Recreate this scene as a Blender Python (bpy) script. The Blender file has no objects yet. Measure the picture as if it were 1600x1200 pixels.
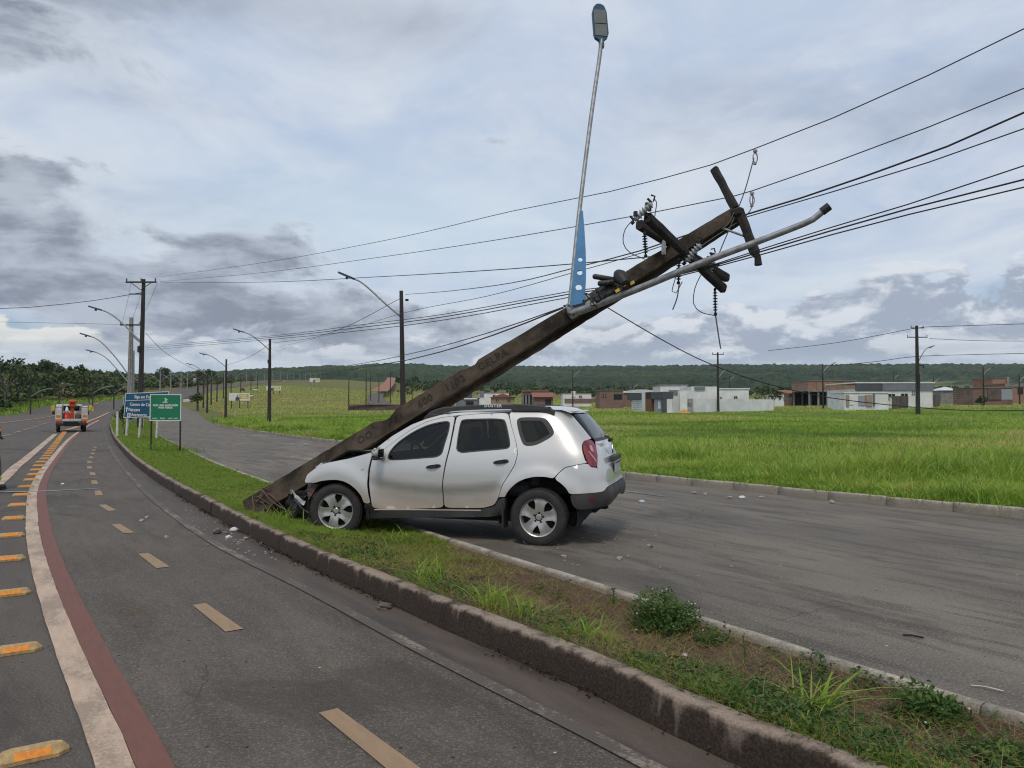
import bpy, bmesh, math, random
import numpy as np
from mathutils import Vector, Matrix, noise as mnoise
from mathutils.geometry import delaunay_2d_cdt
random.seed(7); rng = np.random.default_rng(11)
C = bpy.context.scene.collection
SC = bpy.context.scene
R = math.radians

# ------------------------------------------------------------------ camera
cam_d = bpy.data.cameras.new('camera'); cam = bpy.data.objects.new('camera', cam_d); C.objects.link(cam)
cam.location = (0, 0, 1.6); cam.rotation_euler = (R(90) + math.atan(37/1200), 0, 0)
cam_d.sensor_width = 36; cam_d.lens = 36*1200/1600; cam_d.clip_end = 20000; cam_d.clip_start = .05
SC.camera = cam
SC.render.resolution_x = 1024; SC.render.resolution_y = 768
SC.view_settings.view_transform = 'Standard'; SC.view_settings.look = 'None'
SC.view_settings.gamma = 1; SC.view_settings.use_curve_mapping = False
SC.view_settings.exposure = 0.0
SC.cycles.filter_width = 1.15

# ------------------------------------------------------------------ node helper
class NT:
    def __init__(s, tree): s.t = tree; s.n = tree.nodes; s.l = tree.links
    def new(s, typ, **kw):
        n = s.n.new(typ)
        for k, v in kw.items(): setattr(n, k, v)
        return n
    def put(s, sock, v):
        if hasattr(v, 'links') or isinstance(v, bpy.types.NodeSocket): s.l.new(v, sock)
        elif isinstance(v, (tuple, list)) and len(v) == 3 and sock.type == 'RGBA': sock.default_value = (*v, 1)
        else: sock.default_value = v
    def m(s, op, a, b=0.0, c=None, clamp=False):
        n = s.new('ShaderNodeMath', operation=op, use_clamp=clamp)
        s.put(n.inputs[0], a); s.put(n.inputs[1], b)
        if c is not None: s.put(n.inputs[2], c)
        return n.outputs[0]
    def ss(s, v, a, b):                       # smoothstep a..b -> 0..1
        n = s.new('ShaderNodeMapRange', interpolation_type='SMOOTHSTEP')
        s.put(n.inputs[0], v); n.inputs[1].default_value = a; n.inputs[2].default_value = b
        return n.outputs[0]
    def mix(s, f, a, b, mode='MIX'):
        n = s.new('ShaderNodeMix', data_type='RGBA', blend_type=mode)
        s.put(n.inputs[0], f); s.put(n.inputs[6], a); s.put(n.inputs[7], b)
        return n.outputs[2]
    def noise(s, vec, scale, detail=4, rough=.55, dist=0.0):
        n = s.new('ShaderNodeTexNoise')
        if vec is not None: s.put(n.inputs['Vector'], vec)
        n.inputs['Scale'].default_value = scale; n.inputs['Detail'].default_value = detail
        n.inputs['Roughness'].default_value = rough; n.inputs['Distortion'].default_value = dist
        return n.outputs[0]
    def vmap(s, vec, scale=(1, 1, 1), loc=(0, 0, 0), rot=(0, 0, 0)):
        n = s.new('ShaderNodeMapping'); s.put(n.inputs[0], vec)
        n.inputs[1].default_value = loc; n.inputs[2].default_value = rot; n.inputs[3].default_value = scale
        return n.outputs[0]
    def comb(s, x, y, z=0.0):
        n = s.new('ShaderNodeCombineXYZ'); s.put(n.inputs[0], x); s.put(n.inputs[1], y); s.put(n.inputs[2], z)
        return n.outputs[0]

# ------------------------------------------------------------------ sky
world = bpy.data.worlds.new('World'); SC.world = world; world.use_nodes = True
SUN_EL, SUN_AZ = 58, 190          # degrees; azimuth clockwise from +Y (behind the camera, to its left)
def make_sky():
    t = NT(world.node_tree); t.n.clear()
    out = t.new('ShaderNodeOutputWorld'); bg = t.new('ShaderNodeBackground')
    sky = t.new('ShaderNodeTexSky', sky_type='NISHITA'); sky.sun_disc = False
    sky.sun_elevation = R(SUN_EL); sky.sun_rotation = R(SUN_AZ); sky.air_density = 1.0; sky.dust_density = 2.0
    tc = t.new('ShaderNodeTexCoord'); d = tc.outputs['Generated']
    sp = t.new('ShaderNodeSeparateXYZ'); t.l.new(d, sp.inputs[0]); x, y, z = sp.outputs
    az = t.m('ARCTAN2', x, y); el = t.m('ARCSINE', z)
    zc = t.m('ADD', t.m('MAXIMUM', z, 0.0), .13)
    P = t.comb(t.m('DIVIDE', x, zc), t.m('DIVIDE', y, zc), 0.0)
    A = t.comb(az, t.m('MULTIPLY', el, 1.7), 0.0)
    def blob(a0, e0, wa, we, amp):
        da = t.m('DIVIDE', t.m('SUBTRACT', az, a0), wa); de = t.m('DIVIDE', t.m('SUBTRACT', el, e0), we)
        r2 = t.m('ADD', t.m('MULTIPLY', da, da), t.m('MULTIPLY', de, de))
        return t.m('MULTIPLY', t.m('EXPONENT', t.m('MULTIPLY', r2, -1.0)), amp)
    def total(bl):
        s_ = bl[0]
        for b in bl[1:]: s_ = t.m('ADD', s_, b)
        return s_
    # thin high veil over blue
    n1 = t.noise(t.vmap(P, (1.0, .7, 1), (3.1, 1.7, 0)), 1.0, 8, .58, .5)
    n1b = t.noise(t.vmap(P, (1.6, 1.2, 1), (1.1, 5.7, 0)), 1.5, 9, .62, .8)
    veil = t.mix(t.ss(t.m('ADD', t.m('MULTIPLY', n1, .55), t.m('MULTIPLY', n1b, .45)), .34, .66), (4.6, 5.6, 7.35), (6.75, 7.3, 8.1))
    cover = t.ss(t.m('ADD', n1, t.m('ADD', blob(.55, .13, .25, .03, -.22), blob(-.62, .088, .16, .03, -.34))), .15, .42)
    nb = t.new('ShaderNodeVectorMath', operation='SCALE'); t.l.new(sky.outputs[0], nb.inputs[0]); nb.inputs[3].default_value = .9
    blue = t.mix(.72, nb.outputs[0], (3.4, 5.0, 7.0))
    col = t.mix(cover, blue, veil)
    # a paler stretch low in the middle of the view
    col = t.mix(t.m('ADD', blob(-.16, .235, .34, .075, .60), blob(.25, .16, .3, .045, .35), clamp=True), col, (6.6, 7.75, 8.6))
    # soft lilac-grey sheets high up
    n2 = t.noise(t.vmap(P, (.8, 1.1, 1), (7.3, 2.2, 0)), .75, 9, .56, .4)
    b2 = total([blob(-.16, .48, .15, .08, .24), blob(-.54, .47, .30, .07, .26), blob(-.5, .37, .16, .04, .18), blob(.1, .52, .3, .06, .05), blob(.45, .33, .3, .10, .07), blob(.1, .36, .12, .05, .06)])
    m2 = t.ss(t.m('ADD', n2, b2), .50, .82)
    col = t.mix(t.m('MULTIPLY', m2, .92), col, t.mix(t.ss(n1b, .40, .62), (3.25, 3.65, 4.45), (4.3, 4.8, 5.7)))
    # dark ragged clouds on the left
    n3 = t.noise(t.vmap(A, (1, 1.35, 1), (1.3, .4, 0)), 5.6, 10, .62, .35)
    b3 = total([blob(-.58, .385, .17, .045, .34), blob(-.60, .215, .13, .070, .44), blob(-.345, .187, .105, .030, .45), blob(-.58, .135, .18, .035, .40), blob(-.30, .125, .22, .032, .40), blob(-.02, .090, .28, .030, .31), blob(-.45, .075, .26, .028, .22), blob(-.66, .095, .06, .012, -.2), blob(-.42, .265, .08, .03, -.10)])
    m3 = t.ss(t.m('ADD', n3, b3), .67, .83)
    sh3 = t.noise(t.vmap(A, (1, 1.6, 1), (1.3, .43, 0)), 9, 7, .62, .2)
    c3 = t.mix(t.ss(sh3, .36, .64), (2.15, 2.5, 3.2), (4.6, 5.1, 5.95))
    rim = t.m('MULTIPLY', t.ss(t.m('ADD', n3, b3), .57, .69), .40)
    col = t.mix(rim, col, (6.6, 7.2, 7.9))
    col = t.mix(t.m('MULTIPLY', m3, .90), col, c3)
    # heaped cumulus on the horizon
    n4 = t.noise(t.vmap(A, (1, 1.2, 1), (4.2, .9, 0)), 8.5, 9, .58, .25)
    top = total([blob(.50, .06, .26, .105, .58), blob(.15, .04, .22, .075, .45), blob(-.30, .03, .5, .07, .42), blob(-.66, .05, .16, .050, .46), blob(.0, .0, 3.0, .05, .30), blob(1.4, .05, .6, .12, .5), blob(-1.6, .05, .7, .14, .5)])
    f4 = t.m('ADD', n4, top)
    m4 = t.ss(f4, .80, .86)
    n5 = t.noise(t.vmap(A, (1, 1.2, 1), (4.2, .935, 0)), 8.5, 8, .6, .25)
    lit = t.ss(t.m('SUBTRACT', n4, n5), -.05, .09)
    c4 = t.mix(lit, (3.6, 4.2, 5.2), (7.2, 7.6, 8.2))
    c4 = t.mix(blob(-.56, .088, .10, .022, .98), c4, (9.2, 9.0, 8.4))
    col = t.mix(t.m('MULTIPLY', m4, .9), col, c4)
    # flat grey-blue strips above the skyline
    n6 = t.noise(t.vmap(A, (1, 9, 1), (0, .2, 0)), 5.0, 6, .55, .2)
    low = t.m('MULTIPLY', t.ss(el, .115, .03), t.ss(n6, .30, .62))
    col = t.mix(t.m('MULTIPLY', low, .75), col, (3.6, 4.3, 5.2))
    col = t.mix(t.m('MULTIPLY', t.ss(el, .072, .042), .55), col, (5.6, 6.6, 7.5))
    t.l.new(col, bg.inputs[0]); bg.inputs[1].default_value = .1
    t.l.new(bg.outputs[0], out.inputs[0])
make_sky()
sd = bpy.data.lights.new('sun', 'SUN'); sun = bpy.data.objects.new('sun', sd); C.objects.link(sun)
sd.energy = 1.5; sd.angle = R(14); sd.color = (1, .92, .80)
sun.rotation_euler = (R(90 - SUN_EL), 0, R(180 - SUN_AZ))
sun.location = (0, 0, 60)

# ------------------------------------------------------------------ object helpers
def link(o, parent=None):
    C.objects.link(o)
    if parent is not None: o.parent = parent
    return o
def tag(o, label=None, cat=None, group=None, kind=None):
    if label: o['label'] = label
    if cat: o['category'] = cat
    if group: o['group'] = group
    if kind: o['kind'] = kind
    return o
def thing(name, label, cat, loc=(0, 0, 0), rz=0.0, group=None):
    o = bpy.data.objects.new(name, None); o.empty_display_size = .2; link(o)
    o.location = loc; o.rotation_euler = (0, 0, rz)
    return tag(o, label, cat, group)
def kids(o): return [c for c in bpy.data.objects if c.parent == o]
def copy_tree(o, parent=None, cache=None):
    c = o.copy(); C.objects.link(c)
    c.parent = parent
    for ch in (cache[o] if cache else list(o.children)): copy_tree(ch, c)
    return c
def catmull(pts, step=.5, closed=False):
    P = np.array(pts, float); n = len(P); out = []
    if closed: P = np.vstack([P[-1], P, P[0], P[1]])
    else: P = np.vstack([2*P[0]-P[1], P, 2*P[-1]-P[-2]])
    for i in range(1, len(P)-2):
        a, b, c, d = P[i-1], P[i], P[i+1], P[i+2]
        k = max(1, int(np.linalg.norm(c-b)/step))
        for j in range(k):
            t = j/k
            out.append(.5*((2*b)+(-a+c)*t+(2*a-5*b+4*c-d)*t*t+(-a+3*b-3*c+d)*t**3))
    if not closed: out.append(P[-2])
    return np.array(out)
def resample(P, n=None, step=None):
    P = np.asarray(P, float); s = np.r_[0, np.cumsum(np.linalg.norm(np.diff(P, axis=0), axis=1))]
    if n is None: n = max(2, int(round(s[-1]/step))+1)
    q = np.linspace(0, s[-1], n)
    return np.stack([np.interp(q, s, P[:, k]) for k in range(P.shape[1])], 1)
def normals2(P):
    T = np.gradient(P[:, :2], axis=0); T /= np.linalg.norm(T, axis=1)[:, None]+1e-9
    return np.stack([-T[:, 1], T[:, 0]], 1)          # left of travel
def np_mesh(name, V, quads=None, tris=None, mat=None, parent=None, smooth=False, attr=None, matidx=None):
    me = bpy.data.meshes.new(name)
    V = np.asarray(V, np.float32); q = np.zeros((0, 4), np.int32) if quads is None else np.asarray(quads, np.int32)
    t = np.zeros((0, 3), np.int32) if tris is None else np.asarray(tris, np.int32)
    me.vertices.add(len(V)); me.vertices.foreach_set('co', V.ravel())
    nl = q.size+t.size; me.loops.add(nl); me.loops.foreach_set('vertex_index', np.concatenate([q.ravel(), t.ravel()]))
    me.polygons.add(len(q)+len(t))
    st = np.concatenate([np.arange(len(q))*4, q.size+np.arange(len(t))*3]).astype(np.int32)
    me.polygons.foreach_set('loop_start', st)
    me.polygons.foreach_set('use_smooth', np.full(len(st), smooth, bool))
    if attr is not None:
        for k, a in attr.items():
            A = me.attributes.new(k, 'FLOAT', 'POINT'); A.data.foreach_set('value', np.asarray(a, np.float32))
    me.update(calc_edges=True); me.validate()
    for m in (mat if isinstance(mat, (list, tuple)) else [mat]):
        if m: me.materials.append(m)
    o = bpy.data.objects.new(name, me); link(o, parent)
    return o
class MB:
    """collects shapes and links them as ONE mesh object"""
    def __init__(s, M=None): s.v = []; s.f = []; s.M = M or Matrix(); s.sm = []
    def add(s, vs, fs, smooth=False, M=None):
        b = len(s.v); T = s.M @ M if M is not None else s.M
        s.v += [tuple(T @ Vector(v)) for v in vs]
        s.f += [tuple(b+i for i in f) for f in fs]; s.sm += [smooth]*len(fs); return s
    def box(s, c, d, M=None, rz=0, taper=1.0, bev=0.0):
        x, y, z = d[0]/2, d[1]/2, d[2]/2; k = taper
        if bev:
            b = min(bev, x*.9, y*.9, z*.9); vs = []; fs = []
            rings = [(-z, b), (-z+b, 0), (z-b, 0), (z, b)]
            for zz, i in rings:
                X, Y = x-i, y-i
                vs += [(-X+b, -Y, zz), (X-b, -Y, zz), (X, -Y+b, zz), (X, Y-b, zz), (X-b, Y, zz), (-X+b, Y, zz), (-X, Y-b, zz), (-X, -Y+b, zz)]
            for r in range(3):
                for i in range(8): fs.append((r*8+i, r*8+(i+1) % 8, r*8+8+(i+1) % 8, r*8+8+i))
            fs += [tuple(range(7, -1, -1)), tuple(range(24, 32))]
        else:
            vs = [(-x, -y, -z), (x, -y, -z), (x, y, -z), (-x, y, -z), (-x*k, -y*k, z), (x*k, -y*k, z), (x*k, y*k, z), (-x*k, y*k, z)]
            fs = [(0, 3, 2, 1), (4, 5, 6, 7), (0, 1, 5, 4), (1, 2, 6, 5), (2, 3, 7, 6), (3, 0, 4, 7)]
        T = Matrix.Translation(c) @ Matrix.Rotation(rz, 4, 'Z')
        return s.add(vs, fs, False, (M @ T) if M is not None else T)
    def tube(s, path, rad, n=8, cap=True, flat=1.0, smooth=True):
        P = [Vector(p) for p in path]; k = len(P)
        rad = [rad]*k if not hasattr(rad, '__len__') else list(rad)
        vs = []; fs = []; up = None
        for i in range(k):
            T = (P[min(i+1, k-1)]-P[max(i-1, 0)]); T = T.normalized() if T.length > 1e-9 else Vector((0, 0, 1))
            if up is None: up = Vector((0, 0, 1)) if abs(T.z) < .9 else Vector((1, 0, 0))
            a = T.cross(up).normalized(); b = a.cross(T).normalized(); up = b
            for j in range(n):
                w = 2*math.pi*j/n
                vs.append(P[i]+a*math.cos(w)*rad[i]+b*math.sin(w)*rad[i]*flat)
        for i in range(k-1):
            for j in range(n): fs.append((i*n+j, i*n+(j+1) % n, (i+1)*n+(j+1) % n, (i+1)*n+j))
        s.add(vs, fs, smooth)
        if cap: s.add(vs[:n], [tuple(range(n-1, -1, -1))]); s.add(vs[-n:], [tuple(range(n))])
        return s
    def lathe(s, prof, n=16, M=None, smooth=True, cap=True):        # prof: (r, z)
        vs = []; fs = []
        for r, z in prof:
            for j in range(n): vs.append((r*math.cos(2*math.pi*j/n), r*math.sin(2*math.pi*j/n), z))
        for i in range(len(prof)-1):
            for j in range(n): fs.append((i*n+j, i*n+(j+1) % n, (i+1)*n+(j+1) % n, (i+1)*n+j))
        if cap and prof[0][0] > 1e-4: fs.append(tuple(range(n-1, -1, -1)))
        if cap and prof[-1][0] > 1e-4: fs.append(tuple((len(prof)-1)*n+j for j in range(n)))
        return s.add(vs, fs, smooth, M)
    def prism(s, poly, h, M=None, z0=0.0):                 # polygon in xy, extruded in z
        n = len(poly)
        vs = [(x, y, z0) for x, y in poly]+[(x, y, z0+h) for x, y in poly]
        fs = [tuple(range(n-1, -1, -1)), tuple(range(n, 2*n))]+[(i, (i+1) % n, n+(i+1) % n, n+i) for i in range(n)]
        return s.add(vs, fs, False, M)
    def build(s, name, mat, parent=None, world=False, angle=None):
        me = bpy.data.meshes.new(name); vs = s.v
        if world and parent is not None:
            off = Vector(parent.location); p = parent.parent
            while p is not None: off += Vector(p.location); p = p.parent
            vs = [tuple(Vector(v)-off) for v in vs]
        me.from_pydata(vs, [], s.f); me.polygons.foreach_set('use_smooth', s.sm)
        if angle: me.set_sharp_from_angle(angle=angle)
        if mat: me.materials.append(mat)
        o = bpy.data.objects.new(name, me); link(o, parent); return o
def axes(o, x, y, z):
    return Matrix(((x[0], y[0], z[0], o[0]), (x[1], y[1], z[1], o[1]), (x[2], y[2], z[2], o[2]), (0, 0, 0, 1)))
def aim(o, d, up=(0, 0, 1)):           # local z along d
    z = Vector(d).normalized(); u = Vector(up)
    if abs(z.dot(u)) > .98: u = Vector((1, 0, 0))
    x = u.cross(z).normalized(); y = z.cross(x)
    return axes(o, x, y, z)
def text_obj(name, body, size, mat, parent, M, depth=.002, bold=0.0, align='CENTER', spacing=1.0, shear=0.0):
    cu = bpy.data.curves.new(name, 'FONT'); cu.body = body; cu.size = size; cu.align_x = align; cu.align_y = 'CENTER'
    cu.extrude = depth; cu.offset = bold; cu.space_character = spacing; cu.shear = shear; cu.resolution_u = 3
    o = bpy.data.objects.new(name, cu); C.objects.link(o)
    dg = bpy.context.evaluated_depsgraph_get(); me = bpy.data.meshes.new_from_object(o.evaluated_get(dg))
    bpy.data.objects.remove(o); me.name = name
    me.materials.clear(); me.materials.append(mat)
    t = bpy.data.objects.new(name, me); link(t, parent); t.matrix_local = M
    return t

# ------------------------------------------------------------------ materials
def pm(name, col, rough=.6, metal=0.0, col2=None, scale=6.0, detail=5, lo=.35, hi=.65, bump=0.0, bscale=40, coat=0.0, coords='Object', stretch=(1, 1, 1), spec=.5):
    m = bpy.data.materials.new(name); m.use_nodes = True; t = NT(m.node_tree)
    b = t.n['Principled BSDF']; b.inputs['Roughness'].default_value = rough; b.inputs['Metallic'].default_value = metal
    b.inputs['Coat Weight'].default_value = coat; b.inputs['Coat Roughness'].default_value = .06; b.inputs['Specular IOR Level'].default_value = spec
    tc = t.new('ShaderNodeTexCoord'); v = t.vmap(tc.outputs[coords], stretch)
    if col2 is None: col2 = tuple(c*.82 for c in col)
    f = t.ss(t.noise(v, scale, detail, .6), lo, hi)
    t.l.new(t.mix(f, col2, col), b.inputs['Base Color'])
    if bump:
        bn = t.new('ShaderNodeBump'); bn.inputs['Strength'].default_value = bump; bn.inputs['Distance'].default_value = .02
        t.l.new(t.noise(v, bscale, 5, .6), bn.inputs['Height']); t.l.new(bn.outputs[0], b.inputs['Normal'])
    return m
def mix_mat(name, fn):
    """fn(t, bsdf, texcoord) sets up a principled material by hand"""
    m = bpy.data.materials.new(name); m.use_nodes = True; t = NT(m.node_tree)
    fn(t, t.n['Principled BSDF'], t.new('ShaderNodeTexCoord')); return m
def bump(t, b, h, strength=.5, dist=.01):
    n = t.new('ShaderNodeBump'); n.inputs['Strength'].default_value = strength; n.inputs['Distance'].default_value = dist
    t.l.new(h, n.inputs['Height']); t.l.new(n.outputs[0], b.inputs['Normal'])
M = {}
M['black'] = pm('black_plastic', (.022, .022, .023), .55)
M['rubber'] = pm('rubber', (.021, .020, .019), .85, col2=(.036, .032, .029), scale=9)
M['dark_metal'] = pm('dark_metal', (.03, .03, .032), .5, .3)
M['steel'] = pm('galvanised', (.36, .37, .37), .5, .55, col2=(.24, .24, .23), scale=14)
M['white'] = pm('white_paint', (.72, .72, .70), .55, col2=(.60, .60, .57), scale=2)
M['grey_conc'] = pm('grey_concrete', (.30, .295, .28), .9, col2=(.20, .19, .18), scale=5, bump=.3)
M['pole_dark'] = pm('weathered_pole', (.040, .033, .028), .9, col2=(.018, .016, .015), scale=3, stretch=(4, 4, .6), bump=.3, bscale=25)
M['lampblue'] = pm('blue_lamp_paint', (.010, .065, .13), .45)
M['wire'] = pm('black_wire', (.018, .018, .019), .6)
M['alu_wire'] = pm('bare_wire', (.12, .12, .12), .5, .4)
M['blacklum'] = pm('lamp_lens', (.17, .18, .165), .3)
# ================================================================== THE LAND
_tau = np.array([-6, -1.67, -.917, -.667, -.52, -.417, -.3, -.233, -.167, -.042, .083, .333, .667, 1.33, 6])
_dd = np.array([0, 60, 100, 150, 200, 250, 400, 600, 900, 1300, 1800, 2600, 7000])
_zz = np.array([
 [0, 0, .1, .3, 1, 2, 4, 6, 10, 15, 20, 25, 30],
 [0, 0, .1, .3, 3, 8, 18, 22, 25, 30, 40, 50, 55],
 [0, 0, .1, .3, 3, 8, 18, 22, 25, 30, 40, 50, 55],
 [0, 0, 0, .15, 4, 8.5, 18, 21, 25, 30, 40, 50, 55],
 [0, 0, .2, .8, 2.2, 4.5, 14, 21, 26, 34, 50, 60, 65],
 [0, 0, .2, .9, 2.4, 5, 11.5, 21, 30, 45, 60, 75, 80],
 [0, 0, .3, .9, 2.2, 4.2, 11.5, 22, 34, 55, 72, 88, 90],
 [0, 0, .4, .9, 2, 3.6, 10, 20, 35, 60, 82, 92, 95],
 [0, 0, .5, 1, 2, 3.3, 8.5, 17, 32, 58, 92, 98, 100],
 [0, 0, .6, 1, 1.8, 2.8, 7, 12.5, 24, 50, 88, 94, 100],
 [0, 0, .7, 1.1, 1.8, 2.6, 5.6, 10.5, 21, 50, 86, 92, 100],
 [0, 0, .7, 1.5, 2.2, 3, 5.6, 10, 20, 52, 92, 96, 100],
 [0, 0, .8, 2, 2.8, 3.5, 6, 10, 20, 52, 92, 96, 100],
 [0, 0, .8, 2, 2.8, 3.5, 6, 10, 20, 52, 92, 96, 100],
 [0, 0, .1, .3, 1, 2, 4, 6, 10, 15, 20, 25, 30]], float)
_taz = np.arctan(_tau)
def zt(x, y):
    """height of the land"""
    x = np.asarray(x, float); y = np.asarray(y, float)
    az = np.arctan2(x, np.maximum(y, 1e-3)); d = np.where(y > 0, np.hypot(x, y)*np.cos(np.clip(az, -1.2, 1.2)), 0)
    i = np.clip(np.searchsorted(_taz, az)-1, 0, len(_taz)-2)
    f = np.clip((az-_taz[i])/(_taz[i+1]-_taz[i]), 0, 1); f = f*f*(3-2*f)
    j = np.clip(np.searchsorted(_dd, d)-1, 0, len(_dd)-2); g = np.clip((d-_dd[j])/(_dd[j+1]-_dd[j]), 0, 1)
    return (_zz[i, j]*(1-f)+_zz[i+1, j]*f)*(1-g)+(_zz[i, j+1]*(1-f)+_zz[i+1, j+1]*f)*g
def zt1(x, y): return float(zt(np.array([x]), np.array([y]))[0])

KB = [(20, -24), (8, -6), (4.2, -.75), (2.2, 1.95), (1.0, 3.49), (.37, 4.44), (-.5, 5.6), (-1.07, 6.41), (-2.02, 7.72), (-3.38, 9.75), (-4.48, 11.49), (-6.23, 14.29), (-8.39, 17.84), (-11.99, 24.07), (-18.76, 36.31), (-26.41, 50.62), (-40.15, 76.92), (-70.66, 137.3)]
HILL = [(-86, 182), (-99, 230), (-122, 300), (-150, 400), (-187, 650), (-224, 1000)]
IK = [(22, -22.5), (9.2, -6), (5.1, .2), (2.55, 3.87), (1.81, 5.0), (1.38, 5.67), (.58, 6.99), (-.61, 8.87), (-1.2, 9.8), (-5.84, 17.29), (-9.27, 23.32), (-13.96, 32.15), (-21.48, 46.59), (-43.9, 93.1), (-71.5, 141)]
FK = [(26, -15), (13, 3.4), (9.9, 7.6), (7.36, 11.09), (5.94, 12.78), (4.47, 14.75), (2.35, 17.75), (-8.18, 35.0), (-12.81, 42.9), (-19.3, 54.6), (-29.5, 75.4), (-56.4, 137), (-85, 196)]
kb = catmull(KB, .25); ik = catmull(IK, .25); fk = catmull(FK, .25)
def sdist(P, L):
    """signed distance of points to polyline, + on the right of travel"""
    P = np.asarray(P, float); best = np.full(len(P), 1e9); sg = np.zeros(len(P))
    for a, b in zip(L[:-1], L[1:]):
        ab = b-a; t = np.clip(((P-a)@ab)/(ab@ab+1e-12), 0, 1); q = a+t[:, None]*ab
        d = np.hypot(*(P-q).T); cr = ab[0]*(P[:, 1]-a[1])-ab[1]*(P[:, 0]-a[0])
        k = d < best; best[k] = d[k]; sg[k] = np.where(cr[k] < 0, 1, -1)
    return best*sg
fk_c = resample(catmull(FK, 1.0), step=2.0)

# --- materials of the ground
ROT = -math.atan2(.83, -.56)
def roadvec(t, tc, sx, sy):
    return t.vmap(t.vmap(tc.outputs['Object'], rot=(0, 0, ROT)), (sx, sy, 1))
def asphalt(name, c1, c2, streak, fleck, pebble, fs=95):
    def fn(t, b, tc):
        o = tc.outputs['Object']
        big = t.ss(t.noise(roadvec(t, tc, .25, .7), 1.0, 6, .6), .3, .7)
        col = t.mix(big, c1, c2)
        st = t.ss(t.noise(roadvec(t, tc, .6, 4.0), 1.0, 6, .65, .3), .47, .60)
        col = t.mix(t.m('MULTIPLY', st, streak), col, tuple(c*.42 for c in c1))
        pa = t.ss(t.noise(roadvec(t, tc, .8, 2.2), .9, 5, .6, .6), .52, .66)
        col = t.mix(t.m('MULTIPLY', pa, streak*.6), col, (.20, .18, .155))
        fine = t.noise(o, fs, 4, .75)
        col = t.mix(t.m('MULTIPLY', t.ss(fine, .5, .72), pebble), col, (.33, .30, .25))
        col = t.mix(t.m('MULTIPLY', t.ss(fine, .5, .3), .55), col, tuple(c*.5 for c in c1))
        vo = t.new('ShaderNodeTexVoronoi'); t.l.new(o, vo.inputs['Vector']); vo.inputs['Scale'].default_value = 4.3
        sep = t.new('ShaderNodeSeparateColor'); t.l.new(vo.outputs['Color'], sep.inputs[0])
        fl = t.m('MULTIPLY', t.m('LESS_THAN', vo.outputs['Distance'], .045), t.m('GREATER_THAN', sep.outputs[0], 1-fleck))
        col = t.mix(fl, col, (.45, .42, .36))
        v2 = t.new('ShaderNodeTexVoronoi'); t.l.new(t.vmap(o, loc=(3, 1, 0)), v2.inputs['Vector']); v2.inputs['Scale'].default_value = 9.0
        s2 = t.new('ShaderNodeSeparateColor'); t.l.new(v2.outputs['Color'], s2.inputs[0])
        col = t.mix(t.m('MULTIPLY', t.m('LESS_THAN', v2.outputs['Distance'], .10), t.m('GREATER_THAN', s2.outputs[1], .80)), col, (.025, .022, .020))
        wob = t.new('ShaderNodeVectorMath', operation='SCALE'); nt_ = t.new('ShaderNodeTexNoise'); t.l.new(o, nt_.inputs['Vector']); nt_.inputs['Scale'].default_value = 1.6; nt_.inputs['Detail'].default_value = 6; t.l.new(nt_.outputs['Color'], wob.inputs[0]); wob.inputs[3].default_value = .40
        va = t.new('ShaderNodeVectorMath', operation='ADD'); t.l.new(o, va.inputs[0]); t.l.new(wob.outputs[0], va.inputs[1])
        cr = t.new('ShaderNodeTexVoronoi', feature='DISTANCE_TO_EDGE'); t.l.new(va.outputs[0], cr.inputs['Vector']); cr.inputs['Scale'].default_value = .42
        ck = t.m('MULTIPLY', t.m('LESS_THAN', cr.outputs['Distance'], .0018), t.ss(t.noise(o, .55, 3, .5), .52, .60))
        col = t.mix(t.m('MULTIPLY', ck, .5), col, (.030, .026, .023))
        pt = t.ss(t.noise(t.vmap(roadvec(t, tc, .22, .55), loc=(5, 2, 0)), 1.0, 7, .7, .8), .55, .63)
        col = t.mix(t.m('MULTIPLY', pt, .45), col, tuple(k*.55 for k in c1))
        t.l.new(col, b.inputs['Base Color'])
        t.put(b.inputs['Roughness'], t.m('MULTIPLY_ADD', big, .18, .70))
        b.inputs['Specular IOR Level'].default_value = .22
        bump(t, b, fine, .55, .006)
    return mix_mat(name, fn)
M['road'] = asphalt('main_road_asphalt', (.084, .069, .058), (.110, .092, .078), .18, .15, .45, 75)
M['lane'] = asphalt('cycle_lane_asphalt', (.080, .065, .053), (.118, .098, .081), .24, .30, .55, 75)
M['side'] = asphalt('side_road_asphalt', (.108, .092, .075), (.190, .163, .131), .50, .40, .80, 60)
def gutter_fn(t, b, tc):
    n = t.noise(roadvec(t, tc, .5, 2.5), 1.3, 7, .65, .4); f = t.noise(tc.outputs['Object'], 70, 3, .7)
    col = t.mix(t.ss(n, .3, .7), (.036, .026, .020), (.098, .071, .053))
    col = t.mix(t.m('MULTIPLY', t.ss(f, .55, .75), .35), col, (.22, .18, .14))
    t.l.new(col, b.inputs['Base Color']); t.put(b.inputs['Roughness'], t.m('MULTIPLY_ADD', n, .5, .45)); bump(t, b, f, .5, .006)
M['gutter'] = mix_mat('gutter_dirt', gutter_fn)
def paint(name, col, wornto, wear, grain=(60, .35)):
    def fn(t, b, tc):
        o = tc.outputs['Object']
        w = t.m('ADD', t.m('MULTIPLY', t.noise(roadvec(t, tc, 1.2, 3), 1.0, 6, .65), .7), t.m('MULTIPLY', t.noise(o, grain[0], 4, .7), grain[1]))
        c = t.mix(t.ss(t.noise(roadvec(t, tc, 5, 25), 1, 4, .6), .3, .7), tuple(k*.86 for k in col), col)
        t.l.new(t.mix(t.ss(w, wear, wear+.13), c, wornto), b.inputs['Base Color']); b.inputs['Roughness'].default_value = .75
        bump(t, b, t.noise(o, 80, 3, .7), .35, .004)
    return mix_mat(name, fn)
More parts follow.
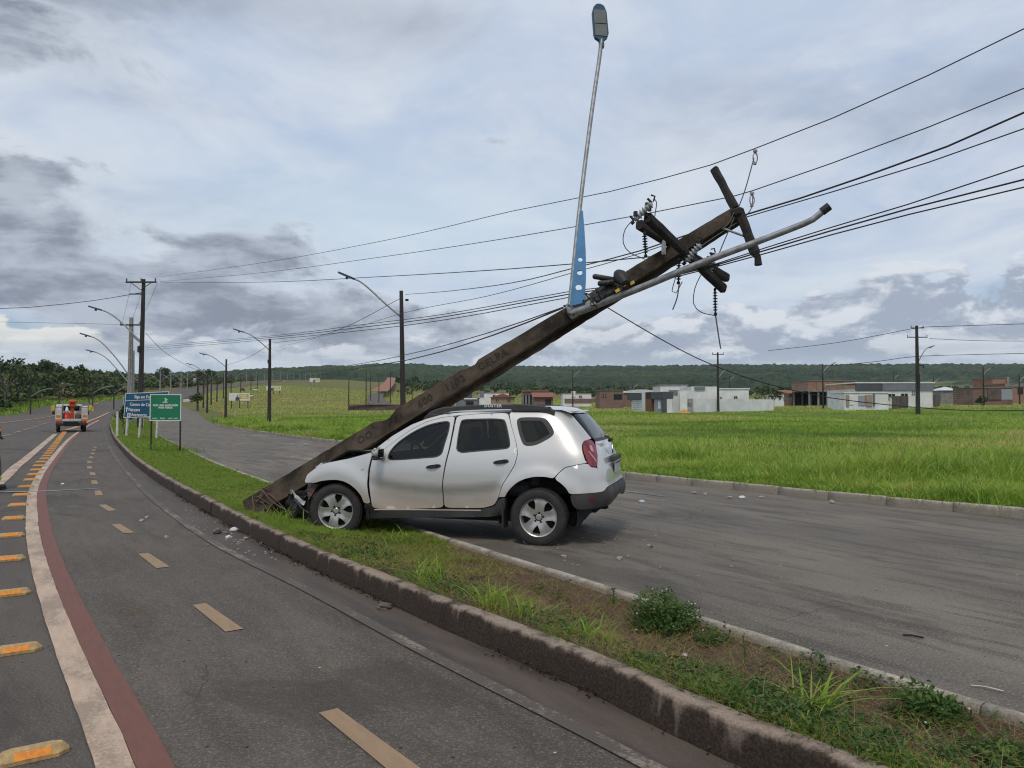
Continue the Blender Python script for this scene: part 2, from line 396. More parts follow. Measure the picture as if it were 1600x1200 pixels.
M['pwhite'] = paint('white_line_paint', (.52, .385, .28), (.30, .22, .16), .48)
M['pred'] = paint('red_line_paint', (.170, .068, .048), (.115, .062, .048), .56)
M['pedge'] = paint('worn_edge_paint', (.27, .215, .165), (.085, .068, .055), .43, (45, .45))
M['pdash'] = paint('tan_dash_paint', (.31, .205, .115), (.19, .135, .088), .54)
M['pyellow'] = paint('yellow_line_paint', (.50, .28, .11), (.36, .22, .11), .60)
def kerb_fn(pale, dirt, amount):
    def fn(t, b, tc):
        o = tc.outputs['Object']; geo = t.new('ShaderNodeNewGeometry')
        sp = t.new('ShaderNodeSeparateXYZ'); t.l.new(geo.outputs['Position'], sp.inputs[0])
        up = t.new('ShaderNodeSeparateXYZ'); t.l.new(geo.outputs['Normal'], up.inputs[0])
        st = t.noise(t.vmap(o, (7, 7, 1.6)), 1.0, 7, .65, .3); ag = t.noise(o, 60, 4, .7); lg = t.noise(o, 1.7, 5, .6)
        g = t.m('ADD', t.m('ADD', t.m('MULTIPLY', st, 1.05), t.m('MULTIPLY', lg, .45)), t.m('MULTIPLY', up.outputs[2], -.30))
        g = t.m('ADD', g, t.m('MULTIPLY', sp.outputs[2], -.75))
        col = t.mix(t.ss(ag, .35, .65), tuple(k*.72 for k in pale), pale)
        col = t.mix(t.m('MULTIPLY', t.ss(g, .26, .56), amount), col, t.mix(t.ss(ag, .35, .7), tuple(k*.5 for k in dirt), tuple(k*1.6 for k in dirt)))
        t.l.new(col, b.inputs['Base Color']); b.inputs['Roughness'].default_value = .92
        bump(t, b, t.m('ADD', ag, t.m('MULTIPLY', st, .6)), .7, .012)
    return fn
M['kerb'] = mix_mat('mossy_kerb_concrete', kerb_fn((.33, .255, .195), (.040, .025, .016), 1.0))
M['kerb_clean'] = mix_mat('kerb_concrete', kerb_fn((.50, .44, .36), (.11, .095, .075), .55))
def soil_fn(t, b, tc):
    o = tc.outputs['Object']; n = t.noise(o, 1.6, 6, .6); f = t.noise(o, 38, 5, .7)
    thatch = t.noise(t.vmap(o, (90, 30, 1), rot=(0, 0, .5)), 1, 4, .6, 1.5)
    c = t.mix(t.ss(n, .35, .65), (.085, .038, .020), (.125, .078, .042))
    c = t.mix(t.m('MULTIPLY', t.ss(thatch, .5, .7), .5), c, (.22, .155, .08))
    c = t.mix(t.ss(f, .5, .3), c, (.030, .018, .011))
    t.l.new(c, b.inputs['Base Color']); b.inputs['Roughness'].default_value = .95; bump(t, b, t.m('ADD', f, thatch), .9, .02)
M['soil'] = mix_mat('island_soil', soil_fn)
def land_fn(t, b, tc):
    geo = t.new('ShaderNodeNewGeometry'); o = geo.outputs['Position']
    sp = t.new('ShaderNodeSeparateXYZ'); t.l.new(o, sp.inputs[0])
    big = t.noise(t.vmap(o, (.012, .022, 0)), 1.0, 6, .6, .4); mid = t.noise(t.vmap(o, (.12, .06, 0)), 1.0, 6, .65); fi = t.noise(t.vmap(o, (1, 1, 0)), 3.2, 6, .7)
    g = t.mix(t.ss(mid, .35, .65), (.090, .145, .022), (.145, .195, .040))
    dry = t.mix(t.ss(mid, .35, .65), (.140, .150, .046), (.185, .165, .066))
    ov = t.m('ADD', big, t.m('MULTIPLY', t.ss(t.m('SUBTRACT', sp.outputs[1], t.m('MULTIPLY', sp.outputs[0], .75)), 85, 200), .22))
    c = t.mix(t.ss(ov, .46, .66), g, dry)
    c = t.mix(t.m('MULTIPLY', t.ss(fi, .52, .3), .65), c, (.024, .038, .010))
    t.l.new(c, b.inputs['Base Color']); b.inputs['Roughness'].default_value = .95; b.inputs['Specular IOR Level'].default_value = .1
    bump(t, b, t.m('ADD', fi, mid), 1.0, .25)
M['land'] = mix_mat('field_grass_ground', land_fn)

# --- terrain sheet
def make_terrain():
    az = np.unique(np.r_[np.arange(-180, -44, 4.0), np.arange(-44, 44.01, .35), np.arange(44, 180.1, 4.0)])*math.pi/180
    rr = np.r_[0.3, np.geomspace(2, 90, 130), np.geomspace(93, 700, 80), np.geomspace(730, 7000, 40)]
    A, Rr = np.meshgrid(az, rr, indexing='ij'); X = Rr*np.sin(A); Y = Rr*np.cos(A); Z = zt(X, Y)-.03
    near = (np.hypot(X, Y) < 260)
    sd = np.full(X.shape, -5.0); sd[near] = sdist(np.stack([X[near], Y[near]], 1), fk_c)
    up = np.clip((sd-.05)/.3, 0, 1)*np.clip((260-np.hypot(X, Y))/150, 0, 1)
    Z = Z+.15*up
    bump_ = np.zeros(X.shape); s = near & (sd > 1)
    bump_[s] = .06*np.sin(X[s]*.9+1.3*np.sin(Y[s]*.37))*np.sin(Y[s]*.8+X[s]*.31)*np.clip((sd[s]-1)/3, 0, 1); Z += bump_
    n, k = X.shape; V = np.stack([X, Y, Z], -1).reshape(-1, 3); I = np.arange(n*k).reshape(n, k)
    q = np.stack([I[:-1, :-1], I[:-1, 1:], I[1:, 1:], I[1:, :-1]], -1).reshape(-1, 4)[:, ::-1]
    o = np_mesh('ground', V, q, mat=M['land'], smooth=True); tag(o, kind='structure')
make_terrain()

def strip(name, A, B, lift, mat, parent=None, kind='structure', across=6, z=None):
    """sheet between two polylines that run the same way"""
    n = max(len(A), len(B)); A = resample(A, n); B = resample(B, n)
    f = np.linspace(0, 1, across+1)[None, :, None]
    Pxy = A[:, None, :2]*(1-f)+B[:, None, :2]*f; X = Pxy[..., 0]; Y = Pxy[..., 1]
    d = np.hypot(X, Y); Z = zt(X, Y)+lift*(1+np.maximum(d-40, 0)*.03)+np.clip((d-60)/200, 0, 1)*.12
    V = np.stack([X, Y, Z], -1).reshape(-1, 3); k = across+1; I = np.arange(n*k).reshape(n, k)
    q = np.stack([I[:-1, :-1], I[:-1, 1:], I[1:, 1:], I[1:, :-1]], -1).reshape(-1, 4)
    v0 = V[q[0]]; nrm = np.cross(v0[1]-v0[0], v0[2]-v0[0])
    if nrm[2] < 0: q = q[:, ::-1]
    o = np_mesh(name, V, q, mat=mat, parent=parent, smooth=True)
    if kind and parent is None: tag(o, kind=kind)
    return o
def off(P, d): return P+normals2(P)*d            # + left of travel

# --- road sheets
rb = catmull(KB+HILL, .5); lb_n = off(resample(catmull(KB, .5), step=1.0), 20.0); lb_n = lb_n[lb_n[:, 1] < 60]
lb = resample(catmull(np.vstack([lb_n[::6], [(-62, 77), (-82, 117), (-97, 152), (-111, 190), (-120, 230), (-141, 300), (-168, 400), (-205, 650), (-243, 1000)]]), 1.0), step=1.0)
road = strip('road', lb, off(resample(rb, step=1.0), -.03), .0, M['road'], across=10)
sideL = resample(catmull(IK+[(-88, 172)], .5), step=1.0); sideR = resample(catmull(FK, .5), step=1.0)
side = strip('side_road', sideL, sideR, .002, M['side'], across=10)
EL = [(17.6, -26), (6.6, -6.9), (3.0, -.2), (1.45, 2.2), (.58, 3.5), (-.11, 4.43), (-.72, 5.25), (-1.77, 6.73), (-3.05, 8.44), (-3.85, 9.6), (-4.75, 11.0), (-6.15, 13.25), (-7.95, 16.3), (-11.1, 21.8), (-15.88, 30.4), (-23.9, 45.2), (-34.0, 64.1), (-47.3, 91.5)]
RO = [(19, -27), (5.5, -7), (.22, .9), (-1.5, 3.46), (-2.03, 4.22), (-2.68, 5.14), (-3.57, 6.42), (-4.68, 8.06), (-5.72, 9.64), (-6.65, 11.1), (-8.64, 14.3), (-10.65, 17.75), (-12.95, 21.9), (-20.93, 36.6), (-27.29, 48.7), (-34.6, 62.9), (-47.3, 88.5)]
el = catmull(EL, .25); ro = catmull(RO, .25)
kb_n = kb[:np.argmin(np.hypot(kb[:, 0]+47, kb[:, 1]-90))]
lane = strip('cycle_lane', ro, el, .005, M['lane'], across=4)
strip('gutter', el, off(kb_n, .02), .009, M['gutter'], across=3)
strip('edge_line', off(el, .045), off(el, -.05), .014, M['pedge'], lane, across=1)
def rough(L, a, seed):
    # ragged edge of a hand-laid band
    L = np.vstack([resample(L[np.hypot(*L.T) < 14], step=.035), L[(np.hypot(*L.T) >= 14) & (L[:, 1] > 3)]]) if (np.hypot(*L.T) < 14).any() else L
    n = np.array([mnoise.noise(Vector((p[0]*14, p[1]*14, seed)))*.6+mnoise.noise(Vector((p[0]*3, p[1]*3, seed+5))) for p in L]); return L+normals2(L)*(n*a)[:, None]
strip('red_line', rough(off(ro, .140), .004, 1), rough(ro, .006, 2), .011, M['pred'], lane, across=1)
strip('white_line', rough(off(ro, .290), .006, 3), rough(off(ro, .142), .004, 4), .011, M['pwhite'], road, across=1)
lws = catmull([(-.1, .8), (-2.19, 3.56), (-4.27, 6.6), (-6.2, 9.56), (-8.02, 12.53), (-9.75, 15.45), (-11.32, 18.25), (-12.9, 21.0), (-14.5, 23.9), (-18.3, 30.7), (-22.1, 37.5), (-27.3, 46.8)], .25); k_ = np.linspace(0, 1, len(lws))[:, None]
lwp = lws+normals2(lws)*(.62-.22*k_); strip('white_line', rough(lwp+normals2(lws)*.13, .006, 6), rough(lwp-normals2(lws)*.11, .006, 7), .011, M['pwhite'], road, across=1)
def blotch(name, c, rx, ry, ang, mat, parent, z, seed, n=40):
    P = []
    for i in range(n):
        a = 2*math.pi*i/n; r = 1+.5*mnoise.noise(Vector((math.cos(a)*1.3, math.sin(a)*1.3, seed)))+.25*mnoise.noise(Vector((math.cos(a)*4, math.sin(a)*4, seed))); x, y = rx*r*math.cos(a), ry*r*math.sin(a); P.append((c[0]+x*math.cos(ang)-y*math.sin(ang), c[1]+x*math.sin(ang)+y*math.cos(ang), z))
    return MB().add([(c[0], c[1], z)]+P, [(0, 1+i, 1+(i+1) % n) for i in range(n)]).build(name, mat, parent)
M['spill'] = paint('tan_spill', (.21, .155, .10), (.110, .088, .068), .52, (40, .5)); M['damp'] = pm('damp_patch', (.20, .205, .21), .25, col2=(.13, .13, .13), scale=3)
M['dust'] = paint('pale_dust', (.27, .25, .22), (.11, .095, .082), .46, (30, .4))
cb_ = MB(); rc_ = np.random.default_rng(77)
for k in range(170):
    e_ = abs(rc_.normal(0, 1)); x_, y_ = -3.05+rc_.normal(0, .13)+.10*e_, 6.0+rc_.normal(0, .07)+.06*e_; s_ = rc_.uniform(.0015, .0045); cb_.box((x_, y_, .0095+s_*.3), (s_*2.4, s_*1.6, s_), rz=rc_.uniform(0, 3))
tag(cb_.build('spilled_crumbs', pm('tan_crumbs', (.24, .17, .105), .9, scale=40), None), kind='stuff')
strip('wet_streak', catmull([(-10.2, 14.55), (-9.0, 14.75), (-8.1, 15.25)], .1), catmull([(-10.2, 14.35), (-9.0, 14.60), (-8.1, 15.18)], .1), .0135, M['damp'], road, across=1)
for c, rx, ry, sd_ in (((-9.4, 33.5), 1.5, .55, 3), ((-6.6, 24.3), 1.0, .35, 4), ((-14.5, 44), 1.8, .7, 6), ((2.3, 14.6), .8, .12, 7), ((-18, 52), 1.6, .6, 8)): blotch('dust_patch', c, rx, ry, 2.15, M['dust'], side, .0085, sd_)
ye = catmull([(-29.8, 50.5), (-34.5, 61.0), (-47.5, 87.0), (-71.7, 137)], 1.0); strip('yellow_line', off(ye, .3), off(ye, -.05), .016, M['pyellow'], road, across=1)
ye2 = catmull([(-24.5, 33), (-36, 50), (-51.2, 76.9), (-70, 116.5), (-88, 154), (-112, 208)], 1.0); strip('yellow_line', off(ye2, .14), off(ye2, -.14), .016, M['pyellow'], road, across=1)
for k in range(7):
    a = np.array([(-28.5-3.0*k*1.05, 43.0+5.9*k), (-29.9-3.0*k*1.05, 45.9+5.9*k)]); strip('lane_dash', off(a, .07), off(a, -.07), .018, M['pwhite'], road, across=1)
dash = [(-.69, 3.72), (-2.26, 5.91), (-3.75, 8.07), (-5.14, 10.18), (-6.45, 12.29), (-7.72, 14.39), (-8.93, 16.48), (-10.1, 18.55), (-11.27, 20.55), (-12.4, 22.6), (-13.5, 24.7), (-14.6, 26.8), (-15.7, 28.9), (-16.8, 31.0)]
for i, (x, y) in enumerate(dash):
    w = .052; hl = .46; a0 = math.atan2(.80, -.60) if i < 5 else math.atan2(.87, -.50); c, s = math.cos(a0), math.sin(a0)
    pts = [(x+c*e*hl-s*f*w, y+s*e*hl+c*f*w) for e, f in ((-1, -1.2), (1, -1), (1, 1), (-1, 1.2))]
    MB().add([(px, py, .0105) for px, py in pts], [(3, 2, 1, 0)][::-1] if False else [(0, 1, 2, 3)]).build('dash_marking', M['pdash'], lane)

# --- kerbs: stone after stone
def kerb(name, line, stone, prof, step, mat, gap, rough, zoff=0.0, maxd=70, seed=1):
    root = thing(name, None, None); tag(root, kind='structure'); rg = np.random.default_rng(seed)
    L = resample(line, step=step); s = np.r_[0, np.cumsum(np.hypot(*np.diff(L, axis=0).T))]; k = 0
    prof = np.array(prof); Nn = -normals2(L)                # right of travel
    while k < len(L)-2:
        d = np.hypot(*L[k]); ln = stone if d < maxd else stone*6
        e = min(len(L)-1, k+max(2, int(round(ln/step))))
        if L[k][1] < -3 and L[e][1] < -3: k = e; continue
        idx = np.arange(k, e+1); P = L[idx].copy(); T = (P[-1]-P[0])/np.linalg.norm(P[-1]-P[0])
        P[0] += T*gap/2; P[-1] -= T*gap/2
        dz = rg.normal(0, rough*.3); dn = rg.normal(0, rough*.2)
        m = len(idx); pv = []
        for i in range(m):
            for (a, z) in prof:
                q = P[i]+Nn[idx[i]]*(a+dn); nz = mnoise.fractal(Vector((q[0]*4, q[1]*4, z*4+seed)), .9, 2.1, 4)
                nz2 = mnoise.noise(Vector((q[0]*22, q[1]*22, z*20)))
                g = rough*(nz*.9+nz2*.4)
                q = q+Nn[idx[i]]*g*(1 if a < .08 else -.3)
                pv.append((q[0], q[1], zoff+zt1(*q)+z+(dz+g*.7)*(1 if z > .03 else 0)))
        K = len(prof); I = np.arange(m*K).reshape(m, K)
        q4 = np.stack([I[:-1, :-1], I[1:, :-1], I[1:, 1:], I[:-1, 1:]], -1).reshape(-1, 4)[:, ::-1]
        o = np_mesh('kerb_stone', pv, q4, mat=mat, parent=root, smooth=True)
        bm = bmesh.new(); bm.from_mesh(o.data); bm.verts.ensure_lookup_table()
        for row in (I[0], I[-1]):
            try: bm.faces.new([bm.verts[int(j)] for j in row])
            except ValueError: pass
        bmesh.ops.recalc_face_normals(bm, faces=bm.faces); bm.to_mesh(o.data); bm.free()
        k = e
    return root
kerb('kerb', kb_n, 3.6, [(0, -.02), (.004, .05), (.010, .11), (.014, .160), (.022, .183), (.040, .191), (.115, .192), (.132, .184), (.136, .14), (.14, .02)], .12, M['kerb'], .003, .012, seed=3)
ik_n = ik[np.hypot(ik[:, 0], ik[:, 1]) < 48]
kerb('inner_kerb', off(ik_n, .05), 1.0, [(0, -.04), (0, .045), (.012, .068), (.05, .075), (.088, .068), (.10, .045), (.10, -.02)], .25, M['kerb_clean'], .010, .006, seed=5)
fk_n = fk[np.hypot(fk[:, 0], fk[:, 1]) < 75]
kerb('far_kerb', fk_n, 1.0, [(0, -.02), (.006, .07), (.014, .125), (.03, .145), (.10, .150), (.13, .13), (.14, .02)], .25, M['kerb_clean'], .010, .008, seed=8)

# --- island soil between the two kerbs
def island_z(u, x, y):
    """u: 0 at the tall kerb, 1 at the low one"""
    e = np.clip(u/.62, 0, 1); e = e*e*(3-2*e)
    return .172*(1-e)+.022*e
n_i = 700
kA = resample(off(kb_n[np.hypot(kb_n[:, 0], kb_n[:, 1]) < 90], -.12), n_i); 
def match(L, Pts):
    T = resample(L, step=.05); return np.array([T[np.argmin(np.hypot(*(T-p).T))] for p in Pts])
kB = match(off(ik, .045), kA); f = np.linspace(0, 1, 25)
ISX = kA[:, None, 0]*(1-f)+kB[:, None, 0]*f; ISY = kA[:, None, 1]*(1-f)+kB[:, None, 1]*f
ISZ = island_z(f[None, :]+0*ISX, ISX, ISY)+zt(ISX, ISY)
for i in range(n_i):
    for j in range(1, 24):
        ISZ[i, j] += .022*mnoise.fractal(Vector((ISX[i, j]*2.2, ISY[i, j]*2.2, 0)), .9, 2, 4)
I = np.arange(n_i*25).reshape(n_i, 25)
q = np.stack([I[:-1, :-1], I[1:, :-1], I[1:, 1:], I[:-1, 1:]], -1).reshape(-1, 4)
V = np.stack([ISX, ISY, ISZ], -1).reshape(-1, 3)
if np.cross(V[q[0][1]]-V[q[0][0]], V[q[0][2]]-V[q[0][0]])[2] < 0: q = q[:, ::-1]
tag(np_mesh('island', V, q, mat=M['soil'], smooth=True), kind='structure')
def isl(x, y):
    """height of the island at a point"""
    k = np.argmin((ISX-x)**2+(ISY-y)**2); return float(ISZ.ravel()[k])

# --- raised studs between the lines
st_pts = [(-2.19, 3.56), (-3.24, 5.07), (-4.27, 6.6), (-5.26, 8.09), (-6.2, 9.56), (-7.12, 11.03), (-8.02, 12.53), (-8.9, 14.0), (-9.75, 15.45), (-10.55, 16.9), (-11.32, 18.25), (-12.1, 19.6), (-12.9, 21.0), (-13.72, 22.45), (-14.5, 23.9)]
for k in range(20):
    st_pts.append((-14.5-.76*(k+1), 23.9+1.36*(k+1)))
M['stud'] = pm('dirty_stud_body', (.52, .34, .13), .7, col2=(.34, .235, .115), scale=30, bump=.2)
M['studo'] = pm('orange_reflector', (.80, .26, .012), .35, col2=(.62, .19, .01), scale=60)
def make_stud():
    root = thing('road_stud', 'raised tan road stud with an orange reflector, in the row between two white lines', 'road stud', group='raised studs along the cycle lane')
    b = MB(); L, W, H = .145, .056, .050
    lo = [(-L, -.6*W), (-.70*L, -W), (.70*L, -W), (L, -.3*W), (L, .3*W), (.70*L, W), (-.70*L, W), (-L, .6*W)]
    hi = [(x*.80, y*.52) for x, y in lo]
    n = 8; vs = [(x, y, 0) for x, y in lo]+[(x, y, H*.35) for x, y in lo]+[(x, y, H) for x, y in hi]
    fs = [(r*n+i, r*n+(i+1) % n, (r+1)*n+(i+1) % n, (r+1)*n+i) for r in range(2) for i in range(n)]+[tuple(range(2*n, 3*n))]
    b.add(vs, fs); b.build('body', M['stud'], root)
    r = MB(); y0, y1 = -W-.0015, -W*.56-.0015
    r.add([(-.5*L, y0, H*.38), (.5*L, y0, H*.38), (.5*L, y1, H*.93), (-.5*L, y1, H*.93), (-.5*L, y0+.004, H*.36), (.5*L, y0+.004, H*.36), (.5*L, y1+.004, H*.95), (-.5*L, y1+.004, H*.95)],
          [(0, 1, 2, 3), (4, 7, 6, 5), (0, 4, 5, 1), (1, 5, 6, 2), (2, 6, 7, 3), (3, 7, 4, 0)]); r.build('reflector', M['studo'], root)
    return root
st0 = make_stud()
for i, (x, y) in enumerate(st_pts):
    o = st0 if i == 0 else copy_tree(st0)
    if i < 16:
        o['label'] = ('raised orange-faced road stud, the nearest one in the bottom left corner' if i == 0 else 'raised orange-faced road stud, %s in the row from the bottom left corner' % ('second', 'third', 'fourth', 'fifth', 'sixth', 'seventh', 'eighth', 'ninth', 'tenth', 'eleventh', 'twelfth', 'thirteenth', 'fourteenth', 'fifteenth', 'sixteenth')[i-1])
    else: o['label'] = 'tiny orange road stud in the far end of the row by the white truck'
    a = st_pts[max(0, i-1)]; c_ = st_pts[min(len(st_pts)-1, i+1)]
    o.location = (x, y, zt1(x, y)+.002); o.rotation_euler.z = math.atan2(c_[1]-a[1], c_[0]-a[0])-math.pi/2+random.uniform(-.05, .05)
# ================================================================== THE CAR
XR_Z = [.2, .35, .5, .62, .70, .85, 1.0, 1.1, 1.3, 1.5, 1.56, 1.62]; XR_X = [-.62, -.70, -.80, -.81, -.76, -.74, -.69, -.65, -.53, -.37, -.31, -.22]
SZ_Z = [.2, .3, .42, .55, .70, .85, .95, 1.02, 1.1, 1.3, 1.45, 1.53, 1.58, 1.62]; SZ_S = [.10, .075, .05, .035, .03, .035, .05, .07, .10, .185, .25, .29, .33, .42]
def smst(a, b, x):
    t = np.clip((x-a)/(b-a), 0, 1); return t*t*(3-2*t)
_zf = np.linspace(.1, 1.7, 161)
def _smooth(v): return np.convolve(np.pad(v, 4, 'edge'), np.ones(9)/9, 'valid')
_sz = _smooth(np.interp(_zf, SZ_Z, SZ_S)); _xr = _smooth(np.interp(_zf, XR_Z, XR_X))
def S(t, z):
    """body shell: t runs along the flank, round the corner and across the tail"""
    t = np.asarray(t, float); z = np.asarray(z, float)
    s = np.interp(z, _zf, _sz)+.30*np.maximum(0, t-2.85)**2
    for xc in (0, 2.643):
        r = np.hypot(t-xc, z-.34); s = s-.035*smst(.62, .47, r)*smst(.3, .38, z)*(z < 1.0)
    zc = .66+.10*((t-1.25)/.9)**2; dd = np.clip(zc-z, 0, .5); k = smst(.36, .6, t)*smst(2.25, 2.0, t)
    s = s+k*(.035*smst(0, .12, dd)-.035*smst(.22, .42, dd))
    W = .9-s; xr = np.interp(z, _zf, _xr); a = .40; b = .30; Lc = .55; ta = xr+a
    th = np.clip((ta-t)/Lc, 0, 1)*np.pi/2; e = .85
    x = np.where(t >= ta, t, ta-a*np.sin(th)**e); y = np.where(t >= ta, W, W-b+b*np.maximum(np.cos(th), 0)**e)
    return x, np.maximum(y-np.maximum(0, (ta-t)-Lc), 0), z
def inpoly(P, L):
    P = np.asarray(P); L = np.asarray(L); ins = np.zeros(len(P), bool); j = len(L)-1
    for i in range(len(L)):
        c = (L[i, 1] > P[:, 1]) != (L[j, 1] > P[:, 1])
        with np.errstate(divide='ignore', invalid='ignore'):
            xx = (L[j, 0]-L[i, 0])*(P[:, 1]-L[i, 1])/(L[j, 1]-L[i, 1])+L[i, 0]
        ins ^= c & (P[:, 0] < xx); j = i
    return ins
def loop(pts, cut=.2, it=2, step=.03):
    P = np.array(pts, float)
    for _ in range(it):
        Q = np.roll(P, -1, 0); P = np.stack([P*(1-cut)+Q*cut, P*cut+Q*(1-cut)], 1).reshape(-1, 2)
    P = np.vstack([P, P[:1]]); s = np.r_[0, np.cumsum(np.hypot(*np.diff(P, axis=0).T))]
    q = np.linspace(0, s[-1], max(12, int(s[-1]/step)))[:-1]
    return np.stack([np.interp(q, s, P[:, 0]), np.interp(q, s, P[:, 1])], 1)
def inset(L, d):
    T = np.roll(L, -1, 0)-np.roll(L, 1, 0); T /= np.linalg.norm(T, axis=1)[:, None]+1e-9
    N = np.stack([-T[:, 1], T[:, 0]], 1); area = np.sum(L[:, 0]*np.roll(L[:, 1], -1)-np.roll(L[:, 0], -1)*L[:, 1])
    return L+N*(d if area > 0 else -d)
def panel(name, L, mat, parent, side=1, holes=(), grid=.045, depth=.018, push=0.0):
    """a piece of shell: outline L in (t, z), laid on the body surface"""
    pts = [tuple(p) for p in L]; ed = [(i, (i+1) % len(L)) for i in range(len(L))]
    for H in holes:
        b = len(pts); pts += [tuple(p) for p in H]; ed += [(b+i, b+(i+1) % len(H)) for i in range(len(H))]
    mn, mx = L.min(0), L.max(0); G = np.stack(np.meshgrid(np.arange(mn[0], mx[0], grid), np.arange(mn[1], mx[1], grid), indexing='ij'), -1).reshape(-1, 2)
    k = inpoly(G, inset(L, .015))
    for H in holes: k &= ~inpoly(G, inset(H, -.015))
    nb = len(pts); pts += [tuple(p) for p in G[k]]
    vo, eo, fo, *_ = delaunay_2d_cdt([Vector(p) for p in pts], ed, [], 0, 1e-5)
    Vt = np.array([(v.x, v.y) for v in vo]); F = np.array([f for f in fo if len(f) == 3]); ce = Vt[F].mean(1)
    ok = inpoly(ce, L)
    for H in holes: ok &= ~inpoly(ce, H)
    F = F[ok]
    def lay(P, d):
        x, y, z = S(P[:, 0], P[:, 1]); h = 2e-3
        a = np.stack(S(P[:, 0]+h, P[:, 1]), 1)-np.stack(S(P[:, 0]-h, P[:, 1]), 1); c = np.stack(S(P[:, 0], P[:, 1]+h), 1)-np.stack(S(P[:, 0], P[:, 1]-h), 1)
        n = np.cross(c, a); n /= np.linalg.norm(n, axis=1)[:, None]+1e-9; n *= np.where(n[:, 1:2] < -.02, -1, 1)
        p = np.stack([x, y, z], 1)+n*d; p[:, 1] *= side; return p
    V = lay(Vt, push); fs = [tuple(int(i) for i in f) for f in F]
    vs = V.tolist(); sm = [True]*len(fs)
    for lp in [L]+list(holes):
        b = len(vs); n = len(lp); vs += lay(lp, push).tolist()+lay(lp, push-depth).tolist()
        fs += [(b+i, b+(i+1) % n, b+n+(i+1) % n, b+n+i) for i in range(n)]; sm += [False]*n
    me = bpy.data.meshes.new(name); me.from_pydata(vs, [], fs)
    bm = bmesh.new(); bm.from_mesh(me)
    for f in bm.faces: f.smooth = True
    bm.normal_update()
    for f in bm.faces:                                   # outward
        c = f.calc_center_median()
        if len(f.verts) == 3 and f.normal.dot(Vector((c.x-1.0 if c.x < -.35 else 0, c.y, .25))) < 0: f.normal_flip()
    bm.to_mesh(me); bm.free(); me.polygons.foreach_set('use_smooth', sm)
    me.materials.append(mat); o = bpy.data.objects.new(name, me); link(o, parent); return o
def paint_fn(t, b, tc):
    o = tc.outputs['Object']; sp = t.new('ShaderNodeSeparateXYZ'); t.l.new(o, sp.inputs[0])
    n = t.noise(t.vmap(o, (2, 2, 2.5)), 1.5, 6, .6, .3)
    dust = t.m('MULTIPLY', t.ss(t.m('ADD', sp.outputs[2], t.m('MULTIPLY', n, -.5)), .52, .05), .80)
    t.l.new(t.mix(dust, (.60, .59, .565), (.35, .265, .18)), b.inputs['Base Color'])
    t.put(b.inputs['Metallic'], t.m('MULTIPLY_ADD', dust, -.35, .35)); t.put(b.inputs['Roughness'], t.m('MULTIPLY_ADD', dust, .35, .33))
    t.put(b.inputs['Coat Weight'], t.m('SUBTRACT', .8, dust)); b.inputs['Coat Roughness'].default_value = .05
M['paint'] = mix_mat('silver_car_paint', paint_fn)
def glass_mat(name, tint, ior=1.5, rough=.01):
    m = bpy.data.materials.new(name); m.use_nodes = True; t = NT(m.node_tree); t.n.remove(t.n['Principled BSDF'])
    tr = t.new('ShaderNodeBsdfTransparent'); t.put(tr.inputs[0], tint); gl = t.new('ShaderNodeBsdfGlossy'); gl.inputs['Roughness'].default_value = rough
    fr = t.new('ShaderNodeFresnel'); fr.inputs[0].default_value = ior; mx = t.new('ShaderNodeMixShader')
    t.l.new(fr.outputs[0], mx.inputs[0]); t.l.new(tr.outputs[0], mx.inputs[1]); t.l.new(gl.outputs[0], mx.inputs[2])
    t.l.new(mx.outputs[0], t.n['Material Output'].inputs[0]); return m
M['tint'] = glass_mat('tinted_window', (.20, .22, .22))
M['rglass'] = glass_mat('rear_window_glass', (.30, .34, .34))
M['trim'] = pm('dusty_black_trim', (.030, .030, .031), .6, col2=(.050, .046, .041), scale=3)
M['taillamp'] = pm('red_tail_lamp', (.24, .006, .012), .12, col2=(.10, .003, .006), scale=9, coat=1.0)
M['lampclear'] = pm('pale_lamp_lens', (.55, .30, .30), .12, coat=1.0)
M['alloy'] = pm('alloy_rim', (.58, .565, .53), .34, .65, col2=(.45, .43, .39), scale=8)
M['dark'] = pm('underbody_black', (.012, .012, .012), .9)
M['seat'] = pm('grey_seat_fabric', (.09, .09, .09), .9)
M['platew'] = pm('plate_grey', (.55, .55, .53), .5)
M['chrome'] = pm('chrome', (.6, .6, .6), .15, 1.0)
M['mud'] = pm('scuffed_dark_plastic', (.055, .050, .045), .8, col2=(.13, .10, .08), scale=7, lo=.45, hi=.6, bump=.4)
M['rust'] = pm('torn_brown_metal', (.17, .10, .075), .8, col2=(.06, .045, .04), scale=9, bump=.5)

yaw_car = math.atan2(.276, -.961)
car = thing('car', 'silver hatchback off-roader with crushed nose under the toppled pole', 'car', (.302+.9*.276, 8.95+.9*.961, 0.0), yaw_car)
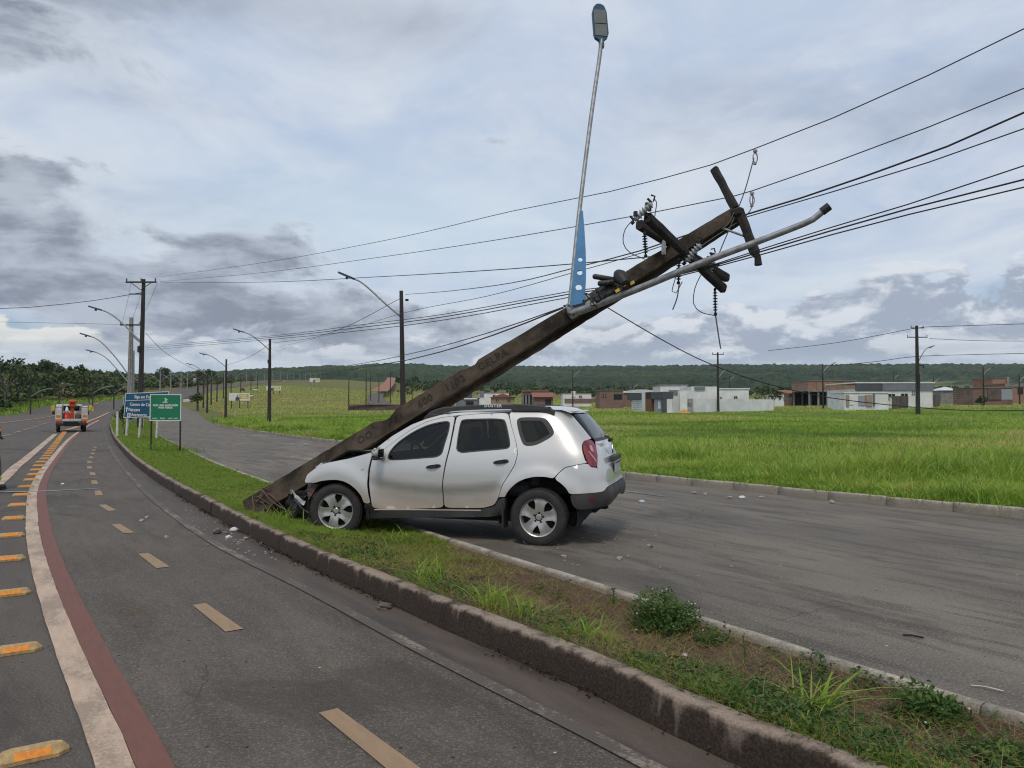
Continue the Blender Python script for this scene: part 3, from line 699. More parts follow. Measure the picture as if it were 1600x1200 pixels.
# local frame: x to the nose, y to the near flank, z up
FD = [(2.133, 1.0), (2.163, .82), (2.170, .667), (2.150, .514), (2.123, .345), (1.66, .357), (1.205, .385), (1.212, .539), (1.200, .723), (1.174, .902), (1.145, 1.085), (1.133, 1.317), (1.127, 1.497), (1.301, 1.475), (1.49, 1.422), (1.673, 1.329), (1.849, 1.202), (1.95, 1.116), (2.069, 1.03)]
FW = [(1.938, .946), (1.928, 1.05), (1.844, 1.165), (1.667, 1.295), (1.484, 1.385), (1.31, 1.428), (1.176, 1.440), (1.172, 1.317), (1.199, 1.167), (1.223, 1.0), (1.48, .978), (1.739, .954)]
RD = [(1.19, .386), (1.198, .539), (1.187, .723), (1.158, .902), (1.123, 1.109), (1.111, 1.317), (1.103, 1.499), (.79, 1.525), (.448, 1.536), (.401, 1.412), (.349, 1.294), (.292, 1.149), (.273, 1.035), (.301, .919), (.373, .803), (.447, .685), (.496, .536), (.555, .444), (.70, .402)]
RW = [(1.045, 1.042), (1.054, 1.228), (1.045, 1.438), (1.004, 1.462), (.495, 1.474), (.449, 1.411), (.37, 1.177), (.373, 1.125), (.417, 1.104), (.755, 1.074)]
QP = [(.436, 1.548), (.393, 1.407), (.341, 1.287), (.284, 1.145), (.265, 1.033), (.293, .915), (.365, .799), (.439, .681), (.488, .535), (.48, .548), (.405, .548), (.378, .60), (.329, .660), (.251, .728), (.158, .772), (.035, .799), (-.087, .80), (-.183, .783), (-.233, .845), (-.316, .919), (-.468, .957), (-.530, .962), (-.50, .986), (-.455, 1.101), (-.452, 1.173), (-.480, 1.209), (-.542, 1.222), (-.656, 1.235), (-.569, 1.295), (-.452, 1.405), (-.322, 1.522), (-.108, 1.557), (.146, 1.555)]
QW = [(.328, 1.438), (.309, 1.476), (.23, 1.486), (.012, 1.484), (-.04, 1.449), (-.104, 1.367), (-.144, 1.298), (-.132, 1.258), (.036, 1.162), (.128, 1.144), (.199, 1.15), (.236, 1.197), (.29, 1.316)]
TL = [(-.542, 1.215), (-.625, 1.21), (-.672, 1.154), (-.685, 1.039), (-.665, .925), (-.617, .912), (-.554, .925), (-.515, .986), (-.466, 1.101), (-.462, 1.173), (-.49, 1.207)]
BS = [(-.199, .779), (-.241, .838), (-.322, .911), (-.469, .949), (-.545, .950), (-.571, .910), (-.668, .903), (-.718, .832), (-.772, .742), (-1.56, .735), (-1.56, .675), (-.844, .683), (-.734, .634), (-.485, .616), (-.375, .610), (-.335, .674), (-.282, .724)]
BB = [(-.382, .604), (-.485, .610), (-.734, .628), (-.848, .676), (-1.58, .668), (-1.58, .545), (-1.25, .505), (-.95, .475), (-.697, .456), (-.605, .444), (-.452, .435), (-.407, .449), (-.395, .522)]
SI = [(2.23, .405), (2.141, .407), (2.121, .334), (1.66, .346), (1.19, .374), (.70, .390), (.530, .434), (.478, .524), (.40, .541), (.405, .44), (.425, .338), (.63, .30), (2.15, .222), (2.228, .215)]
FE = [(2.150, 1.045), (2.286, 1.007), (2.45, .963), (2.618, .930), (2.753, .903), (2.856, .874), (2.958, .803), (3.042, .745), (3.073, .645), (2.96, .652), (2.905, .650), (2.84, .672), (2.729, .69), (2.60, .697), (2.50, .68), (2.42, .645), (2.34, .590), (2.268, .51), (2.232, .412), (2.148, .414), (2.172, .514), (2.195, .667), (2.188, .82), (2.158, .985)]
BSD = [(2.16, 1.05), (2.10, 1.10), (1.925, 1.243), (1.684, 1.389), (1.497, 1.461), (1.308, 1.511), (1.116, 1.536), (.67, 1.561), (.433, 1.568), (.07, 1.574), (-.22, 1.573), (-.31, 1.535), (-.108, 1.563), (.146, 1.561), (.436, 1.553), (.79, 1.530), (1.11, 1.504), (1.301, 1.481), (1.49, 1.428), (1.673, 1.335), (1.849, 1.208), (1.95, 1.122), (2.069, 1.036)]
for sd_ in (1, -1):
    if sd_ == 1:
        panel('front_fender', loop(FE, .12), M['paint'], car, 1)
    panel('body_side', loop(BSD, .05, 1), M['paint'], car, sd_)
    for nm, D, Wd, hx in (('front_door', FD, FW, (1.32, .884)), ('rear_door', RD, RW, (.467, .957))):
        win = loop(Wd, .22); d = panel(nm, loop(D, .12), M['paint'], car, sd_, holes=[win])
        inn = inset(win, .016); panel('window_seal', win, M['black'], d, sd_, holes=[inn], push=.001)
        panel('window_glass', inn, M['tint'], d, sd_, push=-.008, grid=.09)
        # handle: a bar over a cup
        h = MB(); x, z = hx; n = 9
        y = float(S(x, z)[1]); tl = .025/.19
        for i in (0,):
            prof = [(-.095, 0), (-.085, .012), (-.05, .022), (.05, .026), (.085, .018), (.097, 0), (.085, -.014), (.03, -.020), (-.05, -.018), (-.085, -.010)]
            h.add([(x-a, (y+.030 if abs(a) < .08 else y+.012)*sd_, z+b+a*tl) for a, b in prof]+[(x-a, (y-.005)*sd_, z+b+a*tl) for a, b in prof],
                  [tuple(range(10)), tuple(range(19, 9, -1))]+[(i_, (i_+1) % 10, 10+(i_+1) % 10, 10+i_) for i_ in range(10)])
        h.build('handle', M['black'], d)
    qw = loop(QW, .22); q_ = panel('quarter_panel', loop(QP, .12), M['paint'], car, sd_, holes=[qw])
    qi = inset(qw, .042); panel('window_seal', qw, M['black'], q_, sd_, holes=[qi], push=.001); panel('window_glass', qi, M['tint'], q_, sd_, push=-.005, grid=.09)
    tl_ = panel('tail_lamp', loop(TL, .2, step=.015), M['taillamp'], car, sd_, push=.012, grid=.03)
    panel('lens_bar', loop([(-.55, 1.15), (-.585, 1.155), (-.62, 1.09), (-.60, 1.075), (-.565, 1.10)], .2, step=.01), M['lampclear'], tl_, sd_, push=.0155, depth=.004)
    panel('lens_bar', loop([(-.53, 1.085), (-.545, 1.09), (-.655, .975), (-.655, .957)], .2, step=.01), M['lampclear'], tl_, sd_, push=.0155, depth=.004)
    bp = panel('rear_bumper', loop(BS, .1), M['paint'], car, sd_, push=.004); b2_ = panel('bumper_skirt', loop(BB, .1), M['trim'], bp, sd_, push=.010, depth=.05)
    panel('reflector', loop([(-.547, .571), (-.605, .573), (-.604, .542), (-.554, .537)], .15, step=.01), M['taillamp'], bp, sd_, push=.017, depth=.01)
    panel('sill_cladding', loop(SI, .1), M['trim'], car, sd_, push=.010, depth=.06)
    panel('side_indicator', loop([(2.245, .842), (2.285, .838), (2.282, .818), (2.25, .822)], .25, step=.006), M['lampclear'], car, sd_, push=.004, depth=.004) if sd_ == 1 else None
# reflected light line along the door bottoms, put in as a silver strip
st_ = MB(); xs = np.linspace(.72, 2.10, 18)
for sd_ in (1,):
    P = [(x, float(S(x, .36)[1])+.004, .372-.0275*(x-.72)) for x in xs]; st_.tube(P, .010, 6)
st_.build('door_glint_strip', M['paint'], car)

# roof, windscreen, bonnet: lofted across the car
RE_X = [-.33, -.22, .07, .433, .67, 1.116, 1.308, 1.497]; RE_Z = [1.535, 1.573, 1.574, 1.568, 1.561, 1.536, 1.511, 1.461]
def loft(name, rows, mat, parent, ny=24):
    """rows: (x, y_edge, z_edge, crown, dx_centre)"""
    V = []; f = np.linspace(-1, 1, ny+1)
    for x, ye, ze, cr, dx in rows:
        for u in f: V.append((x+dx*(1-u*u), ye*u, ze+cr*(1-abs(u)**2.6)))
    n, k = len(rows), ny+1; I = np.arange(n*k).reshape(n, k)
    q = np.stack([I[:-1, :-1], I[:-1, 1:], I[1:, 1:], I[1:, :-1]], -1).reshape(-1, 4)
    V = np.array(V); v0 = V[q[len(q)//2]]
    if np.cross(v0[1]-v0[0], v0[2]-v0[0])[2] < 0: q = q[:, ::-1]
    return np_mesh(name, V, q, mat=mat, parent=parent, smooth=True)
rows = []
for x in np.linspace(-.33, 1.50, 30):
    z = float(np.interp(x, RE_X, RE_Z)); rows.append((x, float(S(max(x, .1), z)[1])-.004 if x > -.2 else float(S(.1, z)[1])-.004-.06*(-.2-x), z, .05*min(1, (x+.36)/.3), -.05 if x < -.1 else 0))
loft('roof', rows, M['paint'], car)
rows = []
for s_ in np.linspace(0, 1, 12):
    x = 2.16+(1.497-2.16)*s_; z = float(np.interp(x, [1.497, 1.684, 1.925, 2.10, 2.16], [1.461, 1.389, 1.243, 1.10, 1.05])); rows.append((x, float(S(x, z)[1])-.012, z-.006, .02, .16-.08*s_))
loft('windscreen', rows, M['rglass'], car)
# bonnet bent up along its near edge and pressed down under the pole
nx, ny = 44, 40; V = []
for i in range(nx+1):
    x = 2.19+.96*i/nx; ze = float(np.interp(x, [2.16, 2.286, 2.45, 2.618, 2.753, 2.856, 2.958, 3.15], [1.04, 1.007, .963, .93, .903, .874, .82, .72]))
    for j in range(ny+1):
        u = -1+2*j/ny; y = .745*u*(1-.10*max(0, x-2.6)); z = ze+.012+.055*(1-abs(u)**2.2)
        lift = .098*math.exp(-((x-2.50)/.23)**2)*max(0, u)**3; z += lift
        z += .06*math.exp(-((x-2.72)/.10)**2)*max(0, u+.3)*(1-max(0, u))*1.2
        dent = math.exp(-((y-(-.05+.25*(x-2.5)))/.26)**2); z -= .15*dent*smst(2.30, 2.62, x)
        z += .012*mnoise.noise(Vector((x*9, y*9, 0)))*smst(2.3, 2.6, x)
        V.append((x+.03*mnoise.noise(Vector((y*5, 3, x*3)))*smst(2.7, 3.1, x), y, z))
I = np.arange((nx+1)*(ny+1)).reshape(nx+1, ny+1); q = np.stack([I[:-1, :-1], I[1:, :-1], I[1:, 1:], I[:-1, 1:]], -1).reshape(-1, 4)
bon = np_mesh('bonnet', V, q, mat=M['paint'], parent=car, smooth=True)
edge = [V[int(I[i, -1])] for i in range(nx+1)]
vs = [(x, y+.002, z) for x, y, z in edge]+[(x, y-.004, z-.030) for x, y, z in edge]+[(x, y-.05, z-.035) for x, y, z in edge]; n = nx+1
MB().add(vs, [(i, i+1, n+i+1, n+i) for i in range(nx)]+[(n+i, n+i+1, 2*n+i+1, 2*n+i) for i in range(nx)], True).build('bonnet_flange', M['trim'], bon)
MB().tube([(2.30, .66, .99), (2.45, .67, .975), (2.62, .665, .955), (2.80, .64, .90)], .012, 6).build('bonnet_seal', M['black'], bon)

# tail: gate, glass, plate and the bits on it
def tail(name, zs, te, mat, parent, push=0.0, tc_=None, nu=16):
    V = []; 
    for z in zs:
        xr = float(np.interp(z, _zf, _xr)); W = .9-float(np.interp(z, _zf, _sz)); t0 = float(np.interp(z, te[0], te[1])); t1 = xr+.40-.55-(W-.30)
        t = np.linspace(t0, t1, nu+1); x, y, zz = S(t, np.full(nu+1, z)); x = x-.035*(1-(y/.7)**2)-push
        row = [(a, b, c) for a, b, c in zip(x, y, zz)]; V += row+[(a, -b, c) for a, b, c in row[::-1][1:]]
    k = 2*nu+1; n = len(zs); I = np.arange(n*k).reshape(n, k); q = np.stack([I[:-1, :-1], I[:-1, 1:], I[1:, 1:], I[1:, :-1]], -1).reshape(-1, 4)
    V = np.array(V); m_ = q[len(q)//2]
    if np.cross(V[m_[1]]-V[m_[0]], V[m_[2]]-V[m_[0]])[0] > 0: q = q[:, ::-1]
    return np_mesh(name, V, q, mat=mat, parent=parent, smooth=True)
gate = tail('tailgate', np.linspace(.742, 1.20, 26), ([.74, .832, .917, 1.038, 1.153, 1.23], [-.778, -.724, -.672, -.695, -.682, -.70]), M['paint'], car)
tail('rear_window', np.linspace(1.20, 1.525, 18), ([1.19, 1.235, 1.295, 1.405, 1.525], [-.69, -.66, -.571, -.454, -.328]), M['rglass'], gate, push=-.004)
tail('window_surround', np.linspace(1.198, 1.235, 5), ([1.19, 1.235], [-.70, -.665]), M['trim'], gate, push=.002)
sp_ = MB(); sp_.box((-.30, 0, 1.556), (.10, .98, .03), bev=.012); sp_.build('spoiler', M['paint'], gate)
MB().box((-.772, 0, .985), (.05, .62, .075), bev=.015).build('handle_garnish', M['trim'], gate)
pl = MB().box((-.792, 0, .875), (.012, .40, .13), bev=.004).build('number_plate', M['platew'], gate)
MB().box((-.80, 0, .928), (.006, .38, .018)).build('plate_band', M['lampblue'], pl)
em = MB(); dm = [(0, .05), (.032, 0), (0, -.05), (-.032, 0)]
for i in range(4):
    a, b = dm[i], dm[(i+1) % 4]; em.tube([(-.735, a[0], 1.09+a[1]), (-.735, b[0], 1.09+b[1])], .008, 6)
em.build('diamond_emblem', M['chrome'], gate)
MB().tube([(-.70, .02, 1.205), (-.72, .20, 1.235), (-.70, .36, 1.26)], .011, 6).tube([(-.69, 0, 1.19), (-.73, .03, 1.205)], .022, 8).build('rear_wiper', M['black'], gate)
MB().box((-.60, .45, .42), (.30, .07, .05), bev=.02).build('tow_beam', M['dark'], car)

# roof rails
for sd_ in (1, -1):
    P = catmull([(1.56, 1.447), (1.50, 1.515), (1.40, 1.565), (1.24, 1.600), (.95, 1.622), (.6, 1.632), (.3, 1.630), (.06, 1.615), (-.06, 1.590), (-.13, 1.556)], .04)
    vs = []; fs = []
    for i, (x, z) in enumerate(P):
        hh = .030 if .42 < x < 1.22 else .036
        for a, b in ((-.022, -hh), (.022, -hh), (.020, hh*.6), (.008, hh), (-.012, hh), (-.022, hh*.6)): vs.append((x, (.585+a-.0*x)*sd_, z-.022+b))
    n = len(P); fs = [(i*6+j, i*6+(j+1) % 6, (i+1)*6+(j+1) % 6, (i+1)*6+j) for i in range(n-1) for j in range(6)]+[tuple(range(6)), tuple((n-1)*6+j for j in range(5, -1, -1))]
    rail = MB().add(vs, fs).build('roof_rail', M['trim'], car, angle=.5)
    MB().box((.16, .585*sd_, 1.578), (.50, .05, .07), bev=.02).build('rail_foot', M['trim'], rail)
    MB().box((1.40, .60*sd_, 1.50), (.22, .04, .06), bev=.015).build('rail_foot', M['trim'], rail)
    if sd_ == 1:
        text_obj('rail_lettering', 'DUSTER', .052, M['white'], rail, axes((.64, .6085, 1.622), (-1, 0, -.012), (0, -.05, 1), (0, 1, .05)), .0015, .0016, spacing=1.25)

# door mirror
mi = MB(); 
mp = [(0, -.115, -.05), (.05, -.105, -.06), (.075, -.02, -.055), (.07, .05, -.05), (0, .09, -.05), (0, .10, 0)]
mi.box((0, 0, 0), (.10, .19, .125), bev=.035); M['paint2'] = pm('mirror_paint', (.56, .55, .53), .33, .35, scale=3, coat=.8)
mirror = mi.build('door_mirror', M['paint2'], car, angle=1.0); mirror.location = (2.02, .955, 1.045)
MB().box((-.052, 0, 0), (.008, .155, .10), bev=.003).build('mirror_glass', M['tint'], mirror)
MB().box((.0, 0, -.068), (.09, .17, .035), bev=.015).tube([(.0, -.05, -.07), (.02, -.12, -.06)], .022, 8).build('mirror_foot', M['black'], mirror)
m2_ = copy_tree(mirror); m2_.parent = car; m2_.location = (2.02, -.955, 1.045)

# wheels
def make_wheel():
    r = bpy.data.objects.new('wheel', None); link(r, car)
    T = MB()                                            # axis along y, outer face +y
    ax = Matrix.Rotation(R(-90), 4, 'X')
    prof = [(.222, -.105), (.245, -.112), (.29, -.112), (.318, -.100), (.327, -.080), (.330, -.04), (.330, .04), (.327, .080), (.318, .100), (.306, .106), (.29, .111), (.27, .1115), (.245, .110), (.228, .103), (.222, .092), (.20, .05), (.20, -.09)]
    T.lathe(prof, 56, ax)
    for k in range(64):                                 # tread blocks
        w = 2*math.pi*k/64
        for yy in (-.075, -.025, .025, .075):
            T.box((0, 0, .331), (.022, .036, .012), Matrix.Rotation(w+(.03 if yy > 0 else 0), 4, 'Y') @ Matrix.Translation((0, yy, 0)))
    T.build('tyre', M['rubber'], r, angle=.6)
    Q = MB(); Q.lathe([(.196, .03), (.207, .075), (.213, .092), (.222, .099), (.226, .096), (.224, .088)], 56, ax, cap=False)
    def pol(rr, a, y): return (rr*math.cos(a), y, rr*math.sin(a))
    for k in range(5):
        a0 = 2*math.pi*k/5+R(18)
        st = []
        for rr, hw, y0, yc in ((.045, .628, .070, .070), (.088, .628, .082, .078), (.108, .52, .085, .079), (.135, .41, .088, .080), (.175, .36, .087, .080), (.209, .42, .083, .078)):
            st.append([pol(rr, a0-hw, y0-.030), pol(rr, a0-hw, y0), pol(rr, a0-hw*.45, y0-.001), pol(rr, a0, yc), pol(rr, a0+hw*.45, y0-.001), pol(rr, a0+hw, y0), pol(rr, a0+hw, y0-.030)])
        vs = [p for row in st for p in row]; n = 7
        Q.add(vs, [(i*n+j, i*n+j+1, (i+1)*n+j+1, (i+1)*n+j) for i in range(5) for j in range(6)], False)
    Q.lathe([(.0, .074), (.030, .074), (.036, .070)], 20, ax)
    Q.lathe([(.20, -.05), (.196, .03)], 40, ax, cap=False)
    rim = Q.build('rim', M['alloy'], r, angle=.5)
    D = MB(); D.lathe([(.0, .02), (.20, .02), (.20, -.06)], 40, ax)
    for k in range(5): D.lathe([(.0, .083), (.011, .083), (.012, .05)], 10, ax @ Matrix.Translation((.056*math.cos(2*math.pi*k/5+R(54)), .056*math.sin(2*math.pi*k/5+R(54)), 0)))
    D.build('brake_and_nuts', M['dark'], r)
    return r
w0 = make_wheel(); w0.location = (0, .80, .325)
for (x, y, z, rz, ry) in ((2.643, .795, .305, R(12), 25), (0, -.80, .325, math.pi, 70), (2.643, -.795, .305, math.pi+R(12), 10)):
    w = copy_tree(w0); w.parent = car; w.location = (x, y, z); w.rotation_euler = (0, R(ry), rz)
w0.rotation_euler = (0, R(-8), 0)

# arch liners, underbody, cabin
A_ = MB()
for xc, zc, rr, sd_ in ((0.02, .34, .475, 1), (0.02, .34, .475, -1), (2.60, .30, .415, 1), (2.60, .30, .415, -1)):
    vs = []; n = 22
    for yy in (.872, .45):
        for i in range(n+1):
            w = math.pi*(-.08+1.16*i/n); vs.append((xc+rr*math.cos(w), yy*sd_, zc+rr*math.sin(w)))
    MB().add(vs, [(i, i+1, n+2+i, n+1+i) for i in range(n)]+[tuple(range(n+1, 2*n+2))], True).build('wheel_arch_liner', M['dark'], car)
U = MB(); U.box((1.1, 0, .30), (3.0, 1.30, .14)).box((1.31, 0, .34), (1.62, 1.56, .10)).box((2.2, 0, .60), (.05, 1.5, .72)).box((-.55, 0, .60), (.25, 1.1, .35)).box((2.72, 0, .58), (.62, .92, .40))
U.tube([(0, -.7, .31), (0, .7, .31)], .05, 8).tube([(2.643, -.7, .30), (2.643, .7, .30)], .05, 8).tube([(-.5, -.5, .34), (-.3, -.45, .30), (.5, -.3, .26)], .035, 8); U.build('underbody', M['dark'], car)
MB().box((.43, .80, .33), (.02, .20, .30)).build('mud_flap', M['rubber'], car)
MB().box((2.19, .78, .30), (.02, .16, .18)).build('mud_flap', M['rubber'], car)
for (x, y, w) in ((1.28, .37, .50), (1.28, -.37, .50), (.36, .0, 1.24)):
    s_ = MB(); s_.box((x+.08, y, .62), (.50, w, .18), bev=.05); s_.box((x-.22, y, .92), (.15, w*.94, .60), Matrix.Translation((x-.22, y, .7)) @ Matrix.Rotation(R(-14), 4, 'Y') @ Matrix.Translation((-x+.22, -y, -.7)), bev=.05)
    se = s_.build('seat', M['seat'], car)
    for hy in ((0,) if w < 1 else (-.38, .38)):
        MB().box((x-.34, y+hy, 1.27), (.09, .26, .17), bev=.04).tube([(x-.33, y+hy, 1.1), (x-.335, y+hy, 1.22)], .02, 6).build('headrest', M['seat'], se)
MB().box((2.02, 0, .92), (.42, 1.44, .18), bev=.05).box((1.85, .37, .99), (.14, .36, .10), bev=.03).build('dashboard', M['dark'], car)
sw = MB(); c_ = [(1.72+.055*math.cos(a), .37+.185*math.sin(a), .97+.175*math.cos(a)) for a in np.linspace(0, 2*math.pi, 25)]
sw.tube(c_, .015, 6, cap=False).box((1.75, .37, .95), (.05, .12, .10), bev=.02).build('steering_wheel', M['dark'], car)
MB().box((-.2, 0, .75), (.5, 1.2, .35)).build('boot_floor', M['dark'], car)

# the wrecked nose
def crumple(name, P0, du, dv, nu, nv, amp, mat, parent, seed, freq=6):
    V = []; P0, du, dv = map(np.array, (P0, du, dv)); nrm = np.cross(du, dv); nrm = nrm/np.linalg.norm(nrm)
    for i in range(nu+1):
        for j in range(nv+1):
            p = P0+du*i/nu+dv*j/nv; w = mnoise.noise(Vector(p*freq)+Vector((seed, 0, 0)))+.5*mnoise.noise(Vector(p*freq*2.3)+Vector((0, seed, 0)))
            e = .04*mnoise.noise(Vector(p*11)+Vector((0, 0, seed))); V.append(p+nrm*w*amp+du/np.linalg.norm(du)*e+dv/np.linalg.norm(dv)*e)
    I = np.arange((nu+1)*(nv+1)).reshape(nu+1, nv+1); q = np.stack([I[:-1, :-1], I[1:, :-1], I[1:, 1:], I[:-1, 1:]], -1).reshape(-1, 4)
    o = np_mesh(name, V, q, mat=mat, parent=parent); so = o.modifiers.new('t', 'SOLIDIFY'); so.thickness = .006; return o
crumple('front_bumper', (3.31, .76, .47), (-.37, .10, -.25), (-.13, -.03, -.17), 20, 10, .055, M['mud'], car, 3)
crumple('bumper_fragment', (3.36, .74, .51), (-.27, .09, -.10), (.01, .0, -.045), 16, 4, .045, M['paint2'], car, 9)
crumple('broken_headlamp', (3.07, .78, .645), (-.14, .03, -.02), (-.02, .02, -.22), 10, 10, .06, M['rust'], car, 5)
crumple('inner_wing', (3.10, .60, .60), (-.22, .10, .0), (.02, 0, -.40), 10, 12, .07, M['dark'], car, 7)
crumple('bumper_beam', (3.16, .70, .46), (0, -1.4, 0), (.0, 0, -.14), 24, 4, .07, M['dark_metal'], car, 2)
crumple('radiator', (3.02, .62, .75), (0, -1.25, 0), (.02, 0, -.48), 20, 10, .06, M['dark'], car, 12)
crumple('wheel_liner_torn', (3.02, .80, .52), (-.10, .04, 0), (.03, 0, -.42), 8, 12, .05, M['mud'], car, 14)
crumple('engine_bay', (3.46, .62, .46), (-.55, .10, .16), (.06, .02, -.40), 18, 14, .08, M['dark'], car, 21)
crumple('bent_bracket', (3.30, .66, .40), (-.20, .12, .10), (.03, 0, -.16), 10, 8, .06, M['dark_metal'], car, 23)
crumple('bonnet_tongue', (3.12, .52, .83), (-.24, .16, .07), (-.05, -.22, .03), 14, 12, .05, M['paint2'], car, 27)
hs = MB()
for k in range(6):
    a = random.uniform(-.2, .2); hs.tube(catmull([(3.0+.1*random.random(), .55+.15*random.random(), .55), (3.15+.1*random.random(), .6+a*.5, .42), (3.2+.15*random.random(), .65+a, .28), (3.1+.2*random.random(), .62+a, .16)], .05), .009+.006*random.random(), 6)
hs.build('loose_hoses', M['black'], car)
# ================================================================== POLES AND WIRES
_p = math.atan(37/1200); _F = np.array([0, math.cos(_p), math.sin(_p)]); _U = np.array([0, -math.sin(_p), math.cos(_p)])
def at(u, v, Y):
    """survey helper: the point seen at (u, v) of the photograph, Y metres ahead"""
    d = _F+np.array([1, 0, 0])*(u-800)/1200+_U*(600-v)/1200
    return np.array([0, 0, 1.6])+d*(Y/d[1])
B0 = at(418, 787, 10.6); T0 = at(1150, 338, 9.1); AX = (T0-B0)/np.linalg.norm(T0-B0)
p1 = np.array([0, -1, 0])-AX*np.dot([0, -1, 0], AX); p1 /= np.linalg.norm(p1); p2 = np.cross(p1, AX); p2 *= np.sign(p2[2])
ph = R(24); NL = math.cos(ph)*p1+math.sin(ph)*p2; ML = np.cross(AX, NL); ML *= np.sign(ML[2])   # NL: normal of the lit flange, ML: up across it
B1 = B0-AX*.25; PL = np.linalg.norm(T0-B1)
def on(s, u=0.0, v=0.0):
    """point on the pole: s metres from the butt, u across the flange, v out of it"""
    return B1+AX*s+ML*u+NL*v
pole = thing('utility_pole', 'toppled dark concrete pole lying across the bonnet of the car', 'pole', tuple(B1))
def shaft():
    n = 110; vs = []; prof_n = 0
    for i in range(n+1):
        s = PL*i/n; k = 1-i/n; w = .155+.145*k; d = .19+.15*k; tf = .045+.03*k; rd = w*.28
        pr = [(-w/2, d/2), (w/2, d/2), (w/2, d/2-tf), (w/2-rd, d/2-tf-.03), (w/2-rd, -d/2+tf+.03), (w/2, -d/2+tf), (w/2, -d/2), (-w/2, -d/2), (-w/2, -d/2+tf), (-w/2+rd, -d/2+tf+.03), (-w/2+rd, d/2-tf-.03), (-w/2, d/2-tf)]
        for j, (u, v) in enumerate(pr):
            a = .006*mnoise.noise(Vector((s*7, j*3.1, 0)))+.004*mnoise.noise(Vector((s*21, j*5.7, 2)))
            if j in (1, 2): 
                ch = max(0, mnoise.noise(Vector((s*2.3, 7.7, 1)))-.05)*(.10 if 2.2 < s < 5.3 else .03); ch = math.floor(ch*38)/38+(.006*mnoise.noise(Vector((s*30, 1, 1))) if ch > .01 else 0); u -= ch
                if j == 1: v -= ch*.3
            vs.append(on(s, u+a, v+a*.6))
        prof_n = len(pr)
    K = prof_n; fs = [(i*K+j, i*K+(j+1) % K, (i+1)*K+(j+1) % K, (i+1)*K+j) for i in range(n) for j in range(K)]+[tuple(range(K)), tuple(range(n*K+K-1, n*K-1, -1))]
    m = MB(); m.add(vs, fs); o = m.build('shaft', M['oldpole'], pole, world=True)
    bm = bmesh.new(); bm.from_mesh(o.data); bmesh.ops.recalc_face_normals(bm, faces=bm.faces); bm.to_mesh(o.data); bm.free(); return o
def oldpole_fn(t, b, tc):
    o = tc.outputs['Object']; n = t.noise(o, 2.2, 7, .65, .3); g = t.noise(o, 28, 5, .7); st = t.noise(o, 7, 5, .6, 1.0)
    c = t.mix(t.ss(n, .32, .66), (.023, .019, .015), (.098, .075, .054))
    c = t.mix(t.m('MULTIPLY', t.ss(st, .55, .72), .6), c, (.018, .015, .013)); c = t.mix(t.m('MULTIPLY', t.ss(g, .56, .75), .45), c, (.17, .14, .11))
    t.l.new(c, b.inputs['Base Color']); b.inputs['Roughness'].default_value = .95; b.inputs['Specular IOR Level'].default_value = .2; bump(t, b, t.m('ADD', g, st), .6, .01)
M['oldpole'] = mix_mat('old_concrete_pole', oldpole_fn)
M['armdark'] = pm('dark_old_crossarm', (.034, .028, .024), .9, col2=(.012, .011, .010), scale=7, bump=.4, bscale=40)
M['brokenend'] = pm('broken_concrete', (.20, .12, .075), .95, scale=20, bump=.5)
M['porcelain'] = pm('grey_polymer', (.34, .36, .37), .4); M['tagyellow'] = pm('yellow_tag', (.50, .33, .02), .5)
M['armblue'] = pm('blue_arm_paint', (.045, .21, .42), .5, col2=(.035, .165, .34), scale=6)
M['engrave'] = pm('engraved_shadow', (.036, .028, .022), 1.0)
sh = shaft()
for s, tx in ((2.02, 'OO'), (2.52, '12'), (2.98, '600'), (3.44, '1102'), (4.02, 'CELPA')):
    k = 1-s/PL; d = .19+.15*k; P_ = np.array(on(s, .0, d/2+.0015))-np.array(pole.location)
    text_obj('stamped_text', tx, .135, M['engrave'], sh, axes(P_, AX, ML, NL), .0025, .004, spacing=1.15)
hb = MB()
for s in np.arange(4.9, PL-.1, .115):
    if 5.35 < s < 5.9: continue
    d = .19+.15*(1-s/PL); hb.lathe([(.009, 0), (.009, .004)], 8, aim(on(s, .012, d/2-.002), NL))
tag(hb.build('bolt_holes', M['engrave'], sh, world=True), kind='stuff')
def arm(P, Q, w, d, name='crossarm', mat='armdark', broken=0):
    P = np.array(P); Q = np.array(Q); a = (Q-P); L = np.linalg.norm(a); a /= L; x = np.cross(a, [0, 0, 1.]); x /= np.linalg.norm(x); y = np.cross(x, a)
    n = 14; vs = []; oc = [(-1, -.6), (-.6, -1), (.6, -1), (1, -.6), (1, .6), (.6, 1), (-.6, 1), (-1, .6)]
    for i in range(n+1):
        f = i/n; k = 1+.12*math.cos(2*math.pi*f*.5)**2
        for j, (c, e) in enumerate(oc):
            r = 1+.12*mnoise.noise(Vector((f*L*9, j*2.3, P[0])))
            vs.append(P+a*L*f+x*c*w/2*r*k+y*e*d/2*r*k)
    fs = [(i*8+j, i*8+(j+1) % 8, (i+1)*8+(j+1) % 8, (i+1)*8+j) for i in range(n) for j in range(8)]+[tuple(range(7, -1, -1)), tuple(range(n*8, n*8+8))]
    return MB().add(vs, fs).build(name, M[mat], pole, world=True)
tp = at(1150, 338, 9.1)
a1 = arm(at(1116, 264, 9.35), at(1149, 326, 9.12), .075, .085); a2 = arm(at(1155, 330, 9.0), at(1180, 396, 8.85), .080, .095)
MB().tube([at(1178, 392, 8.85), at(1184, 402, 8.83), at(1185, 414, 8.82)], [.05, .038, .045], 9).build('torn_stub', M['armdark'], a2, world=True)
MB().box(tuple(at(1152, 332, 9.0)), (.10, .16, .10), rz=.4, bev=.02).build('arm_joint', M['armdark'], a1, world=True)
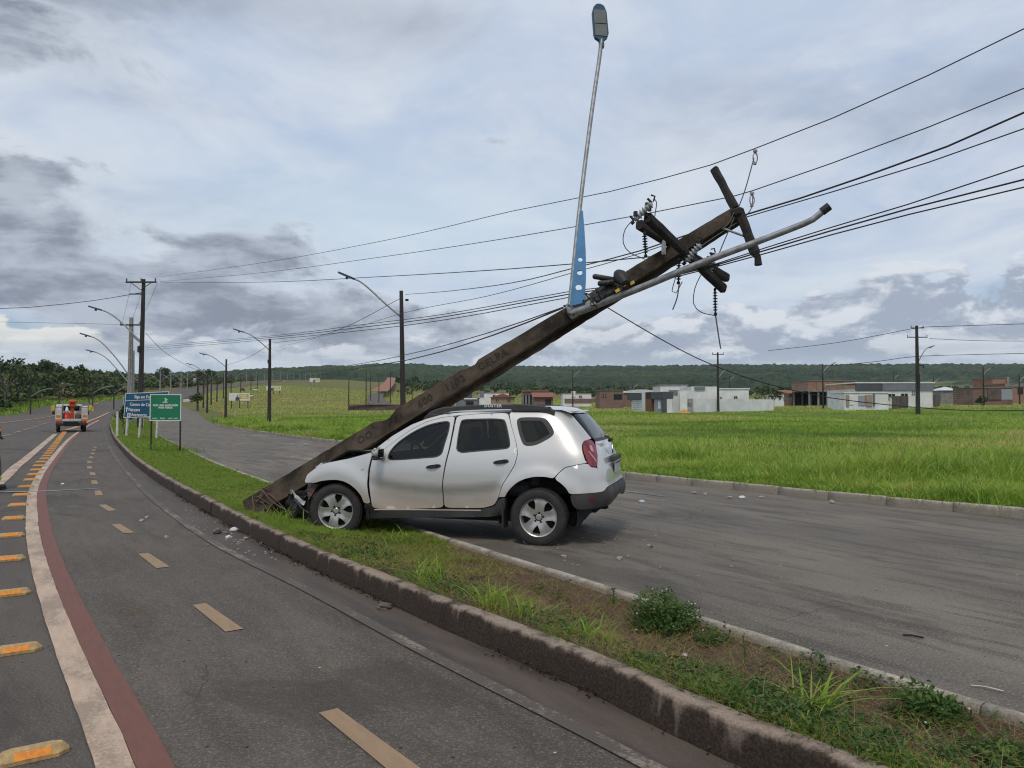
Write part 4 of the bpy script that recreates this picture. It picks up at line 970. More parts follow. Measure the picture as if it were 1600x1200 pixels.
b_f = arm(at(1012, 340, 8.3), at(1130, 451, 9.65), .085, .10); b_b = arm(at(999, 351, 8.8), at(1135, 434, 10.3), .085, .10)
MB().tube([at(1130, 357, 9.0), at(1163, 369, 8.95)], .014, 6).build('brace', M['steel'], pole, world=True)
MB().box(tuple(at(1037, 384, 9.1)), (.05, .03, .22), bev=.006).build('brace', M['steel'], pole, world=True)
def cutout(c, d, parent, L=.26):
    c = np.array(c); d = np.array(d)/np.linalg.norm(d); m = MB()
    prof = [(.020, -L/2)]
    for k in range(6):
        z = -L/2+.03+k*(L-.06)/5; prof += [(.026, z-.012), (.044, z), (.046, z+.006), (.026, z+.012)]
    prof += [(.020, L/2)]; m.lathe(prof, 12, aim(c, d)); o_ = m.build('cutout_insulator', M['porcelain'], parent, world=True)
    side_ = np.cross(d, [0, 1, 0]); side_ /= np.linalg.norm(side_)
    q = MB(); e0 = c-d*L/2; e1 = c+d*L/2
    q.tube([e1, e1+side_*.07], .013, 6).tube([e0, e0+side_*.07], .013, 6).tube([e1+d*.02, e1+d*.07+side_*.03, e1+d*.05+side_*.07], .010, 6).tube([e0-d*.01, e0-d*.05], .022, 7).tube([c, c-side_*.10], .014, 6)
    tag(q.build('cutout_hardware', M['dark_metal'], parent, world=True), kind='stuff')
cutout(at(1005, 331, 8.3), at(1016, 320, 8.25)-at(996, 340, 8.3), b_f)
cutout(at(1083, 395, 8.88), at(1092, 384, 8.83)-at(1074, 405, 8.93), b_f)
cutout(at(1112, 412, 9.9), at(1116, 398, 9.85)-at(1108, 422, 9.95), b_b)
q = MB()
for (u, v, r) in ((1012, 321, .03), (1015, 327, .022), (993, 334, .025), (1112, 400, .022), (1106, 402, .016)): q.box(tuple(at(u, v, 8.3 if u < 1050 else 9.85)), (r*1.6, r*1.4, r*2.2), rz=u, bev=.004)
tag(q.build('clamp_fittings', M['dark_metal'], b_f, world=True), kind='stuff')
def strain(P, Q, parent, sheds=7):
    P = np.array(P); Q = np.array(Q); L = np.linalg.norm(Q-P); prof = [(.012, 0), (.018, .02), (.010, .05)]
    for k in range(sheds): z = L*(.18+.62*k/(sheds-1)); prof += [(.010, z-.012), (.034, z), (.010, z+.010)]
    prof += [(.010, L*.88), (.020, L*.92), (.020, L), (.005, L)]
    MB().lathe(prof, 10, aim(P, Q-P)).build('strain_insulator', M['armdark'], parent, world=True)
strain(at(1007, 362, 8.8), at(1009, 402, 8.8), b_b); strain(at(1061, 404, 9.0), at(1060, 444, 9.0), b_f); strain(at(1117, 450, 9.6), at(1118, 493, 9.6), b_f)
def jumper(pts, D, rad=.006, parent=None, mat='alu_wire'):
    P = [at(u, v, D) for u, v in pts]; MB().tube(catmull(P, .05), rad, 5).build('jumper_wire', M[mat], parent or pole, world=True)
jumper([(992, 341), (977, 358), (974, 380), (985, 395), (1008, 405)], 8.8); jumper([(1022, 310), (1026, 316), (1023, 338)], 8.75)
jumper([(1096, 428), (1086, 450), (1084, 475), (1096, 488), (1117, 493)], 9.6); jumper([(1118, 493), (1122, 520), (1126, 545)], 9.6, .009)
jumper([(1061, 444), (1058, 465), (1051, 484)], 9.3, .008); jumper([(1056, 432), (1050, 455), (1056, 458), (1066, 440)], 9.3)
jumper([(1178, 247), (1163, 300), (1145, 345), (1128, 385), (1122, 400)], 9.0, .007); jumper([(1148, 330), (1138, 350), (1128, 358)], 8.98, .006)
jumper([(1176, 306), (1174, 325), (1160, 342), (1120, 368), (1095, 385)], 9.0, .006)
# clamps on the two top conductors
def clamp(u, v, D, parent):
    c = at(u, v, D); m = MB(); m.box(tuple(c), (.05, .035, .04), bev=.008)
    lp = [c+np.array([.028*math.cos(a), 0, -.085+.06*math.sin(a)]) for a in np.linspace(math.pi/2, 2.5*math.pi, 15)]; m.tube(lp, .008, 5, cap=False); m.box(tuple(c+np.array([-.005, 0, -.16])), (.04, .03, .03), bev=.006)
    m.build('loop_clamp', M['steel'], parent, world=True)
# lamp arms bolted to the shaft
br = MB(); c0 = at(905, 478, 9.45)
br.box((0, 0, 0), (.34, .14, .05), Matrix(axes(c0, AX, ML, NL)), bev=.012).box((0, 0, 0), (.10, .20, .10), Matrix(axes(at(893, 486, 9.45), AX, ML, NL)), bev=.01).box((0, 0, 0), (.12, .05, .10), Matrix(axes(at(917, 468, 9.43), AX, ML, NL)), bev=.01)
br.build('lamp_bracket', M['steel'], pole, world=True)
bo = MB()
for u, v in ((884, 484), (889, 491), (896, 492), (902, 489), (882, 478), (912, 470)): bo.tube([at(u, v, 9.42), at(u, v, 9.33)], .016, 6)
tag(bo.build('bracket_bolts', M['dark_metal'], pole, world=True), kind='stuff')
def plate_with_holes(outline, holes, c, ex, ey, th, name, mat, parent):
    ez = np.cross(ex, ey); L = [np.array(outline)]+[np.array([(hx+hr*math.cos(a), hy+hr*math.sin(a)) for a in np.linspace(0, 2*math.pi, 19)[:-1]]) for hx, hy, hr in holes]
    pts = []; ed = []
    for l in L: b = len(pts); pts += [tuple(p) for p in l]; ed += [(b+i, b+(i+1) % len(l)) for i in range(len(l))]
    vo, _, fo, *_r = delaunay_2d_cdt([Vector(p) for p in pts], ed, [], 0, 1e-6); V2 = np.array([(v.x, v.y) for v in vo]); F = np.array([f for f in fo]); ce = V2[F].mean(1)
    ok = inpoly(ce, L[0])
    for l in L[1:]: ok &= ~inpoly(ce, l)
    F = F[ok]; n = len(V2); w3 = lambda P2, z: [np.array(c)+ex*p[0]+ey*p[1]+ez*z for p in P2]
    m = MB(); m.add(w3(V2, th/2), [tuple(map(int, f)) for f in F]); m.add(w3(V2, -th/2), [tuple(map(int, f[::-1])) for f in F])
    for l in L: k = len(l); m.add(w3(l, th/2)+w3(l, -th/2), [(i, (i+1) % k, k+(i+1) % k, k+i) for i in range(k)])
    return m.build(name, M[mat], parent, world=True)
la = MB(); Pl = [at(u, v, D) for u, v, D in ((890, 477, 9.42), (897, 410, 9.55), (903, 350, 9.68), (910, 290, 9.82), (918, 225, 9.98), (928, 150, 10.15), (936, 95, 10.25), (940, 62, 10.3))]
la.tube(catmull(Pl, .1), list(np.linspace(.026, .030, 8).repeat(1)) if False else .028, 9); larm = la.build('lamp_arm', M['steel'], pole, world=True)
c_ = at(890, 477, 9.40); up_ = at(908, 312, 9.74)-at(890, 477, 9.40); H_ = np.linalg.norm(up_); ey = up_/H_; ex = np.array([1, 0, 0])-ey*ey[0]; ex /= np.linalg.norm(ex)
plate_with_holes([(0, -.02), (.178, .05), (.160, .40), (.125, .72), (.08, 1.02), (.035, 1.28), (0, 1.28)], [(.085, .237, .040), (.078, .435, .033), (.068, .61, .028)], c_-np.array([0, .05, 0]), ex, ey, .012, 'gusset', 'armblue', larm)
def lamp_head(parent, c, X, Y, k=1.0, world_=True, name='lamp_head'):
    """X across, Y along the head, the lens on the +Z side"""
    X = np.array(X); Y = np.array(Y); T = axes(c, X, Y, np.cross(X, Y))
    ol = [(-.028, -.14), (.028, -.14), (.034, -.04), (.085, .0), (.105, .06), (.10, .38), (.07, .47), (.02, .50), (-.03, .50), (-.075, .46), (-.10, .38), (-.10, .05), (-.085, .0), (-.034, -.04)]
    m = MB(T); m.prism([(x*k, y*k) for x, y in ol], .055*k, z0=-.055*k); m.lathe([(.03*k, -.10*k), (.035*k, -.06*k), (.03*k, -.05*k)], 10, Matrix.Translation((.085*k, .20*k, 0)))
    h = m.build(name, M['lampblue'], parent, world=world_)
    l = MB(T); l.prism([(-.085*k, .21*k), (.085*k, .20*k), (.085*k, .40*k), (-.085*k, .41*k)], .006*k, z0=.001); l.prism([(-.085*k, .03*k), (.08*k, .01*k), (.085*k, .185*k), (-.085*k, .195*k)], .006*k, z0=.001)
    return h, l
hd, ln = lamp_head(larm, at(940, 58, 10.28), (.985, .15, .06), np.array([-.055, .12, .99])/1.0, 1.0); 
lamp_ = ln.build('lens', M['blacklum'], larm, world=True)
P2 = [at(u, v, D) for u, v, D in ((893, 490, 9.40), (920, 481, 9.30), (1000, 450, 9.0), (1090, 413, 8.75), (1180, 379, 8.5), (1255, 350, 8.3), (1270, 343, 8.25), (1294, 324, 8.2))]
l2_ = MB().tube(catmull(P2, .12), np.interp(np.linspace(0, 1, len(catmull(P2, .12))), [0, .12, 1], [.05, .043, .034]), 10).build('lamp_arm', M['steel'], pole, world=True)
MB().tube([at(1284, 331, 8.22), at(1296, 322, 8.19)], .046, 10).build('arm_socket', M['dark_metal'], l2_, world=True)
for (u0, v0, u1, v1, r, D) in ((926, 432, 962, 437, .033, 9.2), (934, 443, 975, 440, .036, 9.15)): MB().tube([at(u0, v0, D), at(u0+3, v0, D), at(u1-3, v1, D), at(u1, v1, D)], [r*.6, r, r, r*.6], 10).build('splice_closure', M['black'], pole, world=True)
MB().tube([at(966, 428, 9.15), at(968, 431, 9.1), at(976, 441, 9.05), at(978, 444, 9.0)], [.06, .085, .08, .05], 12).build('terminal_box', M['black'], pole, world=True)
MB().box((0, 0, 0), (.30, .16, .08), Matrix(axes(at(945, 458, 9.22), AX, ML, NL)), bev=.02).build('junction_box', M['black'], pole, world=True)
tg = MB()
for u, v in ((965, 454), (974, 446), (988, 442)): MB().box((0, 0, 0), (.055, .04, .01), Matrix(axes(at(u, v, 9.02), AX, ML, NL))).build('yellow_tag', M['tagyellow'], pole, world=True)
for k in range(9):
    r_ = np.random.default_rng(k); u = 925+6.5*k; v = 470-4.0*k; pts = [(u+r_.uniform(-12, 12), v+r_.uniform(-12, 12)) for _ in range(4)]
    MB().tube(catmull([at(a, b, 9.1+r_.uniform(-.1, .1)) for a, b in pts], .04), .008, 5).build('loose_cable', M['black'], pole, world=True)
# earth roots torn at the butt
for k in range(7):
    r_ = np.random.default_rng(40+k); a = on(.12+.05*k, r_.uniform(-.1, .1), .15); MB().tube(catmull([a, a+np.array([r_.uniform(-.1, .2), -.08, .05]), a+np.array([r_.uniform(0, .35), -.15, -.12]), a+np.array([r_.uniform(.1, .5), -.25, -.25])], .05), .009, 5).build('bent_rebar', M['rust'], pole, world=True)

# ---- wires
def wire(label, px, A, Bp, rad=.011, mat='wire', extra=None, group=None, name='power_line', z_end=None):
    """px: points seen on the wire; A, Bp: the plan line (x, y) it hangs over"""
    A = np.array(A, float); D_ = np.array(Bp, float)-A; P = []
    for u, v in px:
        r = (u-800)/1200; cy = 1/ (math.cos(_p)-(600-v)/1200*math.sin(_p))   # x/y of the ray
        k = r*cy; s = (k*A[1]-A[0])/(D_[0]-k*D_[1]); P.append(at(u, v, A[1]+D_[1]*s))
    if extra: P += [np.array(e, float) for e in extra]
    Q = catmull(P, 1.0); c = P[0]
    o = thing(name, label, 'power line' if name == 'power_line' else 'cable', tuple(c), 0, group)
    MB().tube(Q, rad, 5).build('strand', M[mat], o, world=True); return o
TPx = (-28.0, 58.0); FP = (2.85, 9.9); NX = (27, -13.2)
def two(label, px, px2, rad, F=FP, TP=TPx, end_z=10, mat='wire', name='power_line'):
    o = wire(label, px, TP, F, rad, mat, name=name); o2 = None
    A = np.array(F, float); D_ = np.array(NX)-A; P = []
    for u, v in px2:
        cy = 1/(math.cos(_p)-(600-v)/1200*math.sin(_p)); k = (u-800)/1200*cy; s = (k*A[1]-A[0])/(D_[0]-k*D_[1]); P.append(at(u, v, A[1]+D_[1]*s))
    P.append(np.array([NX[0], NX[1], end_z])); MB().tube(catmull(P, .8), rad, 5).build('strand', M[mat], o, world=True); return o
w1_ = two('topmost bare wire, running above the broken crossarm to the upper right', [(239, 434), (400, 412), (600, 376), (800, 330), (950, 300), (1110, 258), (1180, 232)], [(1180, 232), (1300, 185), (1450, 118), (1600, 45)], .007)
clamp(1180, 236, 9.55, w1_)
w2_ = two('second wire from the top, crossing behind the broken crossarm', [(250, 440), (400, 427), (600, 401), (800, 371), (1020, 332), (1145, 307), (1176, 298)], [(1176, 298), (1300, 255), (1450, 199), (1600, 138)], .007)
clamp(1175, 302, 9.55, w2_)
wire('thin wire ending on the hanging insulators of the toppled pole', [(250, 441), (400, 441), (600, 432), (800, 420), (900, 412), (1008, 402), (1085, 394)], TPx, (2.2, 9.3), .008)
P1x = (-5.0, 36.0)
two('thick twisted cable from the near lamp post to the top of the toppled pole', [(634, 460), (700, 455), (800, 442), (900, 418), (1000, 392), (1080, 365), (1160, 337)], [(1160, 337), (1250, 310), (1350, 276), (1480, 229), (1600, 176)], .011, (2.75, 9.25), P1x, 8.5)
two('thin wire just under the thick twisted cable', [(423, 545), (520, 522), (631, 489), (760, 463), (892, 427), (1000, 396), (1160, 341)], [(1160, 341), (1300, 300), (1450, 254), (1600, 201)], .007, (2.75, 9.3), (-19.5, 62), 8.3)
for k, (dv, dr) in enumerate(((0, .007), (4, .009), (9, .0075))):
    two(('upper', 'middle', 'lower')[k]+' strand of the three telephone cables sagging behind the blue lamp arm', [(227, 541+dv*.7), (400, 527+dv*.6), (560, 508+dv), (700, 490+dv), (887, 456+dv), (1010, 440+dv*.5), (1120, 412+dv*.5)], [(1120, 412+dv*.5), (1200, 386+dv), (1300, 355+dv*1.3), (1420, 319+dv*1.8), (1600, 259+dv*2.4+(12 if k else 0))], dr, (2.4, 9.0), TPx, 6.5, name='cable')
wire('upper of two low cables tied to the butt side of the lamp bracket', [(423, 590), (534, 573), (640, 553), (760, 521), (880, 480)], (-19.5, 62), (.65, 9.5), .008, name='cable')
wire('lower of two low cables tied to the butt side of the lamp bracket', [(423, 597), (562, 575), (660, 557), (770, 524), (880, 481)], (-19.6, 62), (.65, 9.5), .011, name='cable')
hp = [(948, 480, 9.4), (1000, 511, 9.6), (1060, 545, 9.9), (1120, 573, 10.2), (1200, 600, 10.4), (1300, 622, 10.5), (1425, 636, 10.5), (1525, 642, 10.3), (1600, 641, 10.2), (1750, 628, 10)]
o = thing('cable', 'slack black cable hanging from the toppled pole across the green field', 'cable', tuple(at(948, 480, 9.4))); MB().tube(catmull([at(*p) for p in hp], .3), .0065, 6).build('strand', M['wire'], o, world=True)
wire('wire between the near lamp post and the second lamp post', [(626, 466), (544, 509), (487, 528), (424, 536)], P1x, (-19.5, 62), .014)
wire('wire between the second lamp post and the third one', [(420, 538), (400, 552), (375, 564), (354, 570)], (-19.5, 62), (-35.4, 95), .016)
wire('grey wire leaving the tall pole to the left edge, upper one', [(222, 457), (150, 469), (70, 478), (0, 482), (-200, 484)], (-28, 58), (-60, 42), .022)
wire('thin wire leaving the concrete lamp post to the left edge', [(190, 507), (100, 505), (0, 503), (-200, 498)], (-35.5, 71), (-75, 60), .014)
for k, (u0, u1) in enumerate(((205, 190), (226, 203), (247, 216))):
    wire(('left', 'middle', 'right')[k]+' one of three wires dropping from the tall pole to the grey concrete post', [(u0, 440), ((u0+u1)/2+1, 474), (u1, 508)], (-28.3+k*.8, 58), (-35.5+k*.7, 71), .012)
wire('stay wire slanting down to the right from the tall dark pole', [(227, 520), (260, 552), (300, 575), (330, 588)], (-27.8, 58), (-50, 130), .018)

# ---- standing poles
M['polewood'] = pm('dark_standing_pole', (.030, .026, .024), .9, col2=(.050, .043, .038), scale=2.5, stretch=(3, 3, .5))
def upole(label, u, D, h, w=.24, lean=0.0, group=None, mat='polewood', name='utility_pole', base=None):
    x = (u-800)/1200*D*1.0; z = zt1(x, D)-.1
    o = thing(name, label, 'pole' if name == 'utility_pole' else 'lamp post', (x, D, z), 0, group); k = .6
    T = Matrix(((1, 0, lean, 0), (0, 1, 0, 0), (0, 0, 1, 0), (0, 0, 0, 1)))
    m = MB(T); m.box((0, 0, (h+.1)/2), (w, w*.8, h+.1), taper=k)
    m.box((0, -.41*w, (h+.1)*.45), (w*.35, .02, h*.85), taper=k)
    m.build('shaft', M[mat], o); return o
def head(o, c, d, k=1.0):
    d = np.array(d, float); d /= np.linalg.norm(d); s = np.cross([0, 0, 1.], d); s /= np.linalg.norm(s)
    ol = [(-.028, -.14), (.028, -.14), (.10, .0), (.10, .38), (.05, .50), (-.05, .50), (-.10, .38), (-.10, .0)]
    T = axes(c, s, d, np.cross(s, d)); m = MB(T); m.prism([(x*1.3*k, y*1.4*k) for x, y in ol], .09*k, z0=-.04*k); m.box((0, .2*k, .1*k), (.1*k, .1*k, .12*k)); m.build('lamp_head', M['lampblue'], o)
def lamp_arm(o, pts, r=.035, k=1.0, mat='steel', hd=True):
    P = catmull(pts, .3); MB().tube(P, r, 7).build('lamp_arm', M[mat], o)
    if hd: head(o, P[-1], np.array(P[-1])-np.array(P[-2]), k)
def xarm(o, z, L, w=.11, ax='x', ins=3):
    a = MB().box((0, -.12, z), (L, w, w) if ax == 'x' else (w, L, w)).build('crossarm', M['polewood'], o)
    for i in range(ins):
        e = -L/2+.06+(L-.12)*i/max(1, ins-1); MB().lathe([(.03, 0), (.03, .06), (.07, .10), (.03, .15), (.06, .18), (.02, .24)], 8, Matrix.Translation(((e, -.12, z+w/2) if ax == 'x' else (0, e, z+w/2)))).build('pin_insulator', M['polewood'], a)
def dl(u0, v0, u1, v1, D): return ((u1-u0)/1200*D, (v0-v1)/1200*D)
p = upole('lamp post standing behind the toppled pole, nearest of those on the grass', 631, 36, 7.1, .26, -.02, 'lamp posts along the side road', name='lamp_post')
lamp_arm(p, [(-.2, 0, 6.0), (-.9, 0, 6.6), (-1.6, 0, 7.25), (-2.1, 0, 7.65), (-2.5, 0, 7.82)], .04, .95)
MB().box((.14, -.1, 6.75), (.16, .1, .10), bev=.02).build('cable_anchor', M['dark_metal'], p)
p = upole('second lamp post along the grass, left of the one behind the toppled pole', 421, 62, 7.15, .27, 0, 'lamp posts along the side road', name='lamp_post')
lamp_arm(p, [(-.1, 0, 6.4), (-.9, 0, 7.1), (-1.6, 0, 7.6), (-2.3, 0, 7.85)], .045, 1.0); MB().box((-.02, -.15, 5.4), (.2, .12, .3)).build('fuse_box', M['dark_metal'], p)
p = upole('third lamp post along the grass, beside the white billboard', 353, 95, 7.4, .28, 0, 'lamp posts along the side road', name='lamp_post')
lamp_arm(p, [(-.1, 0, 6.6), (-1.0, 0, 7.3), (-1.9, 0, 7.9), (-2.6, 0, 8.1)], .05, 1.1)
p = upole('fourth lamp post along the grass, at the bend of the side road', 324, 130, 7.3, .30, 0, 'lamp posts along the side road', name='lamp_post')
lamp_arm(p, [(-.1, 0, 6.6), (-1.0, 0, 7.4), (-2.2, 0, 8.2), (-2.8, 0, 8.4)], .06, 1.2)
p = upole('pole carrying a pale round transformer at the bend of the side road', 309, 150, 8.0, .34, 0)
MB().lathe([(.30, 0), (.34, .05), (.34, .85), (.25, .95)], 14, Matrix.Translation((-.55, -.1, 5.6))).build('transformer', M['steel'], p); xarm(p, 7.6, 2.2)
for i, (u, D, h) in enumerate(((318, 170, 7.5), (330, 195, 7.5), (339, 215, 7.5), (349, 245, 7.5), (361, 280, 8), (376, 320, 8), (392, 350, 8), (402, 390, 8))):
    upole('%s dark pole beyond the transformer pole in the row climbing beside the road' % ('first', 'second', 'third', 'fourth', 'fifth', 'sixth', 'seventh', 'eighth')[i], u, D, h, .32, 0, 'dark poles climbing beyond the bend')
p = upole('tall dark pole with a wooden crossarm behind the road signs', 219, 58, 11.35, .34, .012)
xarm(p, 11.2, 2.3); MB().tube([(-.75, -.1, 11.15), (0, -.15, 10.6), (.75, -.1, 11.15)], .03, 5).build('arm_brace', M['dark_metal'], p)
MB().box((-.4, -.1, 10.3), (.9, .08, .08)).build('small_arm', M['polewood'], p); MB().box((-.06, -.22, 6.1), (.18, .14, .5), bev=.04).build('fuse_box', M['black'], p)
lamp_arm(p, [(-.1, 0, 6.7), (-.9, 0, 7.6), (-1.9, 0, 8.5), (-2.7, 0, 9.0), (-3.2, 0, 9.15)], .06, 1.2)
MB().box((-.35, 0, 6.95), (.55, .05, .22), Matrix.Translation((-.35, 0, 6.95)) @ Matrix.Rotation(R(42), 4, 'Y') @ Matrix.Translation((.35, 0, -6.95))).build('arm_gusset', M['steel'], p)
p = upole('pale grey concrete lamp post behind the blue road sign', 203, 71, 9.9, .46, 0.003, mat='grey_conc', name='lamp_post'); xarm(p, 9.3, 1.9, .12, ins=2)
lamp_arm(p, [(-.1, 0, 4.6), (-1.3, 0, 6.2), (-2.6, 0, 7.6), (-3.4, 0, 8.15), (-3.9, 0, 8.3)], .06, 1.2)
p = upole('pale concrete lamp post just beyond the one behind the blue road sign', 207, 88, 8.0, .4, 0, mat='grey_conc', name='lamp_post')
lamp_arm(p, [(-.1, 0, 4.0), (-1.5, 0, 5.6), (-3.0, 0, 7.2), (-4.2, 0, 7.9), (-4.6, 0, 8.0)], .06, 1.2)
# posts on the median of the climbing road
mid = resample(off(resample(catmull(KB+HILL, 1.0), step=1.0), 8.0), step=1.0); mid = mid[(mid[:, 1] > 212) & (mid[:, 1] < 950)]; sM = 0; lst = None
for k, i in enumerate(range(0, len(mid), 34)):
    x, y = mid[i]; z = zt1(x, y)
    if lst is None:
        o = thing('lamp_post', 'pale concrete lamp post in the line along the climbing main road', 'lamp post', (x, y, z), 0, 'lamp posts on the main road median')
        MB().box((0, 0, 4.3), (.40, .34, 8.6), taper=.55).build('shaft', M['grey_conc'], o)
        for sg in (-1, 1): MB().tube(catmull([(0, 0, 5.0), (sg*1.4, 0, 6.4), (sg*2.8, 0, 7.3)], .5), .07, 5).build('lamp_arm', M['steel'], o); MB().box((sg*3.1, 0, 7.4), (.7, .25, .12)).build('lamp_head', M['steel'], o)
        lst = o
    else: o = copy_tree(lst); o.location = (x, y, z)
for u, D, nm in ((48, 150, 'leftmost'), (145, 158, 'middle'), (178, 163, 'rightmost')):
    p = upole(nm+' of three thin dark lamp posts against the woods across the road', u, D, 8.2, .22, 0, 'thin lamp posts before the woods', name='lamp_post')
    lamp_arm(p, [(0, 0, 3.6), (1.3, 0, 4.4), (2.6, 0, 4.95), (3.6, 0, 5.1)], .09, 1.2, hd=False); MB().box((3.9, 0, 5.15), (.9, .3, .14)).build('lamp_head', M['steel'], p)
# right hand field
p = upole('dark pole with a short crossarm in front of the white walled house', 1122, 112, 8.8, .34); xarm(p, 8.6, 1.7, ins=2)
lamp_arm(p, [(.1, 0, 5.2), (.7, 0, 6.0), (1.2, 0, 6.4)], .07, .8)
p = upole('tall double crossarm pole in the field on the right', 1434, 95, 11.1, .44); xarm(p, 10.9, 1.6); xarm(p, 9.75, 2.5); MB().box((.05, -.2, 4.4), (.25, .2, 1.6)).build('conduit', M['dark_metal'], p)
lamp_arm(p, [(.1, 0, 6.6), (.6, 0, 7.6), (1.2, 0, 8.4), (1.5, 0, 8.5)], .06, 1.0); MB().tube(catmull([(.15, 0, 6.2), (.7, 0, 6.3), (.8, 0, 5.9)], .2), .08, 6).build('cable_loop', M['wire'], p)
for u, D, h, lab, sgn in ((895, 150, 7.9, 'slim pole with a small crossarm and blue lamp beyond the car roof', 1), (1537, 150, 7.6, 'slim lamp post near the right edge, before the brick shed', 1), (1593, 165, 6.4, 'slim lamp post at the far right edge of the view', 1),
                     (1286, 140, 8.2, 'slim lamp post before the brick building under construction', 1), (1254, 185, 6.0, 'small lamp post left of the brick building under construction', 1), (1397, 210, 8.2, 'lamp post rising behind the grey and white house', 1),
                     (1459, 190, 6.5, 'lamp post behind the brown wall on the right', 1), (988, 190, 5.8, 'lamp post left of the white walled house', 1), (1140, 230, 8.5, 'lamp post rising behind the white walled house', 1)):
    p = upole(lab, u, D, h, .26, 0, name='lamp_post'); lamp_arm(p, [(0, 0, h-1.6), (.7*sgn, 0, h-.6), (1.6*sgn, 0, h-.05)], .07, 1.2)
    if u in (895,): xarm(p, h-.1, 1.7, ins=2)
wire('upper wire strung left and right over the tall pole in the field', [(1200, 548), (1310, 535), (1424, 514), (1445, 511), (1600, 506), (1800, 498)], (20, 112), (70, 85), .035)
wire('lower wire strung left and right over the tall pole in the field', [(1290, 572), (1360, 566), (1432, 557), (1520, 554), (1600, 552), (1800, 545)], (20, 112), (70, 85), .035)
wire('wire leaving the second arm of the tall pole to the right edge', [(1452, 529), (1520, 532), (1600, 533), (1800, 532)], (50, 95), (90, 90), .028)
# ================================================================== PLANTS
def leaf_mat(name, stops, rough=.6, trans=.0):
    def fn(t, b, tc):
        a = t.new('ShaderNodeAttribute', attribute_name='tone'); r = t.new('ShaderNodeValToRGB'); e = r.color_ramp.elements
        while len(e) < len(stops): e.new(.5)
        for i, (p, c) in enumerate(stops): e[i].position = p; e[i].color = (*c, 1)
        t.l.new(a.outputs['Fac'], r.inputs[0]); t.l.new(r.outputs[0], b.inputs['Base Color']); b.inputs['Roughness'].default_value = rough; b.inputs['Specular IOR Level'].default_value = .25
        if trans:
            tr = t.new('ShaderNodeBsdfTranslucent'); mx = t.new('ShaderNodeMixShader'); t.l.new(r.outputs[0], tr.inputs[0]); mx.inputs[0].default_value = trans
            t.l.new(b.outputs[0], mx.inputs[1]); t.l.new(tr.outputs[0], mx.inputs[2]); t.l.new(mx.outputs[0], t.n['Material Output'].inputs[0])
    return mix_mat(name, fn)
M['grass'] = leaf_mat('grass_blades', [(0, (.085, .180, .016)), (.45, (.235, .365, .042)), (.7, (.31, .29, .07)), (1, (.30, .19, .095))], .55, .3)
M['fieldgrass'] = leaf_mat('field_blades', [(0, (.100, .195, .020)), (.4, (.265, .410, .045)), (.7, (.42, .49, .095)), (1, (.50, .42, .17))], .55, .3)
M['weed'] = leaf_mat('weed_leaves', [(0, (.025, .060, .014)), (.5, (.055, .115, .022)), (1, (.13, .19, .04))], .5, .25)
M['forest'] = leaf_mat('forest_leaves', [(0, (.022, .042, .013)), (.4, (.060, .094, .025)), (.75, (.115, .140, .042)), (.90, (.16, .155, .065)), (1, (.20, .165, .13))], .7)
M['litter'] = leaf_mat('dead_leaf_litter', [(0, (.018, .013, .010)), (.7, (.045, .030, .020)), (1, (.12, .08, .05))], .9)
M['bark'] = pm('grey_bark', (.16, .13, .10), .95, col2=(.08, .065, .05), scale=4)
def fnoise(P, sc, seed=0.0, oct_=4):
    """cheap value noise on (n, 2) points, about -1..1"""
    out = np.zeros(len(P)); a = 1.0; tot = 0
    for o_ in range(oct_):
        q = P*sc*2**o_+seed*7.13+o_*19.7; i = np.floor(q).astype(np.int64); f = q-i; f = f*f*(3-2*f)
        def h(dx, dy):
            n = (i[:, 0]+dx)*374761393+(i[:, 1]+dy)*668265263+int(seed*1013); n = (n ^ (n >> 13))*1274126177; return ((n ^ (n >> 16)) & 0xffff)/32767.5-1
        v = (h(0, 0)*(1-f[:, 0])+h(1, 0)*f[:, 0])*(1-f[:, 1])+(h(0, 1)*(1-f[:, 0])+h(1, 1)*f[:, 0])*f[:, 1]
        out += a*v; tot += a; a *= .55
    return out/tot*1.6
def blades(name, P, h, w, lean, tone, mat, parent=None, kind='stuff', az=None, segs=2, face=None):
    n = len(P); az = rng.uniform(0, 2*np.pi, n) if az is None else az
    d = np.stack([np.cos(az), np.sin(az), 0*az], 1); fz = rng.uniform(0, 2*np.pi, n) if face is None else face
    s = np.stack([np.cos(fz), np.sin(fz), 0*fz], 1); V = []; 
    for k in range(segs):
        f = k/segs; c = P+d*(lean*f**1.7*h)[:, None]; c = c+np.array([0, 0, 1])*(h*(f-.32*np.minimum(lean, 1.6)*f**2.4))[:, None]; ww = w*(1-.45*f)
        V += [c-s*ww[:, None]/2, c+s*ww[:, None]/2]
    f = 1.0; tip = P+d*(lean*h)[:, None]+np.array([0, 0, 1])*(h*(1-.32*np.minimum(lean, 1.6)))[:, None]; V.append(tip)
    k = len(V); Vv = np.stack(V, 1).reshape(-1, 3); b = np.arange(n)*k
    q = np.concatenate([np.stack([b+2*i, b+2*i+1, b+2*i+3, b+2*i+2], 1) for i in range(segs-1)]) if segs > 1 else None
    t = np.stack([b+2*segs-2, b+2*segs-1, b+2*segs], 1)
    o = np_mesh(name, Vv, q, t, mat, parent, smooth=False, attr={'tone': np.repeat(np.clip(tone, 0, 1), k)})
    if kind: tag(o, kind=kind)
    return o
